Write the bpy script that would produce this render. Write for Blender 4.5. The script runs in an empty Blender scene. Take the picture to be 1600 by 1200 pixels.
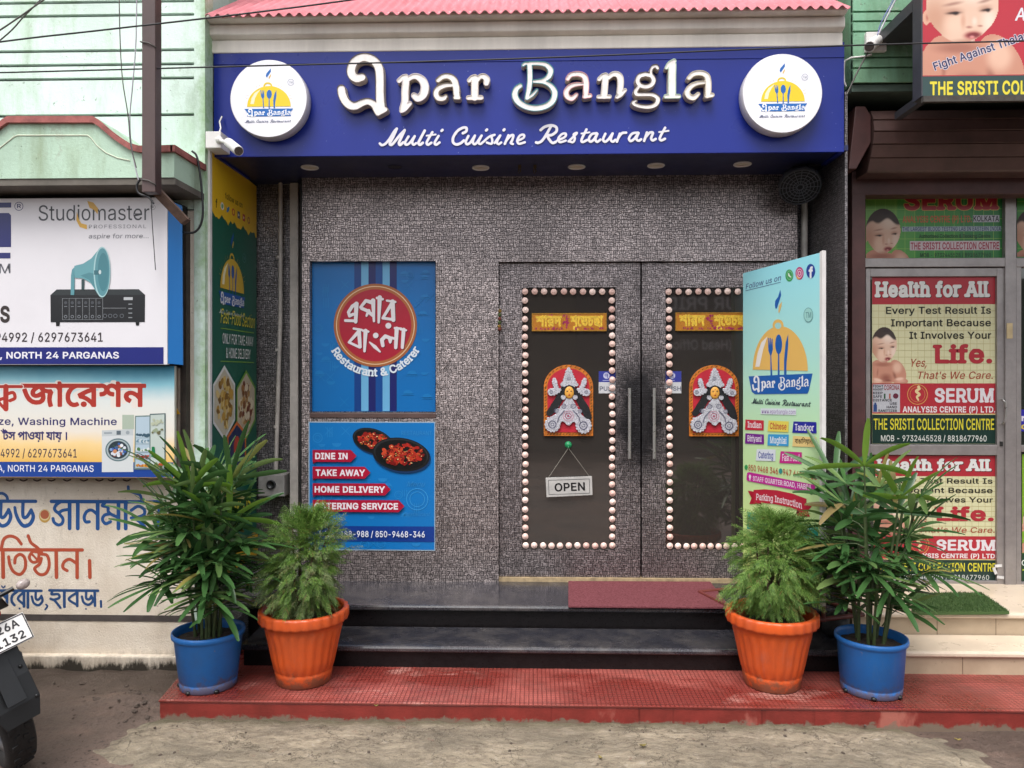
import bpy, bmesh, math, random
import numpy as np
from math import radians, sin, cos, pi, sqrt
from mathutils import Vector, Matrix
from mathutils.geometry import tessellate_polygon

SC = bpy.context.scene
COL = SC.collection
random.seed(7)
rng = np.random.default_rng(7)

# ------------------------------------------------------------------ camera
F, CX, HV, TH, H = 1180.0, 800.0, 585.0, radians(1.62), 1.67
cam = bpy.data.cameras.new('camera')
cam.sensor_fit = 'HORIZONTAL'; cam.sensor_width = 36.0
cam.lens = F / 1600.0 * 36.0
cam.shift_y = -15.0 / 1600.0
cam.clip_start = 0.05; cam.clip_end = 500
cam_ob = bpy.data.objects.new('camera', cam); COL.objects.link(cam_ob)
cam_ob.location = (0, 0, H); cam_ob.rotation_euler = (radians(90), 0, TH)
SC.camera = cam_ob

# ------------------------------------------------------------------ light
SUN_EL, SUN_AZ = radians(62), radians(200)
w = bpy.data.worlds.new('World'); SC.world = w; w.use_nodes = True
nt = w.node_tree; nt.nodes.clear()
sky = nt.nodes.new('ShaderNodeTexSky'); sky.sky_type = 'NISHITA'; sky.sun_disc = False
sky.sun_elevation = SUN_EL; sky.sun_rotation = SUN_AZ
sky.air_density = 1.0; sky.dust_density = 4.0; sky.ozone_density = 1.0
hs = nt.nodes.new('ShaderNodeHueSaturation'); hs.inputs['Saturation'].default_value = 0.26   # overcast: almost white sky
bg = nt.nodes.new('ShaderNodeBackground'); bg.inputs['Strength'].default_value = 0.15
wo = nt.nodes.new('ShaderNodeOutputWorld')
nt.links.new(sky.outputs[0], hs.inputs['Color']); nt.links.new(hs.outputs[0], bg.inputs[0]); nt.links.new(bg.outputs[0], wo.inputs[0])
sun = bpy.data.lights.new('sun', 'SUN'); sun.energy = 1.05; sun.angle = radians(35); sun.color = (1, .985, .965)
sun_ob = bpy.data.objects.new('sun', sun); COL.objects.link(sun_ob)
# sun stands behind the camera, a little to its left, so light falls onto the facade
sd = Vector((0.28 * cos(SUN_EL) / 1.04, cos(SUN_EL), -sin(SUN_EL)))
sun_ob.rotation_euler = sd.to_track_quat('-Z', 'Y').to_euler()
sun_ob.location = (0, -4, 12)
SC.view_settings.view_transform = 'Standard'; SC.view_settings.look = 'None'
SC.view_settings.exposure = 1.03; SC.view_settings.gamma = 1.0
SC.render.engine = 'CYCLES'
SC.cycles.max_bounces = 8; SC.cycles.use_denoising = True

# outlines of the letters used on the signs (drawn at 500 units to the em)
GLYPHS = """
A 240 8,0,101,254,138,254,231,0,198,0,122,219,116,239,123,239,111,201,43,0|55,71,55,99,185,99,185,71
B 228 30,0,30,254,137,253,164,245,184,230,190,221,198,199,197,168,184,148,157,133,157,131,174,127,189,117,205,92,209,68,208,56,200,33,193,24,172,9,142,1|62,29,122,29,154,34,165,40,176,58,178,68,175,85,160,104,144,113,124,115,62,115|62,143,119,143,136,145,157,157,167,178,167,197,163,206,147,221,120,226,62,226
C 255 134,-3,113,-2,93,4,75,12,59,25,46,40,35,58,27,78,22,101,20,127,22,153,27,176,35,197,46,215,59,230,75,242,93,251,113,256,134,258,158,255,191,242,210,228,224,209,236,174,204,174,195,197,179,214,158,224,134,228,105,223,92,216,71,196,62,182,53,148,53,107,57,88,71,59,80,47,105,32,119,28,142,27,165,33,185,45,199,64,204,80,236,80,224,45,201,19,170,2
D 251 109,0,48,0,48,29,127,30,159,40,182,61,189,75,195,90,200,128,198,147,190,180,172,205,145,221,110,226,47,226,47,254,136,253,157,248,176,239,192,228,206,213,217,196,225,175,231,128,224,80,217,59,206,42,192,27,175,15,156,7,134,2|62,254,62,0,30,0,30,254
E 209 30,0,30,254,186,254,186,226,62,226,62,143,178,143,178,114,62,114,62,29,188,29,188,0
F 205 30,0,30,254,185,254,185,226,62,226,62,139,173,139,173,111,62,111,62,0
G 260 134,-3,113,-2,93,4,75,13,59,25,45,40,35,58,27,78,20,127,27,176,35,197,45,215,59,230,74,242,92,251,112,256,132,258,158,255,192,242,210,227,225,208,237,174,204,174,194,197,178,213,158,224,141,227,118,227,92,216,70,196,62,182,53,148,53,107,57,88,71,59,92,38,119,28,148,27,161,31,183,43,198,62,203,74,207,101,217,100,141,100,141,128,239,128,239,100,233,62,215,31,188,9,172,2
H 258 30,0,30,254,62,254,62,144,196,144,196,254,228,254,228,0,196,0,196,116,62,116,62,0
I 150 16,0,16,29,59,29,59,226,16,226,16,254,135,254,135,226,91,226,91,29,135,29,135,0
J 198 93,-3,71,-1,53,5,38,16,26,31,19,50,17,73,17,86,49,86,50,58,61,37,70,30,93,25,105,26,124,37,135,58,136,254,168,254,168,73,166,50,159,31,147,16,132,5,113,-1
K 233 52,73,52,108,87,152,182,254,224,254|30,0,30,254,62,254,62,167,62,0|186,0,94,130,114,155,224,0
L 196 30,0,30,254,62,254,62,29,181,29,181,0
M 314 30,0,30,254,76,254,140,89,161,24,154,24,171,79,238,254,284,254,284,0,252,0,253,221,253,229,256,229,232,155,171,0,143,0,83,150,56,229,59,229,60,201,61,0
N 262 30,0,30,254,68,254,181,75,207,27,202,27,200,79,199,254,232,254,232,0,193,0,84,173,54,226,60,227,62,150,62,0
O 267 133,-3,112,-2,93,4,75,12,59,25,46,40,35,58,27,78,22,101,20,127,22,153,27,176,35,197,46,215,59,230,75,242,93,251,112,256,133,258,155,256,174,251,192,242,208,230,221,215,232,197,240,176,245,153,247,127,245,101,240,78,232,58,221,40,208,25,192,12,174,4,155,-2|133,26,162,32,175,38,196,58,210,88,215,127,210,166,196,196,175,216,162,223,133,228,119,227,92,216,71,196,57,166,52,127,57,88,71,58,92,38,105,32
P 222 30,0,30,254,136,253,166,244,187,226,195,215,203,189,203,159,195,133,187,121,166,104,152,98,118,93,55,93,55,121,116,121,139,124,149,128,162,139,172,164,172,184,167,201,156,214,148,219,129,225,62,226,62,0
Q 267 123,80,156,80,234,-24,200,-24|133,-3,112,-2,93,4,75,12,59,25,46,40,35,58,27,78,22,101,20,127,22,153,27,176,35,197,46,215,59,230,75,242,93,251,112,256,133,258,155,256,174,251,192,242,208,230,221,215,232,197,240,176,245,153,247,127,245,101,240,78,232,58,221,40,208,25,192,12,174,4,155,-2|133,26,162,32,175,38,196,58,210,88,215,127,210,166,196,196,175,216,162,223,133,228,119,227,92,216,71,196,57,166,52,127,57,88,71,58,92,38,105,32
R 224 30,0,30,254,136,253,167,244,188,227,195,217,204,191,204,161,195,136,188,125,166,109,152,103,118,99,48,99,48,128,117,128,140,130,149,133,162,143,172,167,172,186,167,202,156,215,149,220,129,225,62,226,62,0|177,0,115,115,151,115,214,0
S 223 112,-4,78,0,51,11,41,20,25,42,19,68,52,68,57,51,75,33,102,25,123,25,151,34,165,46,172,61,170,84,161,94,148,102,72,126,56,135,43,145,34,156,28,170,26,186,31,213,37,224,57,242,83,254,97,257,130,257,158,249,180,234,195,213,200,189,169,189,160,211,151,219,127,228,102,229,84,224,64,209,58,188,61,173,71,162,85,154,148,135,179,119,197,99,201,90,204,69,199,43,193,32,174,13,147,0
T 224 16,226,16,254,208,254,208,226,128,226,128,0,96,0,96,226
U 259 129,-4,93,1,63,17,52,27,36,54,30,87,30,254,62,254,62,89,66,66,77,48,94,34,104,29,129,26,143,27,165,34,182,48,193,66,196,89,196,254,229,254,229,87,223,54,207,27,182,8,166,1
V 240 102,0,8,254,42,254,113,53,124,15,117,15,142,94,197,254,231,254,139,0
W 343 78,0,8,254,41,254,84,90,98,20,95,20,104,64,153,254,190,254,245,38,249,20,244,20,253,64,302,254,335,254,265,0,228,0,181,172,168,237,175,237,165,185,115,0
X 237 9,0,109,142,109,118,15,254,52,254,102,181,122,146,116,146,129,170,187,254,223,254,129,119,129,143,228,0,191,0,134,83,115,116,122,116,110,93,46,0
Y 236 102,0,102,104,8,254,46,254,116,137,125,115,112,115,130,155,191,254,228,254,134,104,134,0
Z 219 21,0,21,23,153,215,170,238,174,227,20,226,20,254,198,254,198,231,67,40,49,17,45,27,200,29,200,0
a 195 80,-4,47,2,30,14,19,32,15,54,22,80,39,97,63,105,123,114,135,120,138,127,136,142,125,158,106,165,82,164,63,154,50,137,20,146,32,165,48,179,66,188,104,192,128,187,143,180,161,160,165,150,168,126,168,0,138,0,138,26,136,26,126,12,115,4,100,-2|85,23,106,26,121,34,132,47,137,61,138,95,125,90,95,85,61,77,52,70,47,59,46,46,55,32,65,26
b 212 115,-4,86,2,74,11,59,29,56,29,56,0,26,0,26,254,57,254,57,160,79,182,94,190,115,192,130,191,156,180,168,171,185,146,194,113,194,75,191,58,177,29,157,8,144,1|110,23,131,28,147,40,158,58,164,95,158,131,147,149,131,161,110,165,89,161,73,149,62,131,56,95,63,58,73,39,89,27
c 198 104,-4,72,1,58,8,36,29,22,58,17,94,18,113,28,146,46,171,72,187,104,192,138,186,153,178,165,167,174,154,181,138,151,131,145,145,135,155,121,162,104,165,92,164,73,155,65,148,54,129,49,106,49,81,59,49,73,33,81,28,104,23,121,26,135,33,146,44,152,59,181,51,171,28,153,11,130,0
d 212 98,-4,68,1,56,8,35,29,22,58,18,75,18,113,27,146,35,160,56,180,69,187,98,192,126,186,139,178,155,160,155,254,186,254,186,0,156,0,156,29,153,29,139,11,126,2|102,23,123,27,139,39,150,58,156,95,150,131,139,149,123,161,102,165,81,161,65,149,54,131,48,95,54,58,65,40,81,28
e 202 106,-4,73,1,58,8,36,29,22,58,18,75,18,112,28,145,46,170,71,187,86,191,113,192,142,183,167,162,179,141,182,128,186,85,37,85,37,110,169,110,155,101,149,134,138,151,131,157,113,164,92,164,82,161,73,157,59,143,49,116,48,89,51,64,61,44,76,31,95,24,114,23,127,26,138,32,147,41,153,53,182,45,174,27,151,7,130,-1
f 127 114,190,114,164,3,164,3,190|40,0,40,216,44,235,53,250,76,262,94,265,119,261,121,260,114,234,97,237,82,234,77,230,72,218,71,0
g 213 103,-75,78,-73,57,-66,41,-55,25,-35,51,-20,65,-37,85,-47,103,-49,130,-44,141,-38,149,-29,154,-17,156,34,153,34,139,16,118,5,97,2,69,7,45,22,35,32,22,60,18,77,18,114,22,131,35,160,56,180,69,187,98,192,127,186,139,178,154,159,157,159,157,190,186,190,186,-4,181,-33,175,-45,157,-62,132,-72|102,30,123,33,139,44,145,51,153,71,156,96,150,132,139,150,123,161,102,165,81,161,65,149,54,131,48,96,54,61,65,44,81,33
h 205 57,113,57,0,26,0,26,254,57,254,57,144,51,144,66,172,76,181,87,187,114,192,137,189,157,178,170,160,175,149,179,120,179,0,148,0,148,118,143,143,136,152,117,163,96,164,80,159,63,141
i 83 26,0,26,190,57,190,57,0|42,221,27,227,21,242,27,256,42,262,57,256,63,242,57,227
j 83 26,190,57,190,57,-15,54,-36,46,-53,32,-65,13,-71,-5,-71,-5,-43,15,-40,20,-36,26,-23|42,221,27,227,20,242,27,256,42,262,57,256,63,242,57,227
k 190 55,68,55,106,60,106,142,190,180,190,92,100,89,100|26,0,26,254,57,254,57,0|147,0,74,93,96,114,186,0
l 95 70,-1,56,0,37,10,31,19,26,42,26,254,57,254,57,49,60,31,67,27,85,27,90,1
m 305 26,0,26,190,56,190,56,148,54,148,61,166,72,179,86,188,110,193,123,192,144,180,151,171,160,147,156,147,163,164,182,183,208,192,239,190,257,180,270,164,275,154,278,128,278,0,248,0,247,139,243,149,236,156,219,164,209,165,187,160,177,151,170,139,168,124,168,0,137,0,136,140,126,156,110,164,92,165,79,160,63,145,58,129,57,0
n 205 57,113,57,0,26,0,26,190,56,190,56,144,51,144,66,172,76,181,87,187,114,192,137,189,156,178,170,160,175,149,179,120,179,0,148,0,148,118,143,143,136,152,117,163,96,164,80,159,63,141
o 208 104,-4,72,1,58,8,36,29,22,58,17,94,22,130,36,159,58,180,72,187,104,192,136,187,149,180,171,159,186,130,191,94,186,58,180,43,161,17,136,1|104,23,126,28,143,40,154,59,160,94,154,129,143,148,126,161,104,165,81,161,65,148,54,129,48,94,54,59,65,40,81,28
p 212 26,-71,26,190,56,190,56,160,59,160,73,178,94,190,115,192,144,187,168,171,177,160,191,131,194,113,194,75,191,58,185,42,168,17,144,1,130,-3,104,-3,79,6,57,29,57,-71|110,23,131,28,147,40,158,58,164,95,158,131,147,149,131,161,110,165,89,161,73,149,62,131,56,95,63,58,73,39,89,27
q 212 186,-71,155,-71,155,29,139,11,118,-1,98,-4,68,1,44,17,27,42,22,58,17,94,18,113,27,146,35,160,56,180,83,191,98,192,118,190,139,178,153,160,156,160,156,190,186,190|102,23,123,27,139,39,150,58,156,95,150,131,139,149,123,161,102,165,81,161,65,149,54,131,48,95,54,58,65,40,81,28
r 130 26,0,26,190,56,190,56,160,58,160,68,177,85,188,96,191,122,192,122,161,103,163,87,160,73,153,63,142,57,118,57,0
s 182 91,-4,56,2,38,12,25,27,18,47,47,53,55,36,62,30,70,26,91,23,113,26,122,31,133,44,133,58,127,68,115,75,59,90,46,96,36,104,25,124,24,147,27,157,39,173,58,185,69,189,94,192,117,190,136,182,149,170,162,145,134,139,127,152,114,163,105,165,83,165,74,163,59,153,54,139,58,126,76,114,131,100,143,93,160,76,166,53,161,33,156,24,140,9,118,-1
t 114 102,190,102,164,3,164,3,190|32,236,63,236,63,49,65,35,72,27,78,26,101,27,107,1,84,-2,56,4,46,11,38,20,34,32
u 205 91,-3,68,1,48,12,35,29,30,41,26,69,26,190,57,190,57,72,62,47,77,31,88,26,109,26,131,36,145,57,148,76,148,190,179,190,179,0,149,0,149,46,154,46,147,30,129,8,117,2
v 195 81,0,9,190,42,190,87,66,103,10,92,10,108,66,152,190,186,190,113,0
w 284 69,0,11,190,44,190,80,54,88,21,82,21,96,81,126,190,158,190,194,53,201,21,196,21,206,68,240,190,272,190,215,0,184,0,138,169,145,169,99,0
x 189 10,0,86,109,86,86,14,190,50,190,104,103,88,103,141,190,176,190,104,84,104,107,179,0,143,0,86,91,102,91,46,0
y 195 24,-69,31,-43,47,-45,61,-41,72,-26,81,-1,9,190,42,190,87,66,103,10,92,10,95,21,108,66,153,190,186,190,98,-38,83,-59,70,-68,46,-73
z 190 21,0,21,23,127,160,24,161,24,190,166,190,166,165,63,28,169,28,169,0
0 227 113,-3,95,-2,79,3,65,12,53,24,34,57,29,77,24,127,29,177,35,197,53,230,65,242,79,251,95,256,113,258,131,256,147,251,161,242,174,230,192,197,198,177,203,127,198,77,192,57,174,24,162,12,147,3,131,-2|113,25,136,30,153,46,165,72,169,88,172,127,169,166,165,182,153,208,136,224,113,230,91,224,73,208,62,182,58,166,55,127,58,88,62,72,73,46,91,30
1 227 38,0,38,27,195,27,195,0|138,254,138,0,106,0,105,224,43,179,43,213,99,254
2 227 32,0,32,24,141,141,155,163,160,186,157,202,149,215,137,224,121,229,94,227,79,219,66,199,64,181,33,181,34,196,37,209,51,232,72,248,84,253,98,257,127,257,153,248,173,233,186,211,189,199,190,177,181,150,159,118,76,28,195,28,195,0
3 227 109,-3,94,-2,66,5,44,19,28,40,22,66,55,66,63,44,83,30,109,25,129,27,152,40,161,54,164,81,153,105,137,117,127,121,78,124,78,150,144,226,35,226,35,254,186,254,186,230,106,139,106,144,140,143,154,138,177,122,185,111,195,86,195,58,191,45,177,22,154,6,125,-2
4 227 20,53,20,79,123,254,155,254,54,83,207,81,207,53|141,0,141,159,171,159,171,0
5 227 111,-3,82,1,59,12,41,30,35,41,30,65,61,65,69,44,80,34,94,27,120,26,146,38,157,52,163,71,163,92,157,111,137,131,119,138,100,138,76,131,64,123,34,126,48,254,183,254,183,226,75,226,67,151,89,162,106,166,126,166,147,160,165,150,179,134,189,116,195,94,194,66,191,51,176,26,154,8,141,1
6 227 113,-3,84,1,71,7,50,25,36,51,33,65,33,93,40,119,56,151,126,254,161,254,75,131,73,131,75,135,87,148,104,155,117,157,132,156,158,147,178,131,185,120,193,94,193,63,190,49,176,25,155,7,142,1|113,24,131,27,146,37,161,59,164,79,161,98,152,114,131,130,113,133,95,130,74,114,65,99,62,79,65,59,80,37,95,27
7 227 48,0,162,226,31,226,31,254,195,254,195,224,82,0
8 227 113,-3,82,1,56,13,37,31,31,42,26,68,29,88,37,106,58,126,76,132,55,145,40,165,35,190,40,214,53,234,73,249,85,254,113,258,141,254,153,249,173,234,186,214,191,190,186,165,171,145,150,132,168,126,189,106,197,88,200,68,195,42,189,31,171,13,145,1|113,25,134,27,150,34,165,53,168,69,165,87,156,101,133,115,113,118,93,115,70,101,61,87,58,69,61,53,76,34,92,27|113,145,130,147,149,159,157,172,160,188,157,203,149,216,130,228,113,230,96,228,77,216,69,203,66,188,69,172,77,159,96,147
9 227 113,258,142,253,155,247,176,229,190,204,193,189,194,161,186,135,170,103,100,0,65,0,151,124,154,124,151,119,139,107,122,99,109,97,94,98,69,107,58,114,41,134,33,161,33,191,36,205,50,230,71,247,84,253|113,230,95,227,80,218,66,195,63,176,66,156,74,140,95,125,113,122,131,125,146,134,161,156,164,175,161,195,146,218,131,227
/ 125 117,266,36,-38,7,-38,89,266
- 227 168,122,168,94,57,94,57,122
. 94 48,-2,31,4,25,20,31,37,48,43,64,37,71,20,64,4
, 94 19,-60,34,36,68,36,42,-60
& 224 98,-3,68,1,44,13,35,21,21,42,17,67,20,86,35,110,115,173,127,187,131,202,127,217,117,227,101,230,84,227,73,216,68,199,73,182,90,157,219,0,182,0,54,155,40,181,38,199,41,220,51,237,67,249,77,253,100,257,123,253,133,249,148,237,158,221,162,202,158,181,146,162,68,101,55,87,49,73,49,58,55,44,65,33,79,26,96,23,116,26,135,34,151,48,163,65,172,87,174,112,204,112,201,83,194,62,185,46,166,23,158,15,136,3
( 137 45,103,47,142,55,182,73,239,88,270,118,270,102,233,90,195,78,138,76,103,80,57,94,8,118,-48,88,-48,75,-23,64,2,49,53
) 137 19,-48,49,26,57,58,61,103,59,138,52,176,41,214,27,252,19,270,48,270,64,239,77,202,86,162,92,103,87,52,81,27,61,-24,48,-48
' 103 39,159,35,254,68,254,64,159
® 231 116,59,102,60,77,67,46,88,24,120,20,132,16,158,17,172,24,197,46,229,77,250,90,254,116,258,142,254,154,250,186,229,207,197,214,172,215,158,212,132,207,120,186,88,154,67,129,60|116,83,142,88,164,101,181,121,187,132,191,158,187,185,181,196,164,216,142,229,116,234,90,229,78,224,58,207,45,185,40,158,45,132,58,110,78,93,90,88|137,113,114,156,137,156,159,113|81,113,81,204,131,204,144,199,151,191,155,181,154,163,143,150,130,144,93,144,93,159,122,160,129,163,133,170,133,180,129,186,120,189,101,189,101,113
: 94 48,-2,31,4,25,20,31,37,48,43,64,37,71,20,64,4|48,135,31,142,25,158,31,174,48,181,64,174,71,158,64,142
শ 256 260,235,260,209,220,209,220,0,191,0,192,210,191,260,211,260,220,235|137,238,164,232,179,223,192,209,202,193,201,153,183,184,173,195,150,209,128,210,114,202,105,188,106,169,117,153,127,148,156,143,154,114,124,119,103,130,89,147,82,168,82,192,85,203,95,220,110,232|29,238,50,235,68,227,83,211,88,201,92,174,84,145,70,129,61,122,36,115,20,114,18,143,40,145,55,152,64,161,69,177,64,195,59,202,41,209,29,210,0,206,-3,235
া 101 104,235,104,209,65,209,65,0,36,0,36,178,22,199,8,208,-4,209,-4,235,8,235,27,225,37,212,36,260,56,260,64,235
র 226 229,235,229,209,190,209,190,0,160,0,142,29,115,54,84,74,48,88,29,92,14,128,89,168,169,198,160,182,160,209,-4,209,-4,235|160,179,168,169,108,146,49,115,93,100,122,82,148,60,166,33,162,33,161,57|70,-2,54,4,47,20,54,36,70,42,86,36,93,20,86,4
দ 228 232,235,232,209,60,209,60,96,55,103,89,135,131,162,163,177,180,184,204,160,190,126,185,88,187,42,198,4,169,-3,156,55,155,94,163,138,171,155,176,153,120,123,94,103,53,66,31,81,31,209,-4,209,-4,235
ভ 273 160,16,144,17,114,24,99,31,73,51,61,64,39,100,29,122,11,176,40,184,49,152,71,103,83,85,110,59,141,47,172,46,193,52,202,58,215,72,222,91,222,115,217,133,205,151,223,180,239,153,248,127,251,101,247,71,233,46,210,27,195,21|145,107,118,113,100,128,94,152,97,169,103,184,133,175,126,154,131,139,146,134,162,137,179,149,199,176,223,180,220,160,199,131,175,114|277,235,277,209,-4,209,-4,235
চ 215 218,235,218,209,65,209,64,173,67,54,72,44,84,37,112,40,136,55,155,77,163,94,165,119,163,125,154,130,117,133,89,143,73,154,61,169,65,202,81,179,95,169,113,162,170,157,184,149,192,138,195,124,194,101,185,72,177,58,157,36,126,16,103,10,81,10,60,16,46,29,40,41,36,60,36,209,-4,209,-4,235
ছ 260 233,117,229,92,225,82,204,58,186,47,154,38,144,37,136,45,203,29,259,4,246,-19,206,0,165,15,122,26,54,36,58,63,110,58,149,61,177,73,194,89,203,108,202,130,198,140,181,154,170,157,145,157,141,182,174,182,186,180,205,171,218,159,227,145|86,82,57,88,47,94,38,109,34,136,34,212,64,212,64,130,67,119,74,111,99,109,124,119,139,134,142,145,139,153,132,155,95,159,75,168,59,182,64,206,77,193,95,185,145,181,161,169,170,154,169,135,165,124,151,105,129,91,116,86|-4,209,-4,235,264,235,264,209
ও 279 193,238,211,236,226,232,238,223,247,212,252,199,253,171,250,160,238,141,219,125,182,107,170,134,199,146,217,162,222,171,223,191,216,204,202,210,184,211,159,203,139,190,126,171,126,162,129,156,146,150,138,121,114,130,100,144,95,163,98,180,116,206,134,220,167,235|258,85,255,66,247,49,234,35,217,24,196,18,154,17,121,25,106,33,77,56,64,71,40,110,29,134,11,192,39,200,61,137,86,91,100,74,116,61,133,52,152,46,172,45,200,49,220,63,225,73,227,86,226,96,217,111,193,128,223,141,233,135,249,118,254,108
য 237 241,235,241,209,201,209,201,0,172,0,137,37,108,56,74,71,32,80,18,115,43,130,95,157,62,176,18,190,30,216,31,209,-4,209,-4,235|172,209,51,209,43,212,86,194,127,164,129,142,63,110,47,100,43,106,64,102,83,97,115,83,143,65,178,31,173,30,172,53
় 0 -97,-69,-113,-63,-119,-47,-113,-31,-97,-25,-80,-31,-74,-47,-80,-63
স 258 262,235,262,209,222,209,222,0,193,0,193,134,202,110,176,138,165,142,155,139,145,127,106,64,94,54,80,49,64,49,45,56,27,73,13,92,36,106,48,88,58,79,68,77,80,81,93,95,131,156,137,162,150,169,173,167,187,157,203,142,195,141,194,147,193,209,-4,209,-4,235|103,103,95,143,87,161,81,167,55,180,14,187,20,216,76,200,93,191,105,180,113,165,119,135
প 271 275,235,275,209,235,209,235,0,206,0,206,150,214,126,186,164,161,191,138,206,113,210,94,208,77,201,41,168,61,176,79,175,90,171,98,164,107,146,107,121,100,123,124,148,174,195,193,175,86,74,63,95,94,124,81,108,69,99,79,113,82,124,82,136,77,145,61,151,49,149,37,144,8,171,39,206,61,223,85,234,97,237,124,237,137,235,148,230,171,216,192,195,215,167,208,169,207,175,206,260,226,260,235,235
ট 215 218,235,218,209,65,209,65,68,70,47,84,37,102,37,120,44,137,55,150,69,160,86,166,113,163,127,155,135,140,138,120,135,116,162,131,165,165,164,179,157,189,144,196,115,194,100,185,71,177,58,157,36,127,16,115,12,90,9,74,11,60,16,50,24,43,35,36,60,36,209,-4,209,-4,235|150,235,146,252,136,262,119,265,56,266,37,271,23,279,11,291,5,306,2,325,4,345,32,343,31,336,34,310,47,297,70,292,134,290,151,286,163,278,173,261,177,235
জ 347 152,24,137,25,109,32,96,38,71,57,59,70,38,104,11,176,40,184,58,129,80,91,105,66,136,54,170,54,184,58,195,65,203,74,208,86,210,101,208,116,201,136,223,136,201,116,177,102,148,97,130,100,109,113,101,127,98,145,99,157,109,179,132,200,149,209,-4,209,-4,235,351,235,351,209,202,210,167,192,137,169,129,156,127,144,129,132,137,126,146,124,164,127,198,150,231,138,237,112,238,84,230,61,223,50,202,34,188,28|303,78,306,42,316,4,288,-3,277,40,274,84,277,120,286,147,237,154,213,166,203,174,180,206,209,212,224,192,248,179,271,174,305,175,320,148,307,115
ন 229 232,235,232,209,193,209,193,0,164,0,164,92,170,71,152,92,132,111,102,129,82,133,65,130,53,120,50,113,48,104,52,90,63,79,81,70,67,43,40,58,30,68,19,92,17,105,21,127,33,143,58,157,90,159,113,153,144,135,171,107,165,106,164,118,164,209,-4,209,-4,235
এ 287 193,238,212,236,232,229,245,215,251,203,252,0,224,0,219,13,211,23,202,29,189,33,103,26,75,29,56,35,39,46,32,54,21,75,17,105,22,143,51,139,48,119,47,96,52,79,60,68,71,60,84,56,128,56,162,61,185,60,211,52,223,40,223,184,221,195,215,205,195,211,169,205,147,189,132,169,126,149,129,138,143,131,164,132,167,105,142,102,120,107,102,122,98,134,96,148,100,169,117,199,135,216,157,230,181,237
ব 226 229,235,229,209,190,209,190,0,160,0,142,29,115,54,84,74,48,88,29,92,14,128,89,168,169,198,160,182,160,209,-4,209,-4,235|160,179,168,169,108,146,49,115,93,100,122,82,148,60,166,33,162,33,161,57
ং 166 47,119,92,85,119,57,142,27,160,-3,136,-16,105,27,83,52,58,74,28,95|30,184,33,203,42,218,64,233,83,235,102,233,124,218,133,203,136,184,133,165,124,149,102,135,83,132,64,135,42,149,33,165|56,184,57,176,63,164,76,157,83,157,97,160,103,164,107,170,110,184,109,192,103,204,90,210,83,211,76,210,63,203,59,198
ল 277 280,235,280,209,241,209,241,0,212,0,212,127,214,117,202,131,190,140,176,143,161,140,152,129,151,103,127,101,122,119,108,139,88,148,74,149,63,145,52,135,48,120,53,101,68,87,91,76,81,48,58,57,40,71,26,88,21,98,18,109,18,132,26,150,39,164,68,176,91,176,113,169,123,163,140,145,134,145,137,153,149,164,163,170,180,170,195,165,209,156,216,150,213,145,212,209,-4,209,-4,235
ি 101 104,235,104,209,65,209,65,0,36,0,36,209,-4,209,-4,235,31,235,8,266,26,294,46,319,70,336,84,342,118,347,144,345,169,338,205,321,267,277,251,256,204,291,177,307,151,316,110,319,87,312,68,300,53,283,40,262,61,235
ে 131 135,235,135,209,119,206,102,197,84,183,68,164,52,128,48,99,52,68,62,46,77,33,93,27,112,27,132,35,145,12,131,4,108,-2,85,-1,58,11,37,32,29,46,20,79,20,118,24,137,39,171,62,197,90,216,106,223,82,210,-4,209,-4,235
ু 0 -108,-101,-123,-99,-138,-93,-151,-83,-159,-67,-158,-45,-153,-35,-134,-20,-120,-16,-88,-16,-58,-23,-14,-47,34,-82,17,-103,-30,-67,-56,-52,-93,-40,-121,-41,-132,-53,-132,-64,-125,-73,-108,-77,-86,-71,-76,-62,-68,-45,-65,3,-36,3,-38,-42,-44,-60,-54,-78,-70,-92,-81,-97
্ 0 -51,-6,42,-81,26,-101,-70,-31
। 143 73,0,73,235,104,235,104,0
ফ 317 321,235,321,209,49,209,43,212,75,200,114,176,127,164,129,142,47,100,43,107,62,102,109,84,135,69,169,37,168,193,201,192,226,187,250,178,271,165,285,150,297,127,300,109,295,85,285,72,270,63,260,61,226,62,228,89,252,89,265,95,270,106,268,124,262,136,251,146,236,155,198,164,198,0,168,0,134,37,107,56,73,70,32,80,18,115,95,157,62,176,18,190,30,216,31,209,-4,209,-4,235
ক 305 309,235,309,209,186,209,186,0,157,0,139,29,113,54,82,75,65,83,29,92,14,128,87,166,165,196,157,180,157,209,-4,209,-4,235|157,177,165,166,111,146,49,115,93,99,134,71,146,59,162,34,159,33,157,57|288,109,286,93,279,78,267,67,258,63,237,60,214,62,217,89,229,88,248,91,253,95,258,106,256,125,250,136,239,146,224,155,181,166,182,194,219,186,250,171,263,161,282,138
হ 201 92,189,126,185,151,172,167,154,172,144,176,123,173,104,166,87,154,74,137,63,116,57,89,53,93,58,129,44,167,23,204,-4,187,-24,144,6,106,28,65,45,17,58,23,84,49,79,78,77,109,80,129,88,140,100,145,114,144,133,139,144,131,152,120,158,93,163,67,158,60,152,56,145,58,128,31,122,26,145,27,154,35,169,58,184|66,176,64,184,55,197,48,203,28,210,37,227,67,217,85,204,91,196,96,177|204,235,204,209,-4,209,-4,235
ড 269 273,235,273,209,135,209,135,134,141,122,149,120,164,124,181,139,200,164,223,167,237,143,245,118,248,93,247,77,238,50,230,38,207,20,176,10,142,10,111,18,84,34,60,60,38,97,28,120,11,176,40,184,59,123,70,99,94,64,107,52,122,44,156,38,175,40,191,45,203,53,212,64,218,77,220,92,217,112,211,129,202,141,220,148,205,126,181,103,157,92,133,94,116,105,107,124,106,209,-4,209,-4,235
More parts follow.
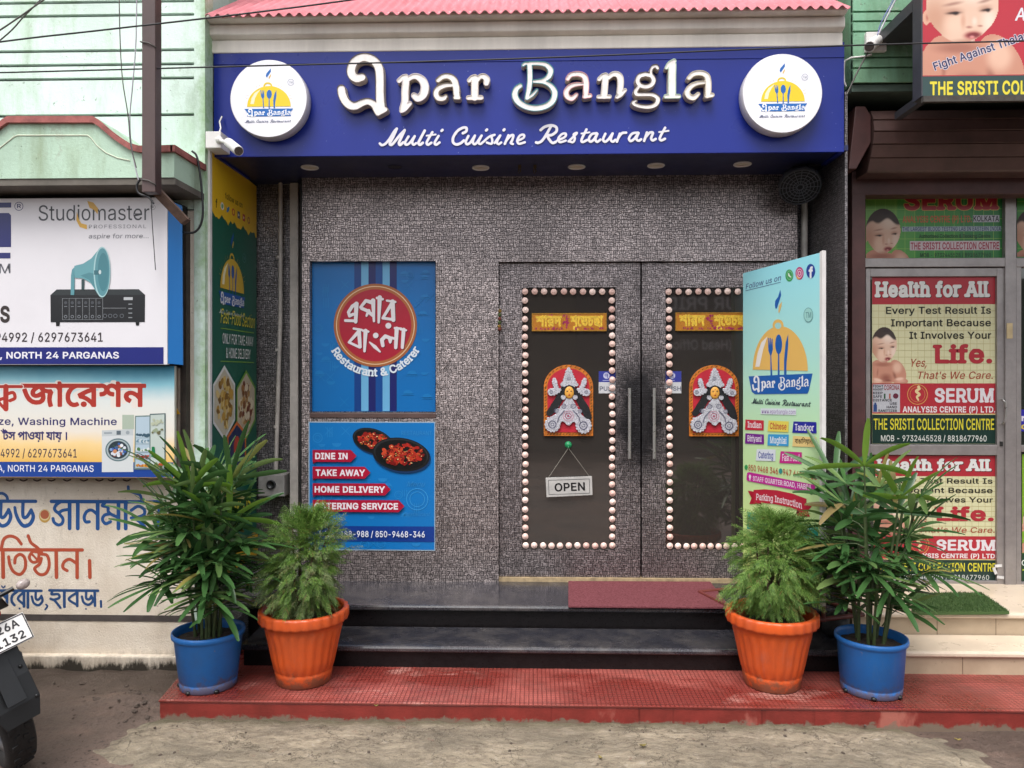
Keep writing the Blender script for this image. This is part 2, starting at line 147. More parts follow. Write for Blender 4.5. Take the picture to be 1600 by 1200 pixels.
ঙ 274 159,3,142,4,112,12,98,18,72,38,60,52,39,88,11,167,40,174,62,107,88,63,109,45,120,39,158,32,193,38,206,46,216,56,222,68,224,89,218,112,207,131,225,126,198,98,174,83,152,79,126,85,112,103,108,121,107,168,112,196,123,216,140,230,161,237,186,237,207,228,215,220,220,209,220,187,213,171,200,160,182,153,163,151,130,155,115,160,87,176,64,197,45,220,68,236,93,206,113,190,136,179,149,177,173,176,186,182,192,191,190,205,178,213,165,212,152,207,139,190,136,174,136,122,139,112,146,107,157,107,173,113,207,144,233,145,239,135,250,104,252,81,248,54,242,42,234,31,210,14,195,8
"""
# ------------------------------------------------------------------ picture-to-place measuring
def ray(u, v):
    x, z = (u - CX) / F, (HV - v) / F
    return Vector((x * cos(TH) - sin(TH), x * sin(TH) + cos(TH), z))
CAM = Vector((0, 0, H))
def P(u, v, Y):
    d = ray(u, v); return CAM + d * (Y / d.y)
def PX(u, v, X):
    d = ray(u, v); return CAM + d * (X / d.x)
def PZ(u, v, Z):
    d = ray(u, v); return CAM + d * ((Z - H) / d.z)

# ------------------------------------------------------------------ materials
def lin(c):
    if isinstance(c, str):
        c = c.lstrip('#'); c = [int(c[i:i + 2], 16) / 255 for i in (0, 2, 4)]
        return tuple(x / 12.92 if x <= .04045 else ((x + .055) / 1.055) ** 2.4 for x in c)
    return tuple(c)
MATS = {}
class NT:
    def __init__(s, name):
        s.m = bpy.data.materials.new(name); s.m.use_nodes = True
        s.t = s.m.node_tree; s.t.nodes.clear()
        s.out = s.n('ShaderNodeOutputMaterial'); s.b = s.n('ShaderNodeBsdfPrincipled')
        s.l(s.b.outputs[0], s.out.inputs[0])
        tc = s.n('ShaderNodeTexCoord'); s.co = tc.outputs['Object']
    def n(s, k, **kw):
        x = s.t.nodes.new(k)
        for a, b in kw.items(): setattr(x, a, b)
        return x
    def l(s, a, b): s.t.links.new(a, b)
    def set(s, sock, val):
        if isinstance(val, bpy.types.NodeSocket): s.l(val, sock)
        elif isinstance(val, (tuple, list)) and len(val) == 3 and sock.type == 'RGBA': sock.default_value = (*val, 1)
        else: sock.default_value = val
    def mapping(s, scale=(1, 1, 1), loc=(0, 0, 0), rot=(0, 0, 0), vec=None):
        m = s.n('ShaderNodeMapping'); m.inputs['Scale'].default_value = scale; m.inputs['Location'].default_value = loc
        m.inputs['Rotation'].default_value = rot
        s.l(vec or s.co, m.inputs[0]); return m.outputs[0]
    def noise(s, scale, detail=4, rough=.6, vec=None, col=False, dist=0):
        x = s.n('ShaderNodeTexNoise'); x.inputs['Scale'].default_value = scale; x.inputs['Detail'].default_value = detail
        x.inputs['Roughness'].default_value = rough; x.inputs['Distortion'].default_value = dist
        s.l(vec or s.co, x.inputs['Vector']); return x.outputs['Color' if col else 'Fac']
    def vor(s, scale, feature='F1', metric='EUCLIDEAN', out='Distance', vec=None, rand=1):
        x = s.n('ShaderNodeTexVoronoi'); x.feature = feature
        if feature not in ('DISTANCE_TO_EDGE',): x.distance = metric
        x.inputs['Scale'].default_value = scale; x.inputs['Randomness'].default_value = rand
        s.l(vec or s.co, x.inputs['Vector']); return x.outputs[out]
    def ramp(s, fac, *stops):
        r = s.n('ShaderNodeValToRGB'); e = r.color_ramp.elements
        while len(e) < len(stops): e.new(.5)
        for el, (p, c) in zip(e, stops):
            el.position = p
            el.color = (c, c, c, 1) if isinstance(c, (int, float)) else (*lin(c), 1)
        s.l(fac, r.inputs[0]); return r.outputs[0]
    def mix(s, fac, a, b, mode='MIX'):
        x = s.n('ShaderNodeMix'); x.data_type = 'RGBA'; x.blend_type = mode
        s.set(x.inputs[0], fac); s.set(x.inputs[6], a); s.set(x.inputs[7], b); return x.outputs[2]
    def math(s, op, a, b=0.0, clamp=False):
        x = s.n('ShaderNodeMath'); x.operation = op; x.use_clamp = clamp
        s.set(x.inputs[0], a); s.set(x.inputs[1], b); return x.outputs[0]
    def xyz(s, vec=None):
        x = s.n('ShaderNodeSeparateXYZ'); s.l(vec or s.co, x.inputs[0]); return x.outputs
    def comb(s, x, y, z):
        c = s.n('ShaderNodeCombineXYZ'); s.set(c.inputs[0], x); s.set(c.inputs[1], y); s.set(c.inputs[2], z); return c.outputs[0]
    def bump(s, h, strength=.3, dist=.01):
        x = s.n('ShaderNodeBump'); x.inputs['Strength'].default_value = strength; x.inputs['Distance'].default_value = dist
        s.l(h, x.inputs['Height']); s.l(x.outputs[0], s.b.inputs['Normal'])
    def fin(s, col, rough=.6, metal=0, spec=.5, coat=0):
        s.set(s.b.inputs['Base Color'], col); s.set(s.b.inputs['Roughness'], rough); s.set(s.b.inputs['Metallic'], metal)
        s.b.inputs['Specular IOR Level'].default_value = spec
        if coat: s.b.inputs['Coat Weight'].default_value = coat; s.b.inputs['Coat Roughness'].default_value = .1
        return s.m

def M(name, col, rough=.55, var=.18, vs=7, bump=0, bs=120, metal=0, spec=.5, col2=None, streak=False):
    """a plain material with some wear: two-scale tone variation, optional bump, optional vertical streaks"""
    if name in MATS: return MATS[name]
    t = NT(name); c = lin(col)
    d = lin(col2) if col2 else tuple(x * (1 - 2.2 * var) for x in c)
    vec = t.mapping((1, 1, .12)) if streak else None
    f = t.ramp(t.noise(vs, 6, .65, vec), (.35, 0), (.72, 1))
    o = t.mix(f, c, d)
    o = t.mix(t.math('MULTIPLY', t.noise(vs * 9, 3), var), o, tuple(x * .6 for x in c))
    r = t.math('ADD', t.math('MULTIPLY', t.noise(vs * 3, 3), .2), rough - .1)
    if bump: t.bump(t.noise(bs, 4), bump, .004)
    MATS[name] = t.fin(o, r, metal, spec); return MATS[name]

def ink(hexcol, gain=.80):
    """printed ink of one colour on flex, paint or vinyl"""
    k = 'ink_' + hexcol.strip('#')
    if k in MATS: return MATS[k]
    t = NT(k); c = tuple(min(.9, x * gain) for x in lin(hexcol))
    f = t.ramp(t.noise(5, 5, .6), (.4, 0), (.75, 1))
    o = t.mix(t.math('MULTIPLY', f, .16), c, tuple(x * .72 + .01 for x in c))
    wr = t.noise(2.6, 2, .5, t.mapping((1.6, 1, .5))); t.bump(wr, .12, .05)
    MATS[k] = t.fin(o, .33, 0, .42); return MATS[k]

# ------------------------------------------------------------------ mesh building
class MB:
    def __init__(s): s.v = []; s.f = []; s.mi = []; s.sm = []
    def add(s, vs, fs, mat=0, smooth=False):
        b = len(s.v); s.v.extend(tuple(x) for x in vs)
        for f in fs: s.f.append([b + i for i in f]); s.mi.append(mat); s.sm.append(smooth)
    def box(s, x0, x1, y0, y1, z0, z1, mat=0):
        x0, x1 = sorted((x0, x1)); y0, y1 = sorted((y0, y1)); z0, z1 = sorted((z0, z1))
        vs = [(x, y, z) for x in (x0, x1) for y in (y0, y1) for z in (z0, z1)]
        s.add(vs, [(0, 1, 3, 2), (4, 6, 7, 5), (0, 4, 5, 1), (2, 3, 7, 6), (0, 2, 6, 4), (1, 5, 7, 3)], mat)
    def quad(s, *p, mat=0): s.add(p, [(0, 1, 2, 3)], mat)
    def prism(s, poly, vec, mat=0):
        """solid from a planar outline (3-D points, any winding) pushed along vec"""
        poly = [Vector(p) for p in poly]; vec = Vector(vec); n = len(poly)
        nr = Vector((0, 0, 0))
        for i in range(n): nr += poly[i].cross(poly[(i + 1) % n])
        if nr.dot(vec) > 0: poly = poly[::-1]
        tr = tessellate_polygon([poly])
        q = [p + vec for p in poly]
        def orient(t):
            a, b, c = (poly[i] for i in t)
            return t if (b - a).cross(c - a).dot(vec) < 0 else t[::-1]
        tr = [orient(tuple(t)) for t in tr]
        s.add(poly + q, tr + [tuple(n + i for i in t[::-1]) for t in tr] + [(i, i + n, (i + 1) % n + n, (i + 1) % n) for i in range(n)], mat)
    def tube(s, pts, r, n=8, mat=0, smooth=True, cap=True):
        pts = [Vector(p) for p in pts]; m = len(pts); rs = r if isinstance(r, (list, tuple)) else [r] * m
        vs = []; up = Vector((0.31, 0.17, 0.93)).normalized()
        for i, p in enumerate(pts):
            d = (pts[min(i + 1, m - 1)] - pts[max(i - 1, 0)]).normalized()
            a = d.cross(up)
            if a.length < .05: a = d.cross(Vector((1, 0, 0)))
            a.normalize(); b = d.cross(a)
            for k in range(n):
                t = 2 * pi * k / n; vs.append(p + (a * cos(t) + b * sin(t)) * rs[i])
        fs = [(i * n + k, i * n + (k + 1) % n, (i + 1) * n + (k + 1) % n, (i + 1) * n + k) for i in range(m - 1) for k in range(n)]
        s.add(vs, fs, mat, smooth)
        if cap: s.add(vs[:n], [tuple(range(n))], mat); s.add(vs[-n:], [tuple(range(n))[::-1]], mat)
    def lathe(s, prof, c=(0, 0, 0), n=32, mat=0, smooth=True, axis='z', rfun=None):
        """profile of (radius, height) turned about an axis through c"""
        c = Vector(c); vs = []
        for j, (r, h) in enumerate(prof):
            for k in range(n):
                t = 2 * pi * k / n; rr = r * (rfun(t, j) if rfun else 1)
                p = (rr * cos(t), rr * sin(t), h)
                if axis == 'y': p = (p[0], h, p[1])
                if axis == 'x': p = (h, p[0], p[1])
                vs.append(c + Vector(p))
        m = len(prof); fs = [(j * n + k, j * n + (k + 1) % n, (j + 1) * n + (k + 1) % n, (j + 1) * n + k) for j in range(m - 1) for k in range(n)]
        if axis == 'y': fs = [f[::-1] for f in fs]
        s.add(vs, fs, mat, smooth)
    def ball(s, c, r, n=12, m=8, mat=0, smooth=True):
        r = r if isinstance(r, (tuple, list)) else (r, r, r); vs = []
        for j in range(m + 1):
            a = pi * j / m
            for k in range(n):
                t = 2 * pi * k / n; vs.append((c[0] + r[0] * sin(a) * cos(t), c[1] + r[1] * sin(a) * sin(t), c[2] + r[2] * cos(a)))
        s.add(vs, [(j * n + k, (j + 1) * n + k, (j + 1) * n + (k + 1) % n, j * n + (k + 1) % n) for j in range(m) for k in range(n)], mat, smooth)
    def build(s, name, mats, parent=None, bevel=0, local=False, seg=2):
        me = bpy.data.meshes.new(name); me.from_pydata(s.v, [], s.f)
        mats = mats if isinstance(mats, (list, tuple)) else [mats]
        for m in mats: me.materials.append(m)
        me.polygons.foreach_set('material_index', s.mi); me.polygons.foreach_set('use_smooth', s.sm)
        me.validate(); me.update()
        o = bpy.data.objects.new(name, me); COL.objects.link(o)
        if parent is not None:
            o.parent = parent
            if not local:
                p = parent; off = Vector((0, 0, 0))
                while p is not None:
                    if p.type == 'EMPTY': off += p.location
                    p = p.parent
                if parent.type == 'EMPTY': o.matrix_parent_inverse = Matrix.Translation(-off)
        if bevel:
            b = o.modifiers.new('bevel', 'BEVEL'); b.width = bevel; b.segments = seg; b.limit_method = 'ANGLE'; b.angle_limit = radians(40)
        return o

def tag(o, label=None, cat=None, group=None, kind=None):
    if label: o['label'] = label
    if cat: o['category'] = cat
    if group: o['group'] = group
    if kind: o['kind'] = kind
    return o
def thing(name, label, cat, loc=(0, 0, 0), group=None):
    o = bpy.data.objects.new(name, None); COL.objects.link(o); o.location = loc; o.empty_display_size = .1
    return tag(o, label, cat, group)

# ------------------------------------------------------------------ outlines: strokes, letters, unions
def smooth_path(pts, k=6):
    """Catmull-Rom through the points"""
    if len(pts) < 3: return [tuple(p) for p in pts]
    p = [np.array(q, float) for q in pts]; p = [2 * p[0] - p[1]] + p + [2 * p[-1] - p[-2]]; out = []
    for i in range(1, len(p) - 2):
        for j in range(k):
            t = j / k
            out.append(tuple(.5 * (2 * p[i] + (p[i + 1] - p[i - 1]) * t + (2 * p[i - 1] - 5 * p[i] + 4 * p[i + 1] - p[i + 2]) * t * t + (3 * p[i] - p[i - 1] - 3 * p[i + 1] + p[i + 2]) * t ** 3)))
    out.append(tuple(p[-2])); return out
def sd_strokes(strokes, X, Y):
    D = np.full(X.shape, 1e9)
    for pts, r in strokes:
        n = len(pts); rs = list(r) if isinstance(r, (list, tuple)) else [r] * n
        if len(rs) != n: rs = list(np.interp(np.linspace(0, 1, n), np.linspace(0, 1, len(rs)), rs))
        if n == 1: D = np.minimum(D, np.hypot(X - pts[0][0], Y - pts[0][1]) - rs[0]); continue
        for i in range(n - 1):
            (ax, ay), (bx, by) = pts[i], pts[i + 1]; dx, dy = bx - ax, by - ay; L = dx * dx + dy * dy + 1e-12
            t = np.clip(((X - ax) * dx + (Y - ay) * dy) / L, 0, 1)
            D = np.minimum(D, np.hypot(X - ax - t * dx, Y - ay - t * dy) - (rs[i] + (rs[i + 1] - rs[i]) * t))
    return D
def sd_loops(loops, X, Y):
    D = np.full(X.shape, 1e9); W = np.zeros(X.shape, int)
    for lp in loops:
        n = len(lp)
        for i in range(n):
            (ax, ay), (bx, by) = lp[i], lp[(i + 1) % n]; dx, dy = bx - ax, by - ay; L = dx * dx + dy * dy
            if L < 1e-14: continue
            t = np.clip(((X - ax) * dx + (Y - ay) * dy) / L, 0, 1)
            D = np.minimum(D, np.hypot(X - ax - t * dx, Y - ay - t * dy))
            cr = dx * (Y - ay) - dy * (X - ax)
            W += ((ay <= Y) & (by > Y) & (cr > 0)).astype(int) - ((ay > Y) & (by <= Y) & (cr < 0)).astype(int)
    return np.where(W != 0, -D, D)
def contours(D, x0, y0, h, iso=0.0):
    A = np.asarray(D) - iso; A = np.where(np.abs(A) < 1e-9, 1e-9, A); S = A < 0
    S[0, :] = S[-1, :] = False; S[:, 0] = S[:, -1] = False
    A = np.where(S, A, np.abs(A))
    code = S[:-1, :-1] * 1 + S[:-1, 1:] * 2 + S[1:, 1:] * 4 + S[1:, :-1] * 8
    nxt = {}
    TAB = {1: [(3, 0)], 2: [(0, 1)], 3: [(3, 1)], 4: [(1, 2)], 5: [(3, 0), (1, 2)], 6: [(0, 2)], 7: [(3, 2)], 8: [(2, 3)], 9: [(2, 0)], 10: [(0, 1), (2, 3)], 11: [(2, 1)], 12: [(1, 3)], 13: [(1, 0)], 14: [(0, 3)]}
    def key(i, j, e): return [(i, j, 0), (i, j + 1, 1), (i + 1, j, 0), (i, j, 1)][e]
    for i, j in zip(*np.nonzero((code > 0) & (code < 15))):
        for a, b in TAB[int(code[i, j])]: nxt[key(i, j, b)] = key(i, j, a)
    def pt(k):
        i, j, d = k
        if d == 0: t = A[i, j] / (A[i, j] - A[i, j + 1]); return (x0 + (j + t) * h, y0 + i * h)
        t = A[i, j] / (A[i, j] - A[i + 1, j]); return (x0 + j * h, y0 + (i + t) * h)
    out = []
    while nxt:
        k0 = next(iter(nxt)); k = k0; lp = []
        while k in nxt: lp.append(pt(k)); k = nxt.pop(k)
        lp = simp(lp, h * .13)
        if len(lp) > 2: out.append(lp)
    return out
def simp(p, tol):
    def dp(q):
        st = [(0, len(q) - 1)]; keep = {0, len(q) - 1}; a = np.array(q)
        while st:
            i, j = st.pop()
            if j - i < 2: continue
            d = a[j] - a[i]; L = np.hypot(*d); r = a[i + 1:j] - a[i]
            dist = np.abs(d[0] * r[:, 1] - d[1] * r[:, 0]) / L if L > 1e-12 else np.hypot(r[:, 0], r[:, 1])
            k = int(dist.argmax())
            if dist[k] > tol: k += i + 1; keep.add(k); st += [(i, k), (k, j)]
        return [q[i] for i in sorted(keep)]
    if len(p) < 6: return p
    k = len(p) // 2
    return dp(p[:k + 1])[:-1] + dp(p[k:] + [p[0]])[:-1]
def area(l): return .5 * sum(l[i][0] * l[(i + 1) % len(l)][1] - l[(i + 1) % len(l)][0] * l[i][1] for i in range(len(l)))
def inside(p, l):
    c = False; n = len(l)
    for i in range(n):
        (ax, ay), (bx, by) = l[i], l[(i + 1) % n]
        if (ay > p[1]) != (by > p[1]) and p[0] < (bx - ax) * (p[1] - ay) / (by - ay) + ax: c = not c
    return c
def tess(loops):
    """flat triangles of a set of outer loops and holes; the nesting decides which is which"""
    lv = [sum(inside(l[0], m) for k, m in enumerate(loops) if k != i) for i, l in enumerate(loops)]
    V = []; T = []
    for i, l in enumerate(loops):
        if lv[i] % 2: continue
        grp = [l] + [m for k, m in enumerate(loops) if lv[k] == lv[i] + 1 and inside(m[0], l)]
        tr = tessellate_polygon([[Vector((x, y, 0)) for x, y in g] for g in grp]); fl = [p for g in grp for p in g]; b = len(V)
        for t in tr:
            a, c, d = (fl[k] for k in t); z = (c[0] - a[0]) * (d[1] - a[1]) - (c[1] - a[1]) * (d[0] - a[0])
            if abs(z) > 1e-14: T.append(tuple(b + k for k in (t if z > 0 else t[::-1])))
        V += fl
    return V, T
def union(strokes=None, loops=None, h=1.0, iso=0.0, pad=3):
    pts = [p for s, r in (strokes or []) for p in s] + [p for l in (loops or []) for p in l]
    R = max([max(r) if isinstance(r, (list, tuple)) else r for s, r in (strokes or [])] + [0]) + abs(iso) + pad * h
    a = np.array(pts); lo = a.min(0) - R; hi = a.max(0) + R
    X, Y = np.meshgrid(np.arange(lo[0], hi[0] + h, h), np.arange(lo[1], hi[1] + h, h))
    D = np.full(X.shape, 1e9)
    if strokes: D = np.minimum(D, sd_strokes(strokes, X, Y))
    if loops: D = np.minimum(D, sd_loops(loops, X, Y))
    return D, lo[0], lo[1], h
def union_loops(strokes=None, loops=None, h=1.0, iso=0.0): return contours(*union(strokes, loops, h, iso), iso)

GL = {}
EM = 349.4      # makes a capital H .727 units high
for line in GLYPHS.strip('\n').split('\n'):
    ch, adv, rest = line[0], *line[2:].split(' ', 1)
    GL[ch] = (int(adv) / EM, [[(int(a) / EM, int(b) / EM) for a, b in zip(l.split(',')[0::2], l.split(',')[1::2])] for l in rest.split('|')])
def glyph_loops(s, sp=0.0):
    x = 0; out = []
    for ch in s:
        if ch == ' ': x += .28 + sp; continue
        a, ls = GL[ch]; out.append((ch, x, ls)); x += a + sp
    return out
_gc = {}
def glyph_shape(ch, bold, slab):
    k = (ch, bold, slab)
    if k not in _gc:
        ls = GL[ch][1]; st = []
        if slab:
            for l in ls:
                for i in range(len(l)):
                    (ax, ay), (bx, by) = l[i], l[(i + 1) % len(l)]
                    if abs(ay - by) < .006 and .03 < abs(ax - bx) < .17 and ch not in 'tz-.,':
                        for yy, s in ((0, 1), (.546, -1), (.727, -1), (.756, -1), (-.2, 1)):
                            if abs(ay - yy) < .02: st.append(([(min(ax, bx) - slab, ay + s * .035), (max(ax, bx) + slab, ay + s * .035)], .035))
        if not bold and not st: lp = ls
        else: lp = union_loops(st, ls, .0165, bold)
        _gc[k] = tess(lp)
    return _gc[k]
def text_mesh(s, bold=0.0, slab=0.0, sp=0.0):
    """(verts, tris) of a line of writing in em units"""
    if any(ord(c) > 0x900 for c in s):
        lps = [[(x + px, py) for px, py in l] for ch, x, ls in glyph_loops(s, sp) for l in ls]
        return tess(union_loops(None, lps, .02, bold))
    V = []; T = []
    for ch, x, ls in glyph_loops(s, sp + bold * .9):
        v, t = glyph_shape(ch, bold, slab); b = len(V)
        V += [(x + a, c) for a, c in v]; T += [tuple(b + i for i in q) for q in t]
    return V, T

# ------------------------------------------------------------------ printing and painting on flat faces
class Art:
    """ink laid on a real plane: O a point of it, A right, B up, N towards the viewer"""
    def __init__(s, O, A=(1, 0, 0), B=(0, 0, 1), lay=.00004, base=.0007):
        s.O, s.A, s.B = Vector(O), Vector(A).normalized(), Vector(B).normalized(); s.N = s.A.cross(s.B)
        if s.N.dot(CAM - s.O) < 0: s.N = -s.N
        s.lay, s.z = lay, base; s.mb = MB(); s.mats = []
    def ab(s, u, v):
        d = ray(u, v); p = CAM + d * ((s.O - CAM).dot(s.N) / d.dot(s.N)) - s.O
        return p.dot(s.A), p.dot(s.B)
    def loc(s, u, v):
        a, b = s.ab(u, v); a1 = s.ab(u + 1, v); b1 = s.ab(u, v - 1)
        return a, b, abs(a1[0] - a), abs(b1[1] - b)
    def mat(s, col):
        m = ink(col) if isinstance(col, str) else col
        if m not in s.mats: s.mats.append(m)
        return s.mats.index(m)
    def pt(s, a, b, dz=0): return s.O + s.A * a + s.B * b + s.N * (s.z + dz)
    def put(s, V, T, col, smooth=False):
        s.z += s.lay; s.mb.add([s.pt(a, b) for a, b in V], T, s.mat(col), smooth)
    def loops(s, lps, col, c, scale=1.0):
        """loops in picture pixels (v down) about centre c"""
        a, b, ku, kv = s.loc(*c); V, T = tess(lps)
        s.put([(a + (x - c[0]) * ku, b - (y - c[1]) * kv) for x, y in V], T, col)
    def poly(s, pts, col):
        us = [p[0] for p in pts]; vs = [p[1] for p in pts]
        s.loops([list(pts)], col, ((min(us) + max(us)) / 2, (min(vs) + max(vs)) / 2))
    def rect(s, u0, v0, u1, v1, col): s.poly([(u0, v0), (u1, v0), (u1, v1), (u0, v1)], col)
    def disc(s, u, v, r, col, rv=None, n=40, rot=0):
        rv = rv or r; s.poly([(u + r * cos(t) * cos(rot) - rv * sin(t) * sin(rot), v + r * cos(t) * sin(rot) + rv * sin(t) * cos(rot)) for t in (2 * pi * i / n for i in range(n))], col)
    def ring(s, u, v, r0, r1, col, n=44, asp=1):
        f = lambda r: [(u + r * cos(2 * pi * i / n), v + r * asp * sin(2 * pi * i / n)) for i in range(n)]
        s.loops([f(r1), f(r0)], col, (u, v))
    def strokes(s, st, col, h=.5, f=None, smooth=True, c=None):
        """pen strokes [(points, radius)...] joined to one shape; f maps drawing units to pixels: (scale, u0, v0)"""
        k, u0, v0 = f or (1, 0, 0)
        q = [([(u0 + x / k, v0 + y / k) for x, y in (smooth_path(p) if smooth else p)], [x / k for x in r] if isinstance(r, (list, tuple)) else r / k) for p, r in st]
        lp = union_loops(q, None, h); xs = [x for l in lp for x, y in l]; ys = [y for l in lp for x, y in l]
        s.loops(lp, col, c or ((min(xs) + max(xs)) / 2, (min(ys) + max(ys)) / 2))
    def text(s, t, u0, v, u1, cap, col, bold=0.0, slant=0.0, rot=0.0, slab=0.0, halo=None, sp=0.0, bend=None):
        """a line of writing from u0 to u1 on baseline v, capitals cap pixels high"""
        V, T = text_mesh(t, bold, slab, sp); xs = [p[0] for p in V]; x0, x1 = min(xs), max(xs)
        cu, cv = (u0 + u1) / 2, v - cap / 2
        a, b, ku, kv = s.loc(cu, cv); sx = (u1 - u0) / (x1 - x0); sy = cap / ((.727 if ord(t[0]) < 0x900 else .673) + 2 * bold)
        def tr(V):
            o = []
            for x, y in V:
                px = (x - (x0 + x1) / 2) * sx; py = (y + bold) * sy - cap / 2; px += slant * py
                if bend: py += bend * (1 - (2 * px / (u1 - u0)) ** 2)
                px, py = px * cos(rot) - py * sin(rot), px * sin(rot) + py * cos(rot)
                o.append((a + px * ku, b + py * kv))
            return o
        if halo:
            hc, hw = halo; V2, T2 = text_mesh(t, bold + hw, slab, sp - .9 * hw); s.put(tr(V2), T2, hc)
        s.put(tr(V), T, col)
    def arc_text(s, t, cu, cv, r, a0, a1, cap, col, bold=.03, slab=0.0):
        """writing along the lower side of a circle, from angle a0 to a1 (degrees, 0 = right, 90 = down)"""
        g = glyph_loops(t, .05); W = g[-1][1] + GL[g[-1][0]][0]; a, b, ku, kv = s.loc(cu, cv); sc = cap / .727; s.z += s.lay
        for ch, x, ls in g:
            th = radians(a0 + (a1 - a0) * (x + GL[ch][0] / 2) / W); v, tt = glyph_shape(ch, bold, slab); o = []
            for px, py in v:
                px = (px - GL[ch][0] / 2) * sc; rr = r - py * sc
                du = rr * cos(th) + px * sin(th); dv = rr * sin(th) - px * cos(th); o.append((a + du * ku, b - dv * kv))
            s.mb.add([s.pt(*p) for p in o], tt, s.mat(col))
    def flush(s, name, parent, local=False):
        o = s.mb.build(name, s.mats, parent); s.mb = MB(); s.mats = []; return o

def WX(u, Y): return P(u, 600, Y).x
def WZ(v, Y, u=800): return P(u, v, Y).z

# ================================================================== special materials
def weave(name, smudge=None, light=(.70, .60, .585), dark=(.040, .034, .036), gain=1.0):
    """embossed metallic wall laminate: short light dashes woven over dark gaps"""
    if name in MATS: return MATS[name]
    t = NT(name); x, y, z = t.xyz()
    uv = t.comb(t.math('ADD', x, y), z, 0.0)
    d = t.n('ShaderNodeVectorMath'); d.operation = 'ADD'; t.l(uv, d.inputs[0])
    sc_ = t.n('ShaderNodeVectorMath'); sc_.operation = 'SCALE'; sc_.inputs['Scale'].default_value = .026; t.l(t.noise(36, 2, .6, uv, True), sc_.inputs[0]); t.l(sc_.outputs[0], d.inputs[1])
    wx, wy, wz_ = t.xyz(d.outputs[0])
    S_ = .0245; gx = t.math('DIVIDE', wx, S_); row = t.math('FLOOR', t.math('DIVIDE', wy, S_)); gx = t.math('ADD', gx, t.math('MULTIPLY', row, .5)); gy = t.math('DIVIDE', wy, S_)
    wn = t.n('ShaderNodeTexWhiteNoise'); wn.noise_dimensions = '2D'; t.l(t.comb(t.math('FLOOR', gx), row, 0.0), wn.inputs['Vector'])
    o_ = t.math('GREATER_THAN', wn.outputs['Value'], .5); fx, fy = t.math('FRACT', gx), t.math('FRACT', gy)
    c_ = t.math('ADD', t.math('MULTIPLY', fx, o_), t.math('MULTIPLY', fy, t.math('SUBTRACT', 1.0, o_)))
    c3 = t.math('MULTIPLY', c_, 2.0); e_ = t.math('ABSOLUTE', t.math('SUBTRACT', t.math('FRACT', c3), .5))
    bar_ = t.ramp(e_, (.26, 1), (.46, 0))
    al = t.math('ADD', t.math('MULTIPLY', fy, o_), t.math('MULTIPLY', fx, t.math('SUBTRACT', 1.0, o_)))
    end = t.ramp(t.math('ABSOLUTE', t.math('SUBTRACT', al, .5)), (.36, 1), (.49, 0))
    w2_ = t.n('ShaderNodeTexWhiteNoise'); w2_.noise_dimensions = '3D'; t.l(t.comb(t.math('FLOOR', gx), row, t.math('FLOOR', c3)), w2_.inputs['Vector'])
    m = t.math('MULTIPLY', t.math('MULTIPLY', bar_, end), t.math('ADD', t.math('MULTIPLY', w2_.outputs['Value'], .65), .45), True)
    m = t.math('MULTIPLY', m, t.ramp(t.noise(60, 3, .7, uv), (.3, .55), (.6, 1)))
    col = t.mix(m, dark, light)
    if smudge:
        cx, cz, rx, rz = smudge
        dx = t.math('DIVIDE', t.math('SUBTRACT', x, cx), rx); dz = t.math('DIVIDE', t.math('SUBTRACT', z, cz), rz)
        d = t.math('SQRT', t.math('ADD', t.math('MULTIPLY', dx, dx), t.math('MULTIPLY', dz, dz)))
        d = t.math('ADD', d, t.math('MULTIPLY', t.math('SUBTRACT', t.noise(6, 6, .75), .5), .9))
        col = t.mix(t.ramp(d, (.40, .97), (1.35, 0)), col, (.012, .012, .015))
    col = t.mix(t.ramp(t.noise(1.7, 5, .65), (.40, 0), (.75, .5)), col, (.05, .044, .044))
    col = t.mix(t.ramp(t.noise(3.5, 6, .7, t.mapping((1, 1, .25))), (.52, 0), (.75, .45)), col, (.04, .035, .036))
    t.bump(m, .4, .003)
    MATS[name] = t.fin(col, .36, .66, .5); return MATS[name]

def mat_green_wall(name, base, moss, amt, edge_x=None):
    if name in MATS: return MATS[name]
    t = NT(name); x, y, z = t.xyz()
    st = t.noise(3.2, 7, .7, t.mapping((1, 1, .22)))
    col = t.mix(t.ramp(t.noise(1.5, 5, .6), (.35, 0), (.7, 1)), base, tuple(c * .8 for c in base))
    col = t.mix(t.ramp(st, (.52 - amt, 0), (.75, .75)), col, moss)
    if edge_x is not None:   # damp, mossy strip along the end of the wall
        e = t.math('ADD', t.math('MULTIPLY', t.math('SUBTRACT', x, edge_x), 7.0), t.math('MULTIPLY', t.noise(9, 6, .75), 1.6))
        col = t.mix(t.ramp(e, (.45, 0), (1.0, .85)), col, moss)
        col = t.mix(t.ramp(t.math('ADD', e, t.math('MULTIPLY', t.noise(30, 4), .5)), (1.15, 0), (1.5, .8)), col, (.03, .035, .015))
    col = t.mix(t.ramp(t.noise(26, 4, .7), (.66, 0), (.7, .6)), col, (.10, .12, .09))
    col = t.mix(t.ramp(t.noise(14, 6, .7, t.mapping((1, 1, .3))), (.62, 0), (.8, .35)), col, (.75, .8, .74))
    col = t.mix(t.ramp(t.noise(2.1, 7, .75, t.mapping((1, 1, .35), (3, 0, 1))), (.52, 0), (.72, .55)), col, tuple(c * .5 + .06 for c in moss))
    col = t.mix(t.ramp(t.noise(5.5, 7, .8, t.mapping((1, 1, .7), (8, 0, 5))), (.60, 0), (.66, .5)), col, lin('#9AA08E'))
    t.bump(t.noise(55, 6, .7), .5, .006)
    MATS[name] = t.fin(col, .8, 0, .2); return MATS[name]

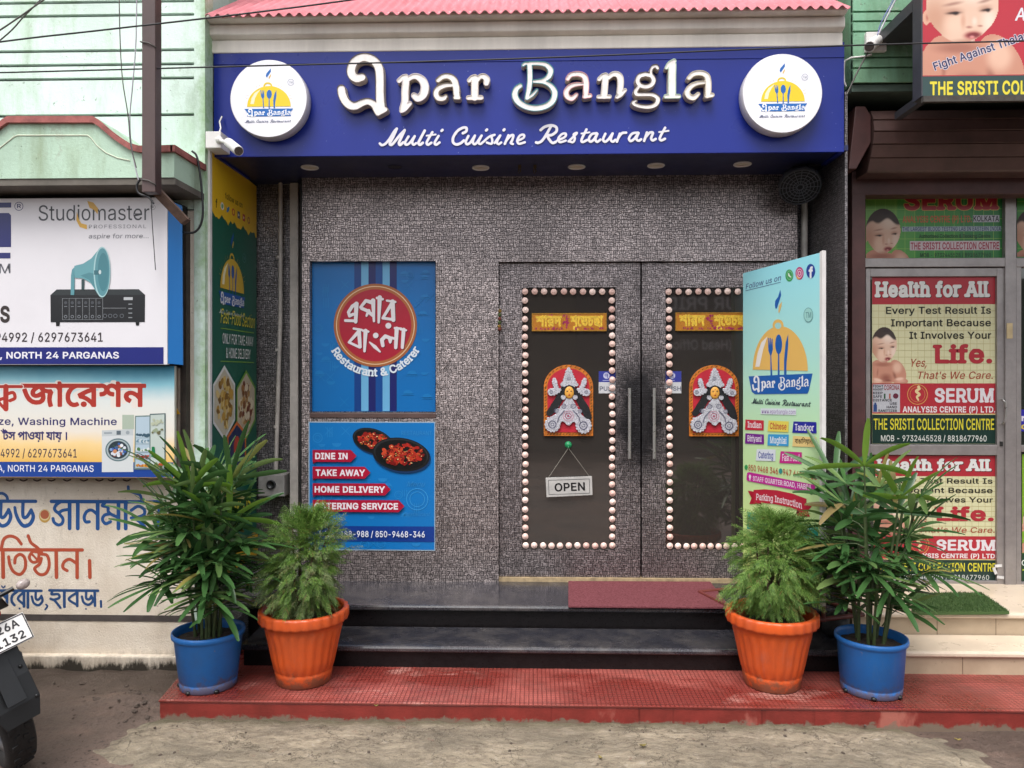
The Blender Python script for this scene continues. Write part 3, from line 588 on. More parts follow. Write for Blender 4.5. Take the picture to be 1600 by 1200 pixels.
def mat_plaster():
    t = NT('painted_plaster'); x, y, z = t.xyz()
    col = t.mix(t.ramp(t.noise(2.2, 6, .65), (.35, 0), (.75, 1)), lin('#E0D6C7'), lin('#C2B3A0'))
    col = t.mix(t.ramp(t.noise(4, 7, .75, t.mapping((1, 1, .2))), (.56, 0), (.8, .55)), col, lin('#857562'))
    col = t.mix(t.ramp(t.noise(1.4, 7, .75, t.mapping((1, 1, .6), (4, 0, 2))), (.5, 0), (.7, .5)), col, lin('#A89681'))
    # rising damp and algae close to the ground
    a = t.math('ADD', t.math('MULTIPLY', z, -9), t.math('MULTIPLY', t.noise(7, 7, .75, t.mapping((1, 1, .35))), 2.4))
    col = t.mix(t.ramp(a, (.25, 0), (1.0, .7)), col, (.10, .078, .055))
    col = t.mix(t.ramp(a, (.75, 0), (1.15, .95)), col, (.022, .018, .013))
    col = t.mix(t.ramp(t.noise(38, 3, .6), (.68, 0), (.72, .5)), col, (.12, .09, .07))
    t.bump(t.noise(95, 5, .7), .75, .006)
    return t.fin(col, .85, 0, .2)

def mat_granite():
    t = NT('black_granite')
    col = t.mix(t.ramp(t.noise(160, 3, .7), (.45, 0), (.68, 1)), (.012, .012, .016), (.055, .054, .066))
    col = t.mix(t.ramp(t.vor(210), (.0, 1), (.2, 0)), col, (.10, .09, .09))
    col = t.mix(t.ramp(t.noise(5, 6, .7), (.45, 0), (.75, .5)), col, (.13, .115, .105))
    r = t.ramp(t.noise(6, 6, .7), (.35, .10), (.7, .32))
    return t.fin(col, r, 0, .6)

def mat_red_tile():
    t = NT('red_chequered_tile'); x, y, z = t.xyz()
    def groove(c, k, wdt):
        f = t.math('ABSOLUTE', t.math('SUBTRACT', t.math('FRACT', t.math('MULTIPLY', c, k)), .5))
        return t.ramp(f, (.5 - wdt, 0), (.5 - wdt * .35, 1))
    g = t.math('MAXIMUM', groove(x, 46, .16), groove(y, 46, .16)); j = t.math('MAXIMUM', groove(x, 3.3, .014), groove(y, 3.3, .014))
    wet = t.ramp(t.noise(1.6, 5, .6, t.mapping((1, 1.7, 1), (1.7, .4, 0))), (.40, 0), (.56, 1))
    dry = t.mix(t.ramp(t.noise(11, 5, .7), (.4, 0), (.7, 1)), lin('#A3544B'), lin('#8F4940'))
    col = t.mix(wet, dry, lin('#7A3029'))
    pale = t.ramp(t.noise(2.3, 6, .62, t.mapping((.8, 1.6, 1), (-3.1, .8, 0))), (.60, 0), (.68, .8))
    col = t.mix(pale, col, lin('#C08B80'))
    col = t.mix(t.math('MULTIPLY', g, .72), col, lin('#5A1F1A'))
    col = t.mix(t.math('MULTIPLY', j, .45), col, lin('#4A1B17'))
    col = t.mix(t.ramp(t.noise(4.5, 7, .75, t.mapping((1, 1.4, 1), (7, 3, 0))), (.5, 0), (.72, .7)), col, lin('#5E3A33'))
    t.bump(t.math('SUBTRACT', 1.0, t.math('MAXIMUM', g, j)), .6, .003)
    return t.fin(col, t.math('SUBTRACT', .55, t.math('MULTIPLY', wet, .32)), 0, .5)

def mat_red_kerb():
    t = NT('red_oxide_kerb'); x, y, z = t.xyz()
    col = t.mix(t.ramp(t.noise(5, 6, .7), (.35, 0), (.72, 1)), lin('#84302A'), lin('#64241E'))
    col = t.mix(t.ramp(t.noise(4.2, 5, .55, t.mapping((1, 1, .5), (2, 0, 0))), (.60, 0), (.66, .75)), col, lin('#A7665A'))
    a = t.math('ADD', t.math('MULTIPLY', z, -16), t.math('MULTIPLY', t.noise(13, 6, .75), 2.2))
    col = t.mix(t.ramp(a, (.80, 0), (1.25, .85)), col, lin('#6F6759'))
    drip = t.ramp(t.noise(1, 2, .5, t.comb(t.math('MULTIPLY', x, 17), 0.0, t.math('MULTIPLY', z, 1.0))), (.63, 0), (.69, .8))
    col = t.mix(t.math('MULTIPLY', drip, t.ramp(x, (.0, 0), (.01, 1))), col, lin('#4A130E'))
    t.bump(t.noise(60, 5, .7), .35, .005)
    return t.fin(col, .48, 0, .4)

def mat_road():
    t = NT('muddy_asphalt'); x, y, z = t.xyz()
    n1 = t.noise(1.3, 7, .65)
    col = t.mix(t.ramp(n1, (.3, 0), (.7, 1)), lin('#7C6A60'), lin('#5E5048'))
    col = t.mix(t.ramp(t.noise(3.4, 6, .7, t.mapping((.5, 1.5, 1))), (.5, 0), (.75, .7)), col, lin('#94796B'))
    col = t.mix(t.ramp(t.noise(130, 3, .7), (.62, 0), (.72, .5)), col, lin('#A99C92'))
    col = t.mix(t.ramp(t.noise(48, 5, .75), (.36, .75), (.46, 0)), col, lin('#2F2823'))
    # crumbled dark soil along the foot of the wall
    d = t.math('ADD', t.math('MULTIPLY', t.math('SUBTRACT', y, 3.78), 3.0), t.math('MULTIPLY', t.math('SUBTRACT', t.noise(6, 7, .75), .5), 2.6))
    col = t.mix(t.ramp(d, (.1, 0), (.9, .9)), col, lin('#463C34'))
    wet = t.ramp(t.noise(1.3, 5, .6, t.mapping((1, 1, 1), (5.1, 2, 0))), (.44, 0), (.58, 1)); col = t.mix(t.math('MULTIPLY', wet, .55), col, lin('#40362F'))
    t.bump(t.math('ADD', t.noise(70, 6, .75), t.math('MULTIPLY', t.noise(11, 6, .7), 1.6)), .8, .012)
    return t.fin(col, t.math('SUBTRACT', .8, t.math('MULTIPLY', wet, .38)), 0, .35)

def mat_apron():
    t = NT('damp_concrete'); v = t.mapping((1, 1, 1), rot=(0, 0, radians(6)))
    wob = t.mix(.16, v, t.noise(3.1, 4, .65, v, True))
    s = t.noise(20, 7, .75, t.mapping((.45, 1.5, 1), vec=wob))
    s2 = t.noise(44, 6, .8, t.mapping((.6, 1.3, 1), rot=(0, 0, .5), vec=wob))
    col = t.mix(t.ramp(s, (.36, 0), (.62, 1)), lin('#766A5A'), lin('#AA9C86'))
    col = t.mix(t.ramp(s2, (.55, 0), (.63, .75)), col, lin('#B3A797'))
    col = t.mix(t.ramp(s2, (.36, .85), (.44, 0)), col, lin('#453C32'))
    damp = t.ramp(t.noise(1.5, 7, .7, t.mapping((1, 1.8, 1))), (.42, 0), (.66, .8))
    col = t.mix(damp, col, lin('#665F52'))
    x, y, z = t.xyz(); col = t.mix(t.ramp(t.math('ADD', t.math('MULTIPLY', t.math('SUBTRACT', y, 3.50), 9.0), t.math('MULTIPLY', t.math('SUBTRACT', t.noise(9, 6, .7), .5), 1.6)), (.2, 0), (.9, .75)), col, lin('#58553F'))
    col = t.mix(t.ramp(t.noise(9, 6, .75, t.mapping((1, 1, 1), (2, 7, 0))), (.63, 0), (.7, .55)), col, lin('#7C4E3E'))
    col = t.mix(t.ramp(t.vor(3.2, 'DISTANCE_TO_EDGE', vec=t.mix(.25, v, t.noise(6, 5, .7, v, True))), (.0, .8), (.012, 0)), col, lin('#2E2820'))
    col = t.mix(t.ramp(t.noise(210, 3, .7), (.60, 0), (.70, .5)), col, lin('#C9BFB0')); col = t.mix(t.ramp(t.noise(150, 3, .7, t.mapping((1, 1, 1), (3, 3, 0))), (.62, 0), (.70, .6)), col, lin('#3A332B'))
    t.bump(t.math('ADD', t.math('ADD', s, s2), t.noise(160, 4, .8)), .8, .009)
    return t.fin(col, t.math('SUBTRACT', .72, t.math('MULTIPLY', damp, .3)), 0, .35)

def mat_pot(name, c):
    """moulded plastic with splashed mud, faded and scuffed"""
    if name in MATS: return MATS[name]
    t = NT(name); x, y, z = t.xyz(); c = lin(c); g = t.n('ShaderNodeObjectInfo')
    wv = t.n('ShaderNodeVectorMath'); wv.operation = 'ADD'; t.l(t.co, wv.inputs[0]); t.l(g.outputs['Location'], wv.inputs[1]); w_ = wv.outputs[0]
    col = t.mix(t.ramp(t.noise(6, 6, .7, w_), (.38, 0), (.72, 1)), c, tuple(q * .72 + .012 for q in c))
    col = t.mix(t.ramp(t.noise(9, 6, .75, t.mapping((1, 1, .18), vec=w_)), (.56, 0), (.74, .4)), col, tuple(q * .45 + .12 for q in c))
    mud = t.math('ADD', t.math('MULTIPLY', z, -7.5), t.math('MULTIPLY', t.noise(17, 7, .8, w_), 2.3))
    col = t.mix(t.ramp(mud, (.62, 0), (1.15, .75)), col, lin('#5E4A3A'))
    col = t.mix(t.ramp(t.noise(70, 3, .6, w_), (.70, 0), (.74, .5)), col, lin('#8A7765'))
    t.bump(t.noise(120, 3), .08, .002)
    MATS[name] = t.fin(col, t.ramp(t.noise(8, 5, .7, w_), (.35, .32), (.7, .55)), 0, .42); return MATS[name]

def mat_leaf(name, c0, c1, rough=.35, trans=.25, c2=None):
    t = NT(name); g = t.n('ShaderNodeNewGeometry')
    stops = [(0, c0), (.72, c1)] + ([(.93, c2), (.965, c2), (.975, (.30, .27, .06)), (1, (.26, .19, .08))] if c2 else [])
    col = t.ramp(g.outputs['Random Per Island'], *stops)
    col = t.mix(t.math('MULTIPLY', t.noise(14, 3), .35), col, tuple(x * .6 for x in c0))
    t.fin(col, rough, 0, .45)
    tr = t.n('ShaderNodeBsdfTranslucent'); t.l(col, tr.inputs[0]); mx = t.n('ShaderNodeMixShader'); mx.inputs[0].default_value = trans
    t.l(t.b.outputs[0], mx.inputs[1]); t.l(tr.outputs[0], mx.inputs[2]); t.l(mx.outputs[0], t.out.inputs[0]); return t.m

def mat_glass(name, tint, rough=.03, spec=.5):
    """dark tinted shop glass: the street mirrors in it, a little of the inside shows through"""
    t = NT(name); t.fin(tint, rough, 0, spec)
    f = t.n('ShaderNodeFresnel'); f.inputs[0].default_value = 1.5
    gl = t.n('ShaderNodeBsdfGlossy'); gl.inputs['Roughness'].default_value = rough; gl.inputs[0].default_value = (.9, .88, .86, 1)
    mx = t.n('ShaderNodeMixShader'); t.l(t.math('ADD', t.math('MULTIPLY', f.outputs[0], 1.0), .045), mx.inputs[0])
    t.l(t.b.outputs[0], mx.inputs[1]); t.l(gl.outputs[0], mx.inputs[2]); t.l(mx.outputs[0], t.out.inputs[0]); return t.m

# ================================================================== the ground
YS, YW, YD = 4.32, 4.84, 4.875          # fascia face, front wall, door leaves
ZFL, ZTR, ZPL, ZSO = .337, .211, .091, 2.94   # entrance floor, lower tread, platform, soffit
YL = 4.22                                # face of the neighbour on the left
XL, XR = -1.862, 1.785                   # the bay between the two neighbours

g = MB()
nx, ny = 90, 70
xs = sorted(set([-30, -20, -12, -8, -6] + list(np.linspace(-4.4, 4.4, nx)) + [6, 8, 12, 20, 30])); ys = sorted(set([-30, -20, -10, -5, -2, 0, 1] + list(np.linspace(1.6, 4.5, ny)) + [5, 8, 20, 30]))
hn = lambda x, y: (sin(x * 5.1 + y * 2.3) + sin(x * 2.2 - y * 6.7 + 1) + sin(x * 11.3 + 2 * sin(y * 9))) / 3
def ground_z(x, y):
    z = -.012 + .007 * hn(x, y)
    k = math.exp(-((x + 2.02) / .30) ** 2 - ((y - 3.80) / .10) ** 2)      # crumbled asphalt beside the platform
    z += k * (.032 + .03 * abs(sin(x * 31 + 3 * sin(y * 40))) * abs(sin(y * 47 + 2 * sin(x * 23))))
    k = math.exp(-((y - 4.15) / .13) ** 2) * (1 if -5 < x < -1.9 else 0)
    return z + k * (.02 + .018 * hn(x * 4, y * 4))
g.add([(x, y, ground_z(x, y)) for y in ys for x in xs], [(j * len(xs) + i, j * len(xs) + i + 1, (j + 1) * len(xs) + i + 1, (j + 1) * len(xs) + i) for j in range(len(ys) - 1) for i in range(len(xs) - 1)], 0, True)
tag(g.build('road', mat_road()), kind='structure')

edge = [(172, 1166), (188, 1156), (205, 1147), (222, 1140), (240, 1132), (262, 1122)] + [(1300, 1128), (1340, 1132), (1380, 1139), (1440, 1150), (1490, 1166), (1525, 1178), (1532, 1192), (1512, 1208), (1440, 1225), (1300, 1240), (1000, 1262), (700, 1262), (480, 1245), (350, 1228), (262, 1208), (215, 1197), (216, 1186), (190, 1180)]
poly_ = [PZ(u, v, 0) for u, v in edge]; poly_ = [(q.x, q.y) for q in poly_]
ax_ = np.arange(min(q[0] for q in poly_) - .1, max(q[0] for q in poly_) + .1, .017); ay_ = np.arange(min(q[1] for q in poly_) - .1, max(q[1] for q in poly_) + .1, .017)
GX, GY = np.meshgrid(ax_, ay_); GD = sd_loops([poly_], GX, GY); GD = GD + .020 * np.sin(GX * 23 + 3 * np.sin(GY * 17)) + .012 * np.sin(GX * 61 + GY * 47)
idx = {}; vs = []; fs = []
def apron_pt(i, j):
    if (i, j) not in idx:
        x, y = float(GX[i, j]), float(GY[i, j]); idx[(i, j)] = len(vs)
        vs.append((x, y, -.004 + max(-.04, min(.016, -GD[i, j] * .22)) + .0022 * sin(x * 37 + 2 * sin(y * 29)) * sin(y * 53 + x * 11)))
    return idx[(i, j)]
for i in range(GX.shape[0] - 1):
    for j in range(GX.shape[1] - 1):
        if GD[i, j] < .09 and GY[i, j] < 3.64: fs.append([apron_pt(i, j), apron_pt(i, j + 1), apron_pt(i + 1, j + 1), apron_pt(i + 1, j)])
g = MB(); g.add(vs, fs, 0, True)
tag(g.build('concrete_apron', mat_apron()), kind='structure')

# raised red pavement strip in front of the doors
pl = MB(); x0 = P(247, 1100, 3.61).x
ax = P(290, 1050, 4.06).x
pl.prism([(x0, 3.61, ZPL), (6, 3.61, ZPL), (6, 4.4, ZPL), (ax - .02, 4.4, ZPL)], (0, 0, -.012), 0)
pl.prism([(x0 + .004, 3.616, ZPL - .012), (6, 3.616, ZPL - .012), (6, 4.4, ZPL - .012), (ax, 4.4, ZPL - .012)], (0, 0, -.12), 1)
tag(pl.build('pavement', [mat_red_tile(), mat_red_kerb()], bevel=.005), kind='structure')

# ================================================================== steps
GR = mat_granite(); GRR = M('black_riser', '#1B1819', .3, .25, 30, spec=.25)
st = thing('granite_steps', 'two polished black granite steps leading up to the restaurant doors', 'steps', (0, 4.3, ZPL))
xa, xb = P(376, 1012, 4.03).x, XR
def tread(x0, x1, yf, yb, z, name, mat, parent, nose=.02):
    m = MB(); pr = [(yf + .004, z - .030), (yf, z - .024), (yf, z - .012), (yf + .005, z - .003), (yf + .014, z), (yb, z), (yb, z - .030)]
    m.prism([(x0, y, zz) for y, zz in pr], (x1 - x0, 0, 0)); return m.build(name, mat, parent)
xa2 = P(386, 948, 4.34).x
tread(xa, xb, 4.03, 4.345, ZTR, 'tread', GR, st); tread(xa2, xb, 4.34, 5.1, ZFL, 'tread', GR, st)
m = MB(); m.box(xa + .008, xb, 4.056, 4.30, ZPL, ZTR - .030); m.build('riser', GRR, st)
m = MB(); m.box(xa2 + .008, xb, 4.365, 5.1, ZPL, ZFL - .030); m.build('riser', GRR, st)

t = NT('terrazzo'); c = t.mix(t.ramp(t.vor(120), (.1, 1), (.35, 0)), lin('#3A3A3C'), lin('#B5B2AE')); TERR = t.fin(c, .45)
k = thing('terrazzo_block', 'speckled grey terrazzo block beside the left end of the black steps', 'block', (-1.68, 4.6, ZPL))
m = MB(); xe = min(xa2, xa) - .004
m.prism([(XL + .03, 4.20, ZPL), (XL + .03, 4.20, .29), (XL + .03, 4.95, .40), (XL + .03, 4.95, ZPL)], (xe - XL - .03, 0, 0)); m.build('block_body', TERR, k, bevel=.006)

TILE = M('cream_tile', '#D8C6B0', .3, .10, 4, 0)
t = NT('cream_riser_tile'); x, y, z = t.xyz()
c = t.mix(t.ramp(t.noise(4, 5), (.3, 0), (.7, 1)), lin('#B8A58C'), lin('#A08D76'))
j = t.ramp(t.math('ABSOLUTE', t.math('SUBTRACT', t.math('FRACT', t.math('MULTIPLY', x, 3.1)), .5)), (.49, 0), (.496, 1))
c = t.mix(j, c, lin('#6E5C49')); c = t.mix(t.ramp(t.noise(24, 5, .8), (.62, 0), (.7, .6)), c, lin('#5D4C3A')); RTILE = t.fin(c, .45)
s2 = thing('tiled_steps', 'two cream tiled steps with dirty risers before the glass shop door', 'steps', (2.6, 4.3, ZPL))
xq = XR + .004
tread(xq, 6, 4.02, 4.28, ZTR + .006, 'tread', TILE, s2); tread(xq, 6, 4.27, 5.1, ZFL + .006, 'tread', TILE, s2)
m = MB(); m.box(xq, 6, 4.04, 4.275, ZPL, ZTR - .024); m.build('riser', RTILE, s2)
m = MB(); m.box(xq, 6, 4.29, 5.1, ZPL, ZFL - .024); m.build('riser', RTILE, s2)

# ================================================================== restaurant building
RB = thing('restaurant_building', 'restaurant shopfront of dark embossed panels under a pink sheet roof', 'building', (0, 4.9, ZFL))
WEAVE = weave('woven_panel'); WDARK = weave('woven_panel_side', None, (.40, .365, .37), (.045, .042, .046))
DOORM = weave('woven_panel_door', (WX(1001, YD), WZ(650, YD, 1000), .24, .52), (.52, .45, .45), (.036, .031, .033))
def wall(m, u0, u1, v0, v1, Y=YW, dep=.06, mat=0):
    um = (u0 + u1) / 2; m.box(WX(u0, Y), WX(u1, Y), Y, Y + dep, WZ(v0, Y, um), WZ(v1, Y, um), mat)
xw0, xw1 = WX(471, YW), WX(1246, YW)
zp0, zp1 = WZ(408, YW, 583), WZ(645, YW, 583); zq = WZ(653, YW, 583)
# left panel with the recess for the upper poster
m = MB(); xp0, xp1, xd = WX(484, YW), WX(681, YW), WX(779, YW)
m.box(xw0, xp0, YW, YW + .08, ZFL, ZSO); m.box(xp1, xd, YW, YW + .08, ZFL, ZSO)
m.box(xp0, xp1, YW, YW + .08, zp0, ZSO); m.box(xp0, xp1, YW, YW + .08, ZFL, zq); m.box(xp0, xp1, YW + .055, YW + .08, zq, zp0)
m.build('front_panel', WEAVE, RB)
m = MB(); m.box(xp0, xp1, YW - .006, YW + .05, zq, zp1); m.build('poster_ledge', M('ledge_brown', '#5A4642', .4), RB, bevel=.003)
zl = WZ(408, YW, 1010)
m = MB(); m.box(xd, xw1, YW, YW + .08, zl, ZSO); m.build('lintel_panel', WEAVE, RB)
m = MB(); m.box(WX(1229, YW), xw1, YW, YW + .08, ZFL, zl); m.build('front_panel', WEAVE, RB)
# back strips, side walls
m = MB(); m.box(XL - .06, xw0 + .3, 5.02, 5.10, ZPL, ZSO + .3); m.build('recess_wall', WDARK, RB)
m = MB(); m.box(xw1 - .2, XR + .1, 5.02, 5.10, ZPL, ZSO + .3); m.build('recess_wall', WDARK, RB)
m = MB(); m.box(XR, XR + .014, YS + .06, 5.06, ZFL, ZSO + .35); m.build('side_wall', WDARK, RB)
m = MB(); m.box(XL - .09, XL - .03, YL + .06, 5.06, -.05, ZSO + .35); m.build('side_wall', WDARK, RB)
# a plain dark room behind the glass
ROOM = M('dark_room', '#5A4A40', .9); m = MB()
m.box(xw0, xw1 + .2, 7.2, 7.3, ZFL, ZSO); m.box(xw0 - .1, xw0, 5.12, 7.2, ZFL, ZSO); m.box(xw1 + .1, xw1 + .2, 5.12, 7.2, ZFL, ZSO); m.box(xw0, xw1 + .1, 5.12, 7.2, ZSO + .04, ZSO + .09)
m.box(xw0, xw1 + .1, 5.1, 7.2, ZFL - .05, ZFL - .002); m.build('inner_room', ROOM, RB)
# soffit of the fascia box
NAVY = M('navy_soffit', '#1E2752', .4, .2, 3)
m = MB(); m.box(XL + .002, XR - .002, YS + .012, 5.0, ZSO, ZSO + .03); m.build('soffit', NAVY, RB)
# threshold strip of raw wood
m = MB(); m.box(xd, WX(1229, YW), YD - .02, YD + .05, ZFL, ZFL + .026); m.build('threshold', M('raw_wood', '#B7A07C', .7, .3, 20), RB)

# doors
GLASS = mat_glass('door_glass', (.034, .029, .026))
STEEL = M('steel', '#A5A3A0', .3, .06, 9, metal=.6)
def door(u0, u1, g0, g1, hu, lab):
    vt, vb, gt, gb = 410, 907, 449, 859; um = (u0 + u1) / 2
    z0, z1 = ZFL + .028, zl - .006; a0, a1 = WX(u0, YD) + .006, WX(u1, YD) - .004; b0, b1 = WX(g0, YD), WX(g1, YD); h0, h1 = WZ(gb, YD, um), WZ(gt, YD, um)
    m = MB(); m.box(a0, b0, YD, YD + .045, z0, z1); m.box(b1, a1, YD, YD + .045, z0, z1); m.box(b0, b1, YD, YD + .045, h1, z1); m.box(b0, b1, YD, YD + .045, z0, h0)
    d = m.build('door', DOORM, RB); d['label'] = lab
    m = MB(); m.box(b0 - .004, b1 + .004, YD + .014, YD + .026, h0 - .004, h1 + .004); m.build('door_glass', GLASS, d)
    m = MB(); x = WX(hu, YD); zt, zb2 = WZ(606, YD, hu), WZ(715, YD, hu)
    m.tube([(x, YD - .055, zt), (x, YD - .055, zb2)], .0098, 12)
    for z in (zt - .05, zb2 + .05): m.tube([(x, YD - .055, z), (x, YD + .002, z)], .008, 8)
    m.build('door_handle', STEEL, d); return b0, b1, h0, h1
D1 = door(779, 1001.5, 816, 962, 982, 'left door leaf of embossed grey panel with dark glass')
D2 = door(1001.5, 1229, 1040, 1192, 1020, 'right door leaf half hidden by the upright banner')

# cornice and roof
CR = M('cornice_cream', '#E9E3D9', .7, .12, 5, .15, 40, streak=True)
cz = WZ(77, YS, 820)
m = MB(); prof = [(YS - .01, cz - .004), (YS - .01, cz + .068), (YS + .004, cz + .072), (YS - .045, cz + .086), (YS - .045, cz + .142), (YS - .028, cz + .147), (YS - .085, cz + .160), (YS - .085, cz + .182), (YS + .5, cz + .182), (YS + .5, cz - .004)]
m.prism([(WX(331, YS), y, z) for y, z in prof], (WX(1316, YS) - WX(331, YS), 0, 0)); m.build('cornice', CR, RB, bevel=.006)
m = MB(); n = 60 * 8; ra, rb = WX(322, YS - .12), WX(1327, YS - .12) ; rows = ((YS - .135, WZ(19, YS - .12, 820)), (YS + .5, WZ(19, YS - .12, 820) + .42)); vs = []
ramp_n = 62
for (yy, zz) in rows:
    for i in range(n + 1): vs.append((ra + (rb - ra) * i / n, yy, zz + .011 * sin(2 * pi * ramp_n * i / n)))
for (yy, zz) in rows:
    for i in range(n + 1): vs.append((ra + (rb - ra) * i / n, yy, zz - .006 + .011 * sin(2 * pi * ramp_n * i / n)))
q = n + 1
m.add(vs, [(i, i + 1, q + i + 1, q + i) for i in range(n)] + [(2 * q + i, 3 * q + i, 3 * q + i + 1, 2 * q + i + 1) for i in range(n)] + [(i, 2 * q + i, 2 * q + i + 1, i + 1) for i in range(n)], 0, True)
m.build('roof_sheet', M('pink_sheet', '#D0848B', .85, .14, 5, spec=.05), RB)
m = MB(); m.box(WX(333, YS), WX(1315, YS), YS + .02, YS + .55, ZSO + .03, cz); m.box(-1.8, 1.75, YS + .56, 7.3, ZSO + .05, 6.2); m.build('upper_wall', M('upper_plaster', '#B9B09F', .8), RB)

# ================================================================== building on the left
LB = thing('green_building', 'pale green grooved building with a curved canopy left of the restaurant', 'building', (-3.2, 4.3, 0))
xe = WX(321, YL)
GW = mat_green_wall('pale_green_wall', lin('#D6E8DE'), lin('#86A874'), .02, xe)
ZB = 1.93
m = MB(); bands = [-400, -300, -200, -120, -60, -22, 3, 24, 79, 101, 123, 180, 330]
for a, b in zip(bands[:-1], bands[1:]):
    z1, z0 = WZ(a, YL, 160) - .0085, WZ(b, YL, 160) + .0085
    m.box(-9, WX(304, YL), YL, YL + .042, z0, z1)
m.box(-9, WX(304, YL), YL + .030, YL + .1, WZ(330, YL, 160), WZ(-400, YL, 160), 1); m.box(WX(304, YL), xe, YL - .006, YL + .1, -.05, WZ(-400, YL, 160))
m.box(-9, WX(304, YL), YL + .03, 8, WZ(330, YL, 160), WZ(-400, YL, 160))
m.build('upper_wall', [GW, M('groove_grime', '#5E6A60', .9, .3, 10)], LB)
PLA = mat_plaster()
zs = WZ(965, YL, 120); zpl = WZ(1021, YL, 120)
m = MB(); m.box(-9, WX(304, YL), YL, 5.1, -.1, WZ(330, YL, 160)); m.build('lower_wall', PLA, LB)
m = MB(); m.box(-9, WX(318, YL), YL - .035, YL + .02, -.1, zpl); m.build('plinth', PLA, LB, bevel=.008)
m = MB(); m.box(-9, WX(303, YL), YL - .004, YL + .02, zs - .017, zs + .017); m.build('painted_stripe', M('dark_stripe', '#4B4340', .8, .25, 12), LB)
# canopy with the curved parapet
Yc = 3.865
def cp(u, v): return P(u, v, Yc)
half = [(272, 228), (240, 229), (220, 229), (205, 225), (192, 217), (178, 207), (166, 197), (157, 189), (148, 183)]
mir = [(-2 * 0 + 163 - u, v) for u, v in half][::-1]     # the same curve turned over about the middle of the arch
out = half + [(82, 183)] + mir
arch = [cp(u, v) for u, v in out]
bot = WZ(278, Yc, 150)
body = [Vector((arch[0].x, Yc, bot))] + arch + [Vector((arch[-1].x, Yc, bot))]
CAN = mat_green_wall('canopy_green', lin('#B9D3BE'), lin('#6E7442'), .05, WX(330, Yc))
m = MB(); m.prism(body, (0, YL - Yc + .01, 0)); m.build('canopy', CAN, LB)
m = MB()
for i in range(len(arch) - 1):
    a, b = arch[i], arch[i + 1]; u = Vector((0, 0, -.034)); m.prism([a + Vector((0, -.02, 0)), b + Vector((0, -.02, 0)), b + u + Vector((0, -.02, 0)), a + u + Vector((0, -.02, 0))], (0, .04, 0))
a = arch[0]; m.box(a.x - .01, a.x + .014, Yc - .02, YL, a.z - .034, a.z)
m.build('canopy_trim', M('canopy_red', '#A5605A', .8, .3, 16, .3), LB)
ln = [(-20, 243), (-6, 236), (22, 214), (28, 211.5), (137, 211.5), (143, 216), (152, 228), (166, 239), (184, 247), (203, 251)]
m = MB(); m.tube([cp(u, v) + Vector((0, -.001, 0)) for u, v in ln], .0035, 6); m.build('canopy_line', M('pale_line', '#D9DFC8', .8), LB)
m = MB(); m.box(-9, arch[0].x + .004, Yc + .006, YL, bot - .035, bot - .002); m.build('canopy_slab', M('slab_grey', '#6D675F', .85, .2, 6, .3), LB)

# ================================================================== building on the right
GB = thing('clinic_building', 'mossy dark green building with a rolled shutter right of the restaurant', 'building', (3, 4.6, ZFL))
YG = 4.40
GW2 = mat_green_wall('dark_green_wall', lin('#86B495'), lin('#4C5A34'), .07)
m = MB(); bands = [-400, -200, -100, -40, 18, 33, 49, 90, 106, 130]
for a, b in zip(bands[:-1], bands[1:]): m.box(XR + .055, 8, YG, YG + .03, WZ(b, YG, 1370) + .006, WZ(a, YG, 1370) - .006)
m.box(XR + .055, 8, YG + .014, 8, WZ(130, YG, 1370) + .006, WZ(-400, YG, 1370)); m.build('upper_wall', GW2, GB)
m = MB(); zz = WZ(130, YG, 1370); m.box(XR + .055, 8, YG + .02, 5.2, zz - .04, zz); m.build('ceiling_slab', M('slab_green', '#4E5F55', .8), GB)
MAR = M('maroon_metal', '#4F2E2C', .5, .22, 6, .1, 60); MAR2 = M('shutter_brown', '#5C4541', .45, .25, 5, .1, 60, streak=False)
# hood of the rolled shutter
Yh = 4.45; xh0, xh1 = WX(1366, Yh), 6
z0, z1 = WZ(262, Yh, 1450), WZ(168, Yh, 1450); n = 5
m = MB()
for i in range(n):
    a = z1 - (z1 - z0) * i / n; b = z1 - (z1 - z0) * (i + 1) / n; off = [.05, .01, 0, .015, .05][i]; off2 = [.01, 0, .015, .05, .09][i]
    m.prism([(xh0, Yh + off, a), (xh0, Yh + off2 - .004, b + .008), (xh0, Yh + off2 + .012, b), (xh0, Yh + .3, b), (xh0, Yh + .3, a)], (xh1 - xh0, 0, 0))
m.build('shutter_hood', MAR2, GB)
m = MB(); hx = [P(u, v, Yh + .02) for u, v in ((1337, 166), (1352, 166), (1361, 181), (1361, 222), (1338, 264), (1326, 264))]; m.prism(hx, (0, .4, 0)); m.build('shutter_bracket', MAR, GB, bevel=.004)
Yb = 4.70
m = MB(); m.box(WX(1331, Yb), 6, Yb, Yb + .12, WZ(304, Yb, 1460), WZ(266, Yb, 1460)); m.box(WX(1331, Yb), 6, Yb + .05, Yb + .2, WZ(266, Yb, 1460), ZSO + .3); m.build('shutter_beam', MAR, GB, bevel=.004)
m = MB(); m.box(WX(1331, Yb), WX(1352, Yb), Yb - .004, 4.95, ZFL, WZ(303, Yb, 1340)); m.build('door_post', MAR, GB, bevel=.003)
for (u, v, r) in ((1342, 423, 5), (1341, 470, 5), (1340, 560, 3), (1340, 680, 4), (1342, 300, 4)):
    pass
YA = 4.86
ALU = M('aluminium', '#A09A98', .38, .12, 10, metal=.55)
AG = mat_glass('clinic_glass', (.020, .026, .022))
def bar(m, u0, u1, v0, v1, Y=YA, d=.05, um=1460): m.box(WX(u0, Y), WX(u1, Y), Y, Y + d, WZ(v1, Y, um), WZ(v0, Y, um))
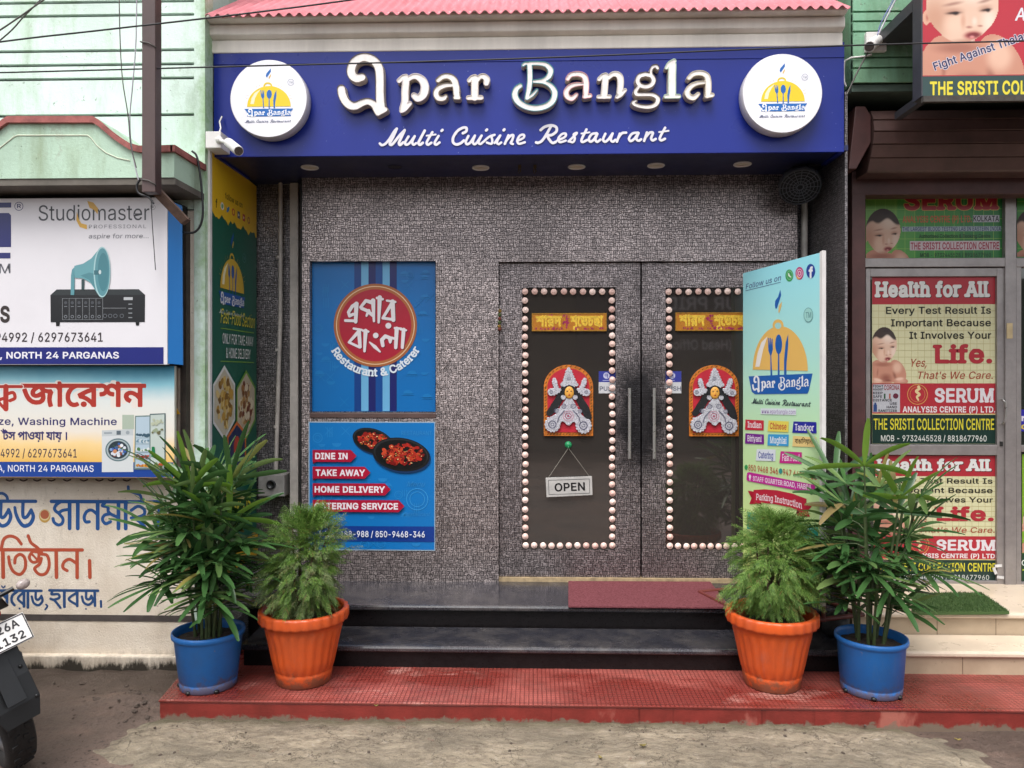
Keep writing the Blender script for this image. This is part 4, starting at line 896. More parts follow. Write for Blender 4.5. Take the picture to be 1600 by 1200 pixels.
m = MB(); bar(m, 1352, 1587, 403, 417, YA - .004); bar(m, 1571, 1588, 300, 922, YA - .008); bar(m, 1588, 1780, 403, 417, YA - .004, um=1600); bar(m, 1588, 1596, 417, 922, um=1600); bar(m, 1596, 1780, 696, 706, um=1600); bar(m, 1596, 1780, 910, 922, um=1600); bar(m, 1770, 1790, 300, 922, um=1600)
m.build('window_frame', ALU, GB, bevel=.003)
m = MB(); bar(m, 1353, 1360, 419, 921, YA + .006); bar(m, 1558, 1570, 419, 921, YA + .006); bar(m, 1360, 1558, 419, 432, YA + .006); bar(m, 1360, 1558, 695, 711, YA + .006); bar(m, 1360, 1558, 907, 921, YA + .006)
dr = m.build('door', ALU, GB, bevel=.003); dr['label'] = 'aluminium framed glass door covered with two health posters'
m = MB(); bar(m, 1358, 1560, 430, 910, YA + .028, .006); m.build('door_glass', AG, dr)
m = MB(); hp = [(1567, 624), (1571, 629), (1572, 642), (1571, 656), (1567, 662)]; m.tube([P(hp[0][0], hp[0][1], YA + .006)] + [P(u, v, YA - .035) for u, v in hp] + [P(hp[-1][0], hp[-1][1], YA + .006)], .006, 8); m.build('door_handle', STEEL, dr)
m = MB(); m.box(WX(1563, YA), WX(1567, YA), YA - .002, YA + .008, WZ(697, YA, 1565), WZ(690, YA, 1565)); m.build('keyhole', M('black_iron', '#1B1A19', .5), dr)
m = MB(); bar(m, 1352, 1572, 296, 404, YA + .03, .006); bar(m, 1587, 1780, 296, 700, YA + .03, .006, 1600); bar(m, 1596, 1780, 704, 912, YA + .03, .006, 1600); m.build('window_glass', AG, GB)
m = MB(); m.box(XR + .06, 6, 6.5, 6.6, ZFL, 3.2); m.box(XR + .06, 6, YA + .05, 6.5, ZFL - .02, ZFL - .001); m.box(XR + .06, 6, YA + .15, 6.5, 3.1, 3.2); m.build('inner_room', ROOM, GB)
m = MB(); m.box(WX(1573, YA - .01), WX(1582, YA - .01), YA - .012, YA - .008, WZ(529, YA, 1577), WZ(505, YA, 1577)); m.build('tape_patch', M('masking_tape', '#C9B48A', .7), GB)

# ================================================================== across the street (seen as reflections in the glass)
OB = thing('opposite_building', 'plain building across the street mirrored in the dark door glass', 'building', (0, -6.5, 0))
m = MB(); m.box(-12, 12, -8, -6.5, 0, 3.7); m.build('wall', M('opposite_plaster', '#5E574E', .85, .3, 1.5), OB)
m = MB()
for x in (-8, -4.5, 4.5, 8): m.box(x - .8, x + .8, -6.52, -6.4, .2, 2.6)
m.build('shutter', M('opposite_shutter', '#4B5A60', .5), OB)
m = MB(); m.box(.92, 6, -6.45, -6.35, 1.98, 3.6); sb = m.build('signboard', M('opposite_board', '#2A2630', .6), OB)

# ================================================================== fascia sign
FS = thing('fascia_sign', 'wide royal blue fascia board with raised cream letters over the doors', 'shop sign', (0, YS, ZSO))
t = NT('blue_board'); x, y, z = t.xyz()
c = t.mix(t.ramp(t.noise(1.1, 4, .5), (.35, 0), (.7, 1)), lin('#142477'), lin('#182982')); c = t.mix(t.ramp(t.noise(60, 2), (.74, 0), (.76, .5)), c, lin('#8E95C0'))
BLUE = t.fin(c, t.ramp(t.noise(3, 3), (.3, .25), (.7, .4)), 0, .32)
zt = WZ(72, YS, 820); zb = ZSO - .012
m = MB(); m.box(WX(334, YS), WX(1319, YS), YS, YS + .02, zb, zt); m.box(WX(334, YS), WX(334, YS) + .02, YS + .02, YS + .5, zb, zt); m.box(WX(1319, YS) - .02, WX(1319, YS), YS + .02, YS + .5, zb, zt)
zf = WZ(96, YS, 820); m.box(WX(334, YS), WX(1319, YS), YS - .004, YS, zf, zt)
m.build('sign_panel', BLUE, FS, bevel=.003)

# raised letters, each a shallow tray with a rim; strokes are measured in crops of the photograph
Z1, Z2, Z3 = (5.714, 510, 70), (9.412, 790, 80), (8.889, 950, 80)
def px(f, st): return [([(f[1] + x / f[0], f[2] + y / f[0]) for x, y in smooth_path(p)], [q / f[0] for q in r] if isinstance(r, (list, tuple)) else r / f[0]) for p, r in st]
LET = [
 (px(Z1, [([(318, 292), (272, 300), (232, 272), (222, 220), (250, 155), (310, 120), (370, 120), (430, 150), (470, 215), (478, 320), (478, 430), (482, 520), (492, 580)], [38, 42, 42, 42, 40, 40, 40, 40, 42, 40, 40, 42, 40]),
          ([(135, 395), (142, 440), (170, 500), (215, 540), (265, 545), (320, 520), (375, 508), (425, 535), (452, 585), (462, 612)], [40, 40, 40, 40, 38, 34, 32, 34, 34, 28]), ([(462, 612), (525, 578)], 28)]), '#4A3A2C', 'A'),
 (px(Z1, [([(712, 310), (702, 420), (702, 500), (680, 570)], [33, 33, 33, 28]), ([(650, 322), (685, 292), (712, 285)], 22), ([(730, 310), (770, 287), (815, 288), (862, 325), (880, 385), (862, 450), (818, 478), (782, 455)], [22, 24, 28, 36, 38, 38, 34, 26]), ([(672, 588), (700, 575), (745, 525)], 22)]), '#C9BDBE', 'p'),
 (px(Z1, [([(998, 318), (1040, 288), (1095, 285), (1140, 318), (1158, 380), (1162, 440), (1170, 468)], [24, 26, 28, 32, 34, 32, 28]), ([(1130, 362), (1060, 366), (1000, 392), (978, 435), (1000, 476), (1045, 480), (1066, 462)], [20, 24, 28, 28, 28, 26, 20]), ([(1150, 472), (1182, 474)], 22)]), '#6B5A42', 'a'),
 (px(Z1, [([(1326, 300), (1324, 470)], 33), ([(1275, 320), (1300, 295), (1326, 285)], 20), ([(1268, 474), (1382, 474)], 22), ([(1345, 320), (1372, 288), (1405, 285), (1432, 310), (1428, 345)], [20, 22, 26, 30, 26])]), '#C4B8AE', 'r'),
 (px(Z2, [([(352, 200), (358, 380), (348, 520), (312, 690)], [42, 44, 44, 36]), ([(258, 205), (290, 185), (350, 185)], 28), ([(350, 183), (500, 185), (600, 210), (662, 285), (635, 375), (550, 432), (415, 450)], [32, 34, 40, 46, 44, 34, 28]),
          ([(415, 448), (560, 460), (665, 515), (722, 615), (690, 735), (590, 812), (440, 842), (290, 812), (178, 735), (135, 640), (158, 555), (215, 508)], [28, 32, 40, 48, 48, 48, 48, 48, 50, 50, 44, 38]), ([(318, 700), (400, 640), (460, 575)], [26, 30, 22])]), '#2E7F86', 'B'),
 (px(Z2, [([(912, 408), (960, 352), (1070, 338), (1155, 375), (1182, 460), (1182, 560), (1180, 650)], [34, 36, 40, 44, 46, 46, 40]), ([(1140, 490), (1040, 492), (945, 525), (890, 600), (910, 670), (975, 698), (1040, 645)], [24, 32, 38, 42, 42, 40, 30]), ([(1160, 672), (1240, 660)], 34)]), '#C98F92', 'a'),
 (px((1, 0, 0), [([(946, 119), (945, 135), (944, 150)], 5.2), ([(936, 124), (941, 119), (946, 117)], 3.3), ([(935, 151.6), (952.5, 151.6)], 3.2), ([(950, 122), (957, 116.5), (964, 116.5), (969, 122), (969.5, 134), (968, 145)], [3.4, 4, 4.6, 5.2, 5, 4.6]), ([(964, 152), (969, 149), (976.5, 141.5)], [3.2, 3.6, 3])]), '#C9C2BA', 'n'),
 (px(Z3, [([(520, 322), (600, 345), (632, 408), (600, 470), (520, 496), (440, 470), (408, 408), (440, 345), (520, 322)], 38), ([(600, 340), (596, 270), (622, 222), (665, 212), (688, 240)], [24, 26, 28, 30, 30]), ([(440, 480), (385, 550), (400, 600), (520, 605), (620, 612), (690, 660), (670, 735), (590, 775), (480, 775), (375, 745), (345, 712), (390, 690)], [28, 34, 34, 32, 34, 38, 38, 36, 34, 32, 28, 22])]), '#4A3830', 'g'),
 (px(Z3, [([(892, 190), (888, 400), (888, 600)], 56), ([(810, 232), (850, 180), (915, 140)], [26, 34, 34]), ([(800, 632), (982, 632)], 32)]), '#AFC7B0', 'l'),
 (px(Z3, [([(1122, 372), (1185, 318), (1290, 305), (1368, 345), (1390, 430), (1390, 540), (1388, 610)], [32, 36, 38, 42, 44, 44, 38]), ([(1340, 440), (1240, 448), (1150, 490), (1098, 560), (1120, 625), (1185, 650), (1250, 600)], [24, 30, 36, 40, 40, 38, 28]), ([(1370, 630), (1445, 615)], 32)]), '#C9BDA6', 'a')]
FACE = M('letter_acrylic', '#EBE4DF', .35, .10, 30); RET = M('letter_return', '#CFC3B4', .5, .2, 20)
def ab2(lp, c, Y):
    a = P(c[0], c[1], Y); k = (P(c[0] + 1, c[1], Y) - a).length
    return [(a.x + (x - c[0]) * k, a.z - (y - c[1]) * k) for x, y in lp]
for st_, rim, ch in LET:
    D = union(st_, None, .35); xs = [p[0] for s, r in st_ for p in s]; yy = [p[1] for s, r in st_ for p in s]; c = ((min(xs) + max(xs)) / 2, (min(yy) + max(yy)) / 2)
    c0 = [ab2(l, c, YS - .05) for l in contours(*D, 0)]; c1 = [ab2(l, c, YS - .05) for l in contours(*D, -1.1)]
    m = MB(); y0, y1, y2 = YS - .0045, YS - .056, YS - .0525
    V, T = tess(c0 + c1); m.add([(x, y1, z) for x, z in V], T, 0)
    for l in c0:
        n = len(l); m.add([(x, y0, z) for x, z in l] + [(x, y1, z) for x, z in l], [(i, (i + 1) % n, n + (i + 1) % n, n + i) for i in range(n)], 1, True)
    for l in c1:
        n = len(l); m.add([(x, y1, z) for x, z in l] + [(x, y2, z) for x, z in l], [(i, (i + 1) % n, n + (i + 1) % n, n + i) for i in range(n)], 0, True)
    lo = m.build('letter', [M('letter_rim_' + rim[1:], rim, .4), RET], FS)
    m = MB(); V, T = tess(c1); m.add([(x, y2, z) for x, z in V], T); m.build('letter_face', FACE, lo)

# the script line, kept as strokes so that the small emblems can use it too
SCR_A = [([(85, 285), (105, 302), (140, 290), (185, 240), (235, 160), (262, 132)], 13), ([(262, 132), (225, 215), (190, 280), (200, 300), (225, 285), (290, 205), (345, 148)], 14), ([(345, 148), (305, 235), (285, 280), (298, 302), (330, 275)], 14),
 ([(385, 215), (350, 275), (362, 300), (400, 280), (450, 212)], 13), ([(450, 212), (425, 270), (438, 300), (465, 285)], 13), ([(555, 155), (512, 235), (490, 280), (505, 302), (535, 282)], 14), ([(635, 172), (595, 240), (575, 282), (590, 302), (625, 282)], 13), ([(575, 208), (670, 196)], 9),
 ([(700, 212), (660, 280), (675, 302), (710, 280)], 13), ([(732, 158), (740, 150)], 14), ([(955, 185), (990, 165), (990, 130), (950, 130), (895, 165), (855, 225), (852, 278), (885, 302), (930, 290), (965, 262)], 14),
 ([(1012, 215), (985, 275), (1000, 300), (1035, 280), (1080, 212)], 13), ([(1080, 212), (1058, 272), (1072, 300), (1100, 285), (1150, 212)], 13), ([(1150, 212), (1120, 278), (1135, 300), (1165, 280), (1230, 225), (1285, 205), (1255, 222), (1262, 262), (1252, 298), (1205, 285)], 12), ([(1198, 158), (1206, 150)], 14),
 ([(1285, 290), (1345, 212), (1310, 280), (1328, 302), (1355, 285)], 12), ([(1380, 158), (1388, 150)], 14), ([(1430, 212), (1392, 300)], 13), ([(1405, 270), (1450, 218), (1480, 212), (1470, 260), (1455, 290), (1475, 302)], 13), ([(1520, 272), (1585, 240), (1590, 208), (1550, 215), (1522, 265), (1540, 300), (1600, 285)], 12)]
SCR_B = [([(165, 160), (205, 128), (270, 112), (325, 130), (328, 175), (280, 212), (235, 218), (262, 270), (290, 295), (320, 285)], 14), ([(272, 122), (225, 205), (180, 270), (140, 292), (118, 288)], 14), ([(335, 272), (415, 235), (425, 200), (385, 205), (348, 250), (365, 288), (425, 272)], 12),
 ([(455, 280), (540, 197), (508, 208), (520, 250), (500, 288), (455, 278)], 12), ([(640, 158), (590, 262), (602, 288), (645, 268)], 13), ([(588, 200), (672, 188)], 9), ([(745, 198), (695, 208), (665, 255), (680, 285), (715, 265), (752, 205)], 13), ([(752, 205), (732, 262), (752, 287), (785, 265)], 13),
 ([(835, 205), (812, 262), (832, 287), (868, 262), (910, 202)], 13), ([(910, 202), (892, 262), (912, 287), (940, 268)], 13), ([(985, 205), (955, 287)], 13), ([(965, 255), (1005, 202), (1050, 195)], 13), ([(1172, 196), (1115, 205), (1080, 252), (1095, 282), (1132, 262), (1178, 200)], 13), ([(1178, 200), (1156, 258), (1178, 280), (1205, 265)], 13),
 ([(1265, 195), (1236, 282)], 13), ([(1248, 248), (1292, 198), (1326, 200), (1308, 255), (1325, 277), (1355, 262)], 13), ([(1452, 148), (1398, 250), (1412, 277), (1450, 262)], 13), ([(1390, 192), (1488, 180)], 9)]
def script(x0, y0, w):
    """'Multi Cuisine Restaurant' as strokes, w pixels wide from x0, baseline about y0"""
    k = 3090 / w; o = []
    for st_, dx in ((SCR_A, -75), (SCR_B, 1525)):
        for p, r in st_: o.append(([(x0 + (x + dx) / k, y0 + (y - (300 if dx < 0 else 288)) / k) for x, y in smooth_path(p, 4)], r / k))
    return o
ar = Art((0, YS, ZSO), base=.006)
K6 = (6.667, 580, 180); K6b = (6.667, 820, 180)
s_ = px(K6, SCR_A) + px(K6b, SCR_B)
half = 590, 1045
ar.strokes(s_, '#E9E6EE', h=.34, smooth=False); ar.flush('script_lettering', FS)

# ================================================================== the restaurant emblem, in the units of a 1200-unit crop
def emblem(ar, to, k, gold='#F2D21F', blue='#1668B8', dark='#3A4570', rays=True, tm='#9AA0AE', sx=1.0, ink_name='#FFFFFF', script_on=True, shine='#F7EFC9'):
    """to(x, y): emblem units to picture pixels; k: units per pixel"""
    pl_ = lambda pts, col: ar.poly([to(*p) for p in pts], col)
    pl_([(535, 300), (545, 265), (580, 225), (605, 195), (608, 240), (585, 275), (560, 310), (552, 325)], blue)
    pl_([(575, 340), (580, 310), (612, 270), (608, 300), (590, 335)], '#E3B860')
    cx, cy, rx, ry = 580, 725, 303, 285
    if rays:
        for i in range(-9, 10):
            if abs(i) < 3: continue
            a = radians(90 - i * 7.6); n = 1.06; f = 1.20 if i % 2 else 1.27; w_ = 4
            dx, dy = -sin(a) * w_, -cos(a) * w_
            x0_, y0_, x1_, y1_ = cx + rx * n * cos(a), cy - ry * n * sin(a), cx + rx * f * cos(a), cy - ry * f * sin(a)
            pl_([(x0_ + dx, y0_ - dy), (x1_, y1_), (x0_ - dx, y0_ + dy)], '#D9B564')
    ar.loops([[to(565 + 62 * cos(t), 440 + 52 * sin(t)) for t in (2 * pi * i / 24 for i in range(24))], [to(565 + 40 * cos(t), 440 + 32 * sin(t)) for t in (2 * pi * i / 24 for i in range(24))]], gold, to(565, 440))
    pl_([(cx + rx * cos(t), cy - ry * sin(t)) for t in (pi * i / 36 for i in range(37))], gold)
    pl_([(322, 690), (338, 610), (380, 540), (465, 485), (425, 540), (388, 610), (372, 690)], shine)
    pl_([(460, 495), (470, 500), (480, 560), (484, 500), (492, 500), (494, 560), (505, 500), (512, 505), (518, 585), (505, 620), (515, 745), (500, 745), (492, 620), (472, 590)], blue)
    pl_([(585 + 36 * cos(t), 555 + 62 * sin(t)) for t in (2 * pi * i / 24 for i in range(24))], blue); pl_([(578, 600), (590, 600), (592, 752), (576, 752)], blue)
    pl_([(684, 495), (686, 580), (670, 660), (664, 750), (646, 750), (640, 640), (655, 560)], blue)
    pl_([(238, 755), (918, 755), (885, 800), (885, 858), (545, 862), (280, 860), (275, 800)], blue)
    # the name in small
    c = (820, 134); kk = 1.03
    for st_, rim, ch in LET:
        q = [([to(580 + (x - c[0]) * kk, 815 + (y - c[1]) * kk * 1.18) for x, y in p], [max(v_ * kk / k * 1.12, .3) for v_ in (r if isinstance(r, (list, tuple)) else [r] * len(p))]) for p, r in st_]
        ar.strokes(q, ink_name, h=max(2.8 / k, .16), smooth=False)
    if script_on:
        q = [([to(x, y) for x, y in p], max(r / k * .9, .22)) for p, r in script(245, 945, 660)]
        ar.strokes(q, dark, h=max(4.0 / k, .16), smooth=False)
    if tm:
        u, v = to(885, 388); r = 46 / k; ar.loops([[(u + r * cos(2 * pi * i / 24), v + r * sin(2 * pi * i / 24)) for i in range(24)], [(u + r * .88 * cos(2 * pi * i / 24), v + r * .88 * sin(2 * pi * i / 24)) for i in range(24)]], tm, (u, v))
        ar.text('TM', u - r * .55, v + r * .32, u + r * .55, r * .64, tm, .01)

WHITE = M('white_acrylic', '#E4E3E8', .3, .04, 4)
for cu, cv, lab in ((419.6, 154, 'round white emblem lightbox at the left end of the blue fascia'), (1222.5, 146, 'round white emblem lightbox at the right end of the blue fascia')):
    Yd_ = YS - .085; c = P(cu, cv, Yd_); R_ = 61.5 / F * Yd_
    b = thing('round_lightbox', lab, 'round sign', (c.x, YS, c.z), 'round lightboxes on the fascia')
    m = MB(); m.lathe([(R_ - .004, YS - .005 - c.y), (R_, YS - .01 - c.y), (R_, .004), (R_ - .004, 0)], (c.x, c.y, c.z), 64, axis='y'); m.build('rim', M('lightbox_rim', '#C9C6CB', .4, .12, 8), b)
    m = MB(); n = 64; m.add([(c.x + (R_ - .004) * cos(2 * pi * i / n), c.y, c.z + (R_ - .004) * sin(2 * pi * i / n)) for i in range(n)], [tuple(range(n))]); m.build('face', WHITE, b)
    ar = Art((0, Yd_, ZSO)); ue, ve = cu - 419.6 + 355, cv - 154 + 85
    emblem(ar, lambda x, y: (ue + x / 8.889, ve + y / 8.889), 8.889); ar.flush('emblem', b)

# ================================================================== blue posters on the left panel
def icons(ar, u0, v0, u1, v1, n, col, seed):
    """the faint kitchen drawings printed into the blue ground"""
    r = random.Random(seed)
    for _ in range(n):
        u, v, s = r.uniform(u0, u1), r.uniform(v0, v1), r.uniform(5, 8); k = r.randrange(5)
        if k == 0: ar.ring(u, v, s * .8, s, col, 20); ar.ring(u, v, s * .45, s * .55, col, 20)
        elif k == 1: ar.strokes([([(u - s, v + s), (u + s, v - s)], .5), ([(u - s, v - s), (u + s, v + s)], .5)], col, .4)
        elif k == 2: ar.poly([(u + s * cos(t), v - s * .8 * sin(t)) for t in (pi * i / 14 for i in range(15))], col); ar.rect(u - s * 1.2, v + 1, u + s * 1.2, v + 2.2, col)
        elif k == 3:
            for d in (-3.5, 0, 3.5): ar.rect(u + d - .6, v - s, u + d + .6, v + s, col)
        else: ar.poly([(u + s * cos(t), v + s * .8 * sin(t)) for t in (pi * i / 14 for i in range(15))], col)
Yp = YW + .05
up = thing('blue_poster', 'upper blue poster with a red round emblem and striped centre', 'poster', (WX(583, Yp), Yp, WZ(645, Yp, 583)), 'blue posters on the left panel')
m = MB(); m.box(WX(488, Yp), WX(680.5, Yp), Yp - .004, Yp + .004, WZ(643, Yp, 583), WZ(409, Yp, 583)); m.build('sheet', ink('#0A6FB8'), up)
ar = Art((0, Yp - .004, 1), base=.0006)
z5 = lambda x, y: (470 + x / 4.614, 400 + y / 4.614)
for x0_, x1_, c in ((386, 436, '#0D3F86'), (436, 488, '#6EB2DD'), (488, 540, '#1A2168'), (540, 590, '#0D4C96'), (590, 641, '#6EB2DD'), (641, 692, '#1A2168')): ar.rect(*z5(x0_, 40), *z5(x1_, 1118), c)
icons(ar, 497, 425, 545, 630, 20, '#177ABF', 3); icons(ar, 628, 425, 672, 630, 20, '#177ABF', 4); ar.flush('printed_ground', up)
u, v = z5(538, 500); R_ = 300 / 4.614
ar.disc(u, v, R_, '#A9653B', n=64); ar.disc(u, v, R_ * .945, '#E8C9A2', n=64); ar.disc(u, v, R_ * .925, '#B4683A', n=64); ar.disc(u, v, R_ * .865, '#B01F36', n=64)
LG = [([(402, 345), (396, 475)], [16, 12]), ([(345, 405), (372, 362), (402, 345)], [12, 12, 14]), ([(345, 405), (352, 432), (378, 420)], 11), ([(322, 465), (400, 468)], 10),
 ([(522, 322), (528, 470)], [16, 8]), ([(432, 370), (470, 322), (512, 335)], [10, 12, 14]), ([(440, 378), (480, 395), (522, 430)], [12, 12, 12]), ([(490, 395), (474, 432)], [13, 7]), ([(570, 300), (562, 478)], [16, 9]), ([(550, 303), (590, 312)], 9),
 ([(662, 330), (668, 462)], [16, 14]), ([(622, 322), (682, 332)], 8), ([(658, 340), (592, 448), (665, 458)], [12, 10, 10]), ([(632, 503)], 21),
 ([(420, 535), (428, 655)], [14, 12]), ([(382, 523), (440, 533)], 8), ([(418, 545), (348, 622), (425, 658)], [13, 9, 9]), ([(468, 540), (460, 686)], [15, 9]), ([(448, 538), (488, 545)], 8), ([(541, 573)], 20), ([(497, 622), (535, 655), (572, 690)], [5, 13, 6]),
 ([(692, 525), (685, 660)], [15, 12]), ([(678, 520), (724, 524)], 8), ([(592, 645), (585, 605), (610, 578), (640, 590), (645, 622), (655, 590), (685, 598)], [13, 14, 13, 13, 9, 9, 9]), ([(742, 532), (732, 660)], [14, 11]), ([(720, 530), (760, 536)], 7)]
sh = [([(x + 6, y + 6) for x, y in p], r) for p, r in LG]
ar.strokes(sh, '#6B1526', .3, (4.614, 470, 400), smooth=False); ar.strokes(LG, '#ECE6EA', .3, (4.614, 470, 400), smooth=False); ar.flush('round_emblem', up)
ar.arc_text('Restaurant & Caterer', u, v, 366 / 4.614, 150, 29, 12.0, '#E4EEF7', .035, .03); ar.flush('lettering', up)

Yq = YW - .004
lp_ = thing('blue_poster', 'lower blue poster listing services beside two bowls of red curry', 'poster', (WX(580, Yq), Yq, WZ(860, Yq, 580)), 'blue posters on the left panel')
m = MB(); m.box(WX(482, Yq), WX(680, Yq), Yq, YW - .0005, WZ(860, Yq, 580), WZ(659, Yq, 580)); m.build('sheet', ink('#9FB6C8'), lp_)
ar = Art((0, Yq, 1), base=.0006)
ar.rect(483.5, 660.5, 678.5, 858.5, '#0E76C0'); icons(ar, 495, 670, 545, 700, 6, '#2384CA', 5); icons(ar, 495, 740, 670, 820, 22, '#2384CA', 6); icons(ar, 560, 848, 670, 855, 4, '#2384CA', 7)
ar.ring(652, 780, 16, 17.2, '#3A97D8'); ar.ring(652, 780, 11, 12, '#3A97D8'); ar.text('RESTAURANT', 627, 680, 675, 7, '#3089CC', .01); ar.text('Menu', 637, 760, 664, 8, '#3089CC', 0, .35); ar.text('Restaurant', 632, 806, 672, 6, '#3089CC', 0, .35); ar.rect(483.5, 822, 678.5, 846, '#123B8E'); ar.flush('printed_ground', lp_)
def bowl(ar, u, v, ru, rv, rot, food, seed, nf):
    ar.disc(u + 1, v + 2, ru * 1.01, '#10355E', rv * 1.04, 48, rot); ar.disc(u, v, ru, '#17181B', rv, 48, rot); ar.disc(u, v - rv * .06, ru * .94, '#2C2D30', rv * .88, 48, rot); ar.disc(u, v, ru * .9, '#0F1012', rv * .86, 48, rot)
    r = random.Random(seed)
    for _ in range(nf):
        a, q = r.uniform(0, 2 * pi), sqrt(r.random()); s = r.uniform(2.2, 5.5)
        ar.disc(food[0] + food[2] * q * cos(a), food[1] + food[3] * q * sin(a), s, r.choice(['#A4231B', '#B8321F', '#8E1A16', '#C9482A', '#7A1512', '#B52A1E']), s * r.uniform(.4, .8), 9, r.uniform(-1, 1))
    for _ in range(nf):
        a, q = r.uniform(0, 2 * pi), sqrt(r.random()); s = r.uniform(.7, 1.8)
        ar.disc(food[0] + food[2] * q * cos(a), food[1] + food[3] * q * sin(a), s, r.choice(['#D9A35A', '#E0682F', '#F0C48A', '#5A1210', '#D9432B', '#3D5A22']), s * r.uniform(.3, .7), 7, r.uniform(-1, 1))
bowl(ar, 583, 689, 33, 19, radians(18), (582, 688, 23, 11), 1, 55); bowl(ar, 627, 710, 45, 26, radians(8), (629, 710, 32, 16), 2, 85); ar.flush('food_picture', lp_)
for tx, u0, u1, tip, v in (('DINE IN', 493.5, 544, 558, 712), ('TAKE AWAY', 494, 571, 579.5, 738), ('HOME DELIVERY', 492.5, 602, 611, 764), ('CATERING SERVICE', 492, 622.5, 632.5, 790)):
    ar.poly([(489.5, v - 9.3), (tip - 9, v - 9.3), (tip, v), (tip - 9, v + 9.3), (489.5, v + 9.3)], '#AE1638'); ar.poly([(490, v + 9.3), (495, v + 9.3), (490, v + 13)], '#6E0E24')
    ar.text(tx, u0, v + 5.3, u1, 10.2, '#F1E9EE', .045)
ar.text('947-6488-988 / 850-9468-346', 500, 838.5, 664, 9.5, '#E6EAF3', .02); ar.flush('lettering', lp_)

# ================================================================== on the doors
def bead_mesh():
    m = MB(); r = .0206; m.lathe([(r, 0), (r, -.003), (r * .93, -.006), (r * .78, -.0085), (r * .55, -.0095), (r * .45, -.0125), (r * .25, -.0145), (.001, -.0152)], (0, 0, 0), 16, axis='y'); return m
t = NT('bead_plastic'); oi = t.n('ShaderNodeObjectInfo'); BEAD = t.fin(t.mix(oi.outputs['Random'], lin('#EFD6CC'), lin('#D6AFA4')), .38, 0, .45)
first = None
def beads(spots, lab, group):
    global first
    for i, (u, v) in enumerate(spots):
        p = P(u + random.uniform(-.5, .5), v + random.uniform(-.5, .5), YD - .001)
        if first is None: o = first = bead_mesh().build('bead_disc', BEAD)
        else: o = first.copy(); COL.objects.link(o)
        o.location = p; o.rotation_euler = (random.uniform(-.10, .10), random.uniform(0, 6), random.uniform(-.10, .10)); tag(o, lab, 'bead', group)
def line_(a, b, n, skip=0): return [(a[0] + (b[0] - a[0]) * i / (n - 1), a[1] + (b[1] - a[1]) * i / (n - 1)) for i in range(skip, n - skip)]
beads(line_((820.5, 456), (956, 456), 10) + line_((821, 852.5), (957, 852.5), 11) + line_((820.5, 456), (821, 852.5), 29, 1) + line_((956, 456), (957, 852.5), 30, 1), 'pale pink bead edging the glass of the left door', 'pink beads round the left door glass')
beads(line_((1045, 456), (1183, 455), 10) + line_((1047, 853), (1186, 854), 12) + line_((1045, 456), (1047, 853), 29, 1), 'pale pink bead edging the glass of the right door', 'pink beads round the right door glass')

t = NT('gold_sequins'); c = t.mix(t.ramp(t.vor(330), (.1, 0), (.5, 1)), lin('#D9941E'), lin('#A8660F')); c = t.mix(t.ramp(t.noise(26, 4, .7), (.60, 0), (.66, .9)), c, lin('#B02A5E')); t.bump(t.vor(330), .6, .002); GOLD = t.fin(c, .35, .3)
GED = M('gold_edge', '#C98F2A', .35, .3, 60, metal=.3); BRN = M('gold_letter', '#F4C83A', .45, .25, 90); MAG = M('magenta_foil', '#B0195A', .4, .3, 60)
Yg = YD + .012
for u0, u1, v0, v1, lab in ((831, 947.5, 489.5, 517.5, 'gold sequinned festive greeting strip on the left door glass'), (1055, 1172, 488.5, 517, 'gold sequinned greeting strip on the right door, partly behind the upright banner')):
    b = thing('greeting_strip', lab, 'greeting strip', P((u0 + u1) / 2, v1, Yg), 'gold greeting strips on the doors')
    um = (u0 + u1) / 2; x0_, x1_ = WX(u0, Yg), WX(u1, Yg); z0_, z1_ = WZ(v1, Yg, um), WZ(v0, Yg, um)
    m = MB(); m.box(x0_, x1_, Yg - .012, Yg, z0_, z1_); m.build('strip_board', GOLD, b)
    m = MB(); e = .006; m.box(x0_, x1_, Yg - .015, Yg - .0125, z1_ - e, z1_); m.box(x0_, x1_, Yg - .015, Yg - .0125, z0_, z0_ + e); m.box(x0_, x0_ + e, Yg - .015, Yg - .0125, z0_ + e, z1_ - e); m.box(x1_ - e, x1_, Yg - .015, Yg - .0125, z0_ + e, z1_ - e); m.build('strip_edge', GED, b)
    ar = Art((0, Yg - .012, 1), base=.0006)
    ar.text('শারদ', u0 + 6, v0 + 21, u0 + 47, 17, BRN, .055); ar.text('শুেভচছা', u0 + 60, v0 + 21, u1 - 5, 17, BRN, .055); ar.flush('lettering', b)
    r = random.Random(int(u0)); 
    for _ in range(34): q = r.uniform(u0 + 4, u1 - 5); ar.disc(q, v1 - 4.5 + r.uniform(-1.5, 1.5), r.uniform(.9, 1.8), MAG, n=7)
    for _ in range(16): ar.disc(um - 5 + r.uniform(-5, 5), v0 + 12 + r.uniform(-9, 9), r.uniform(.9, 2.0), MAG, n=7)
    ar.flush('flower_trim', b)

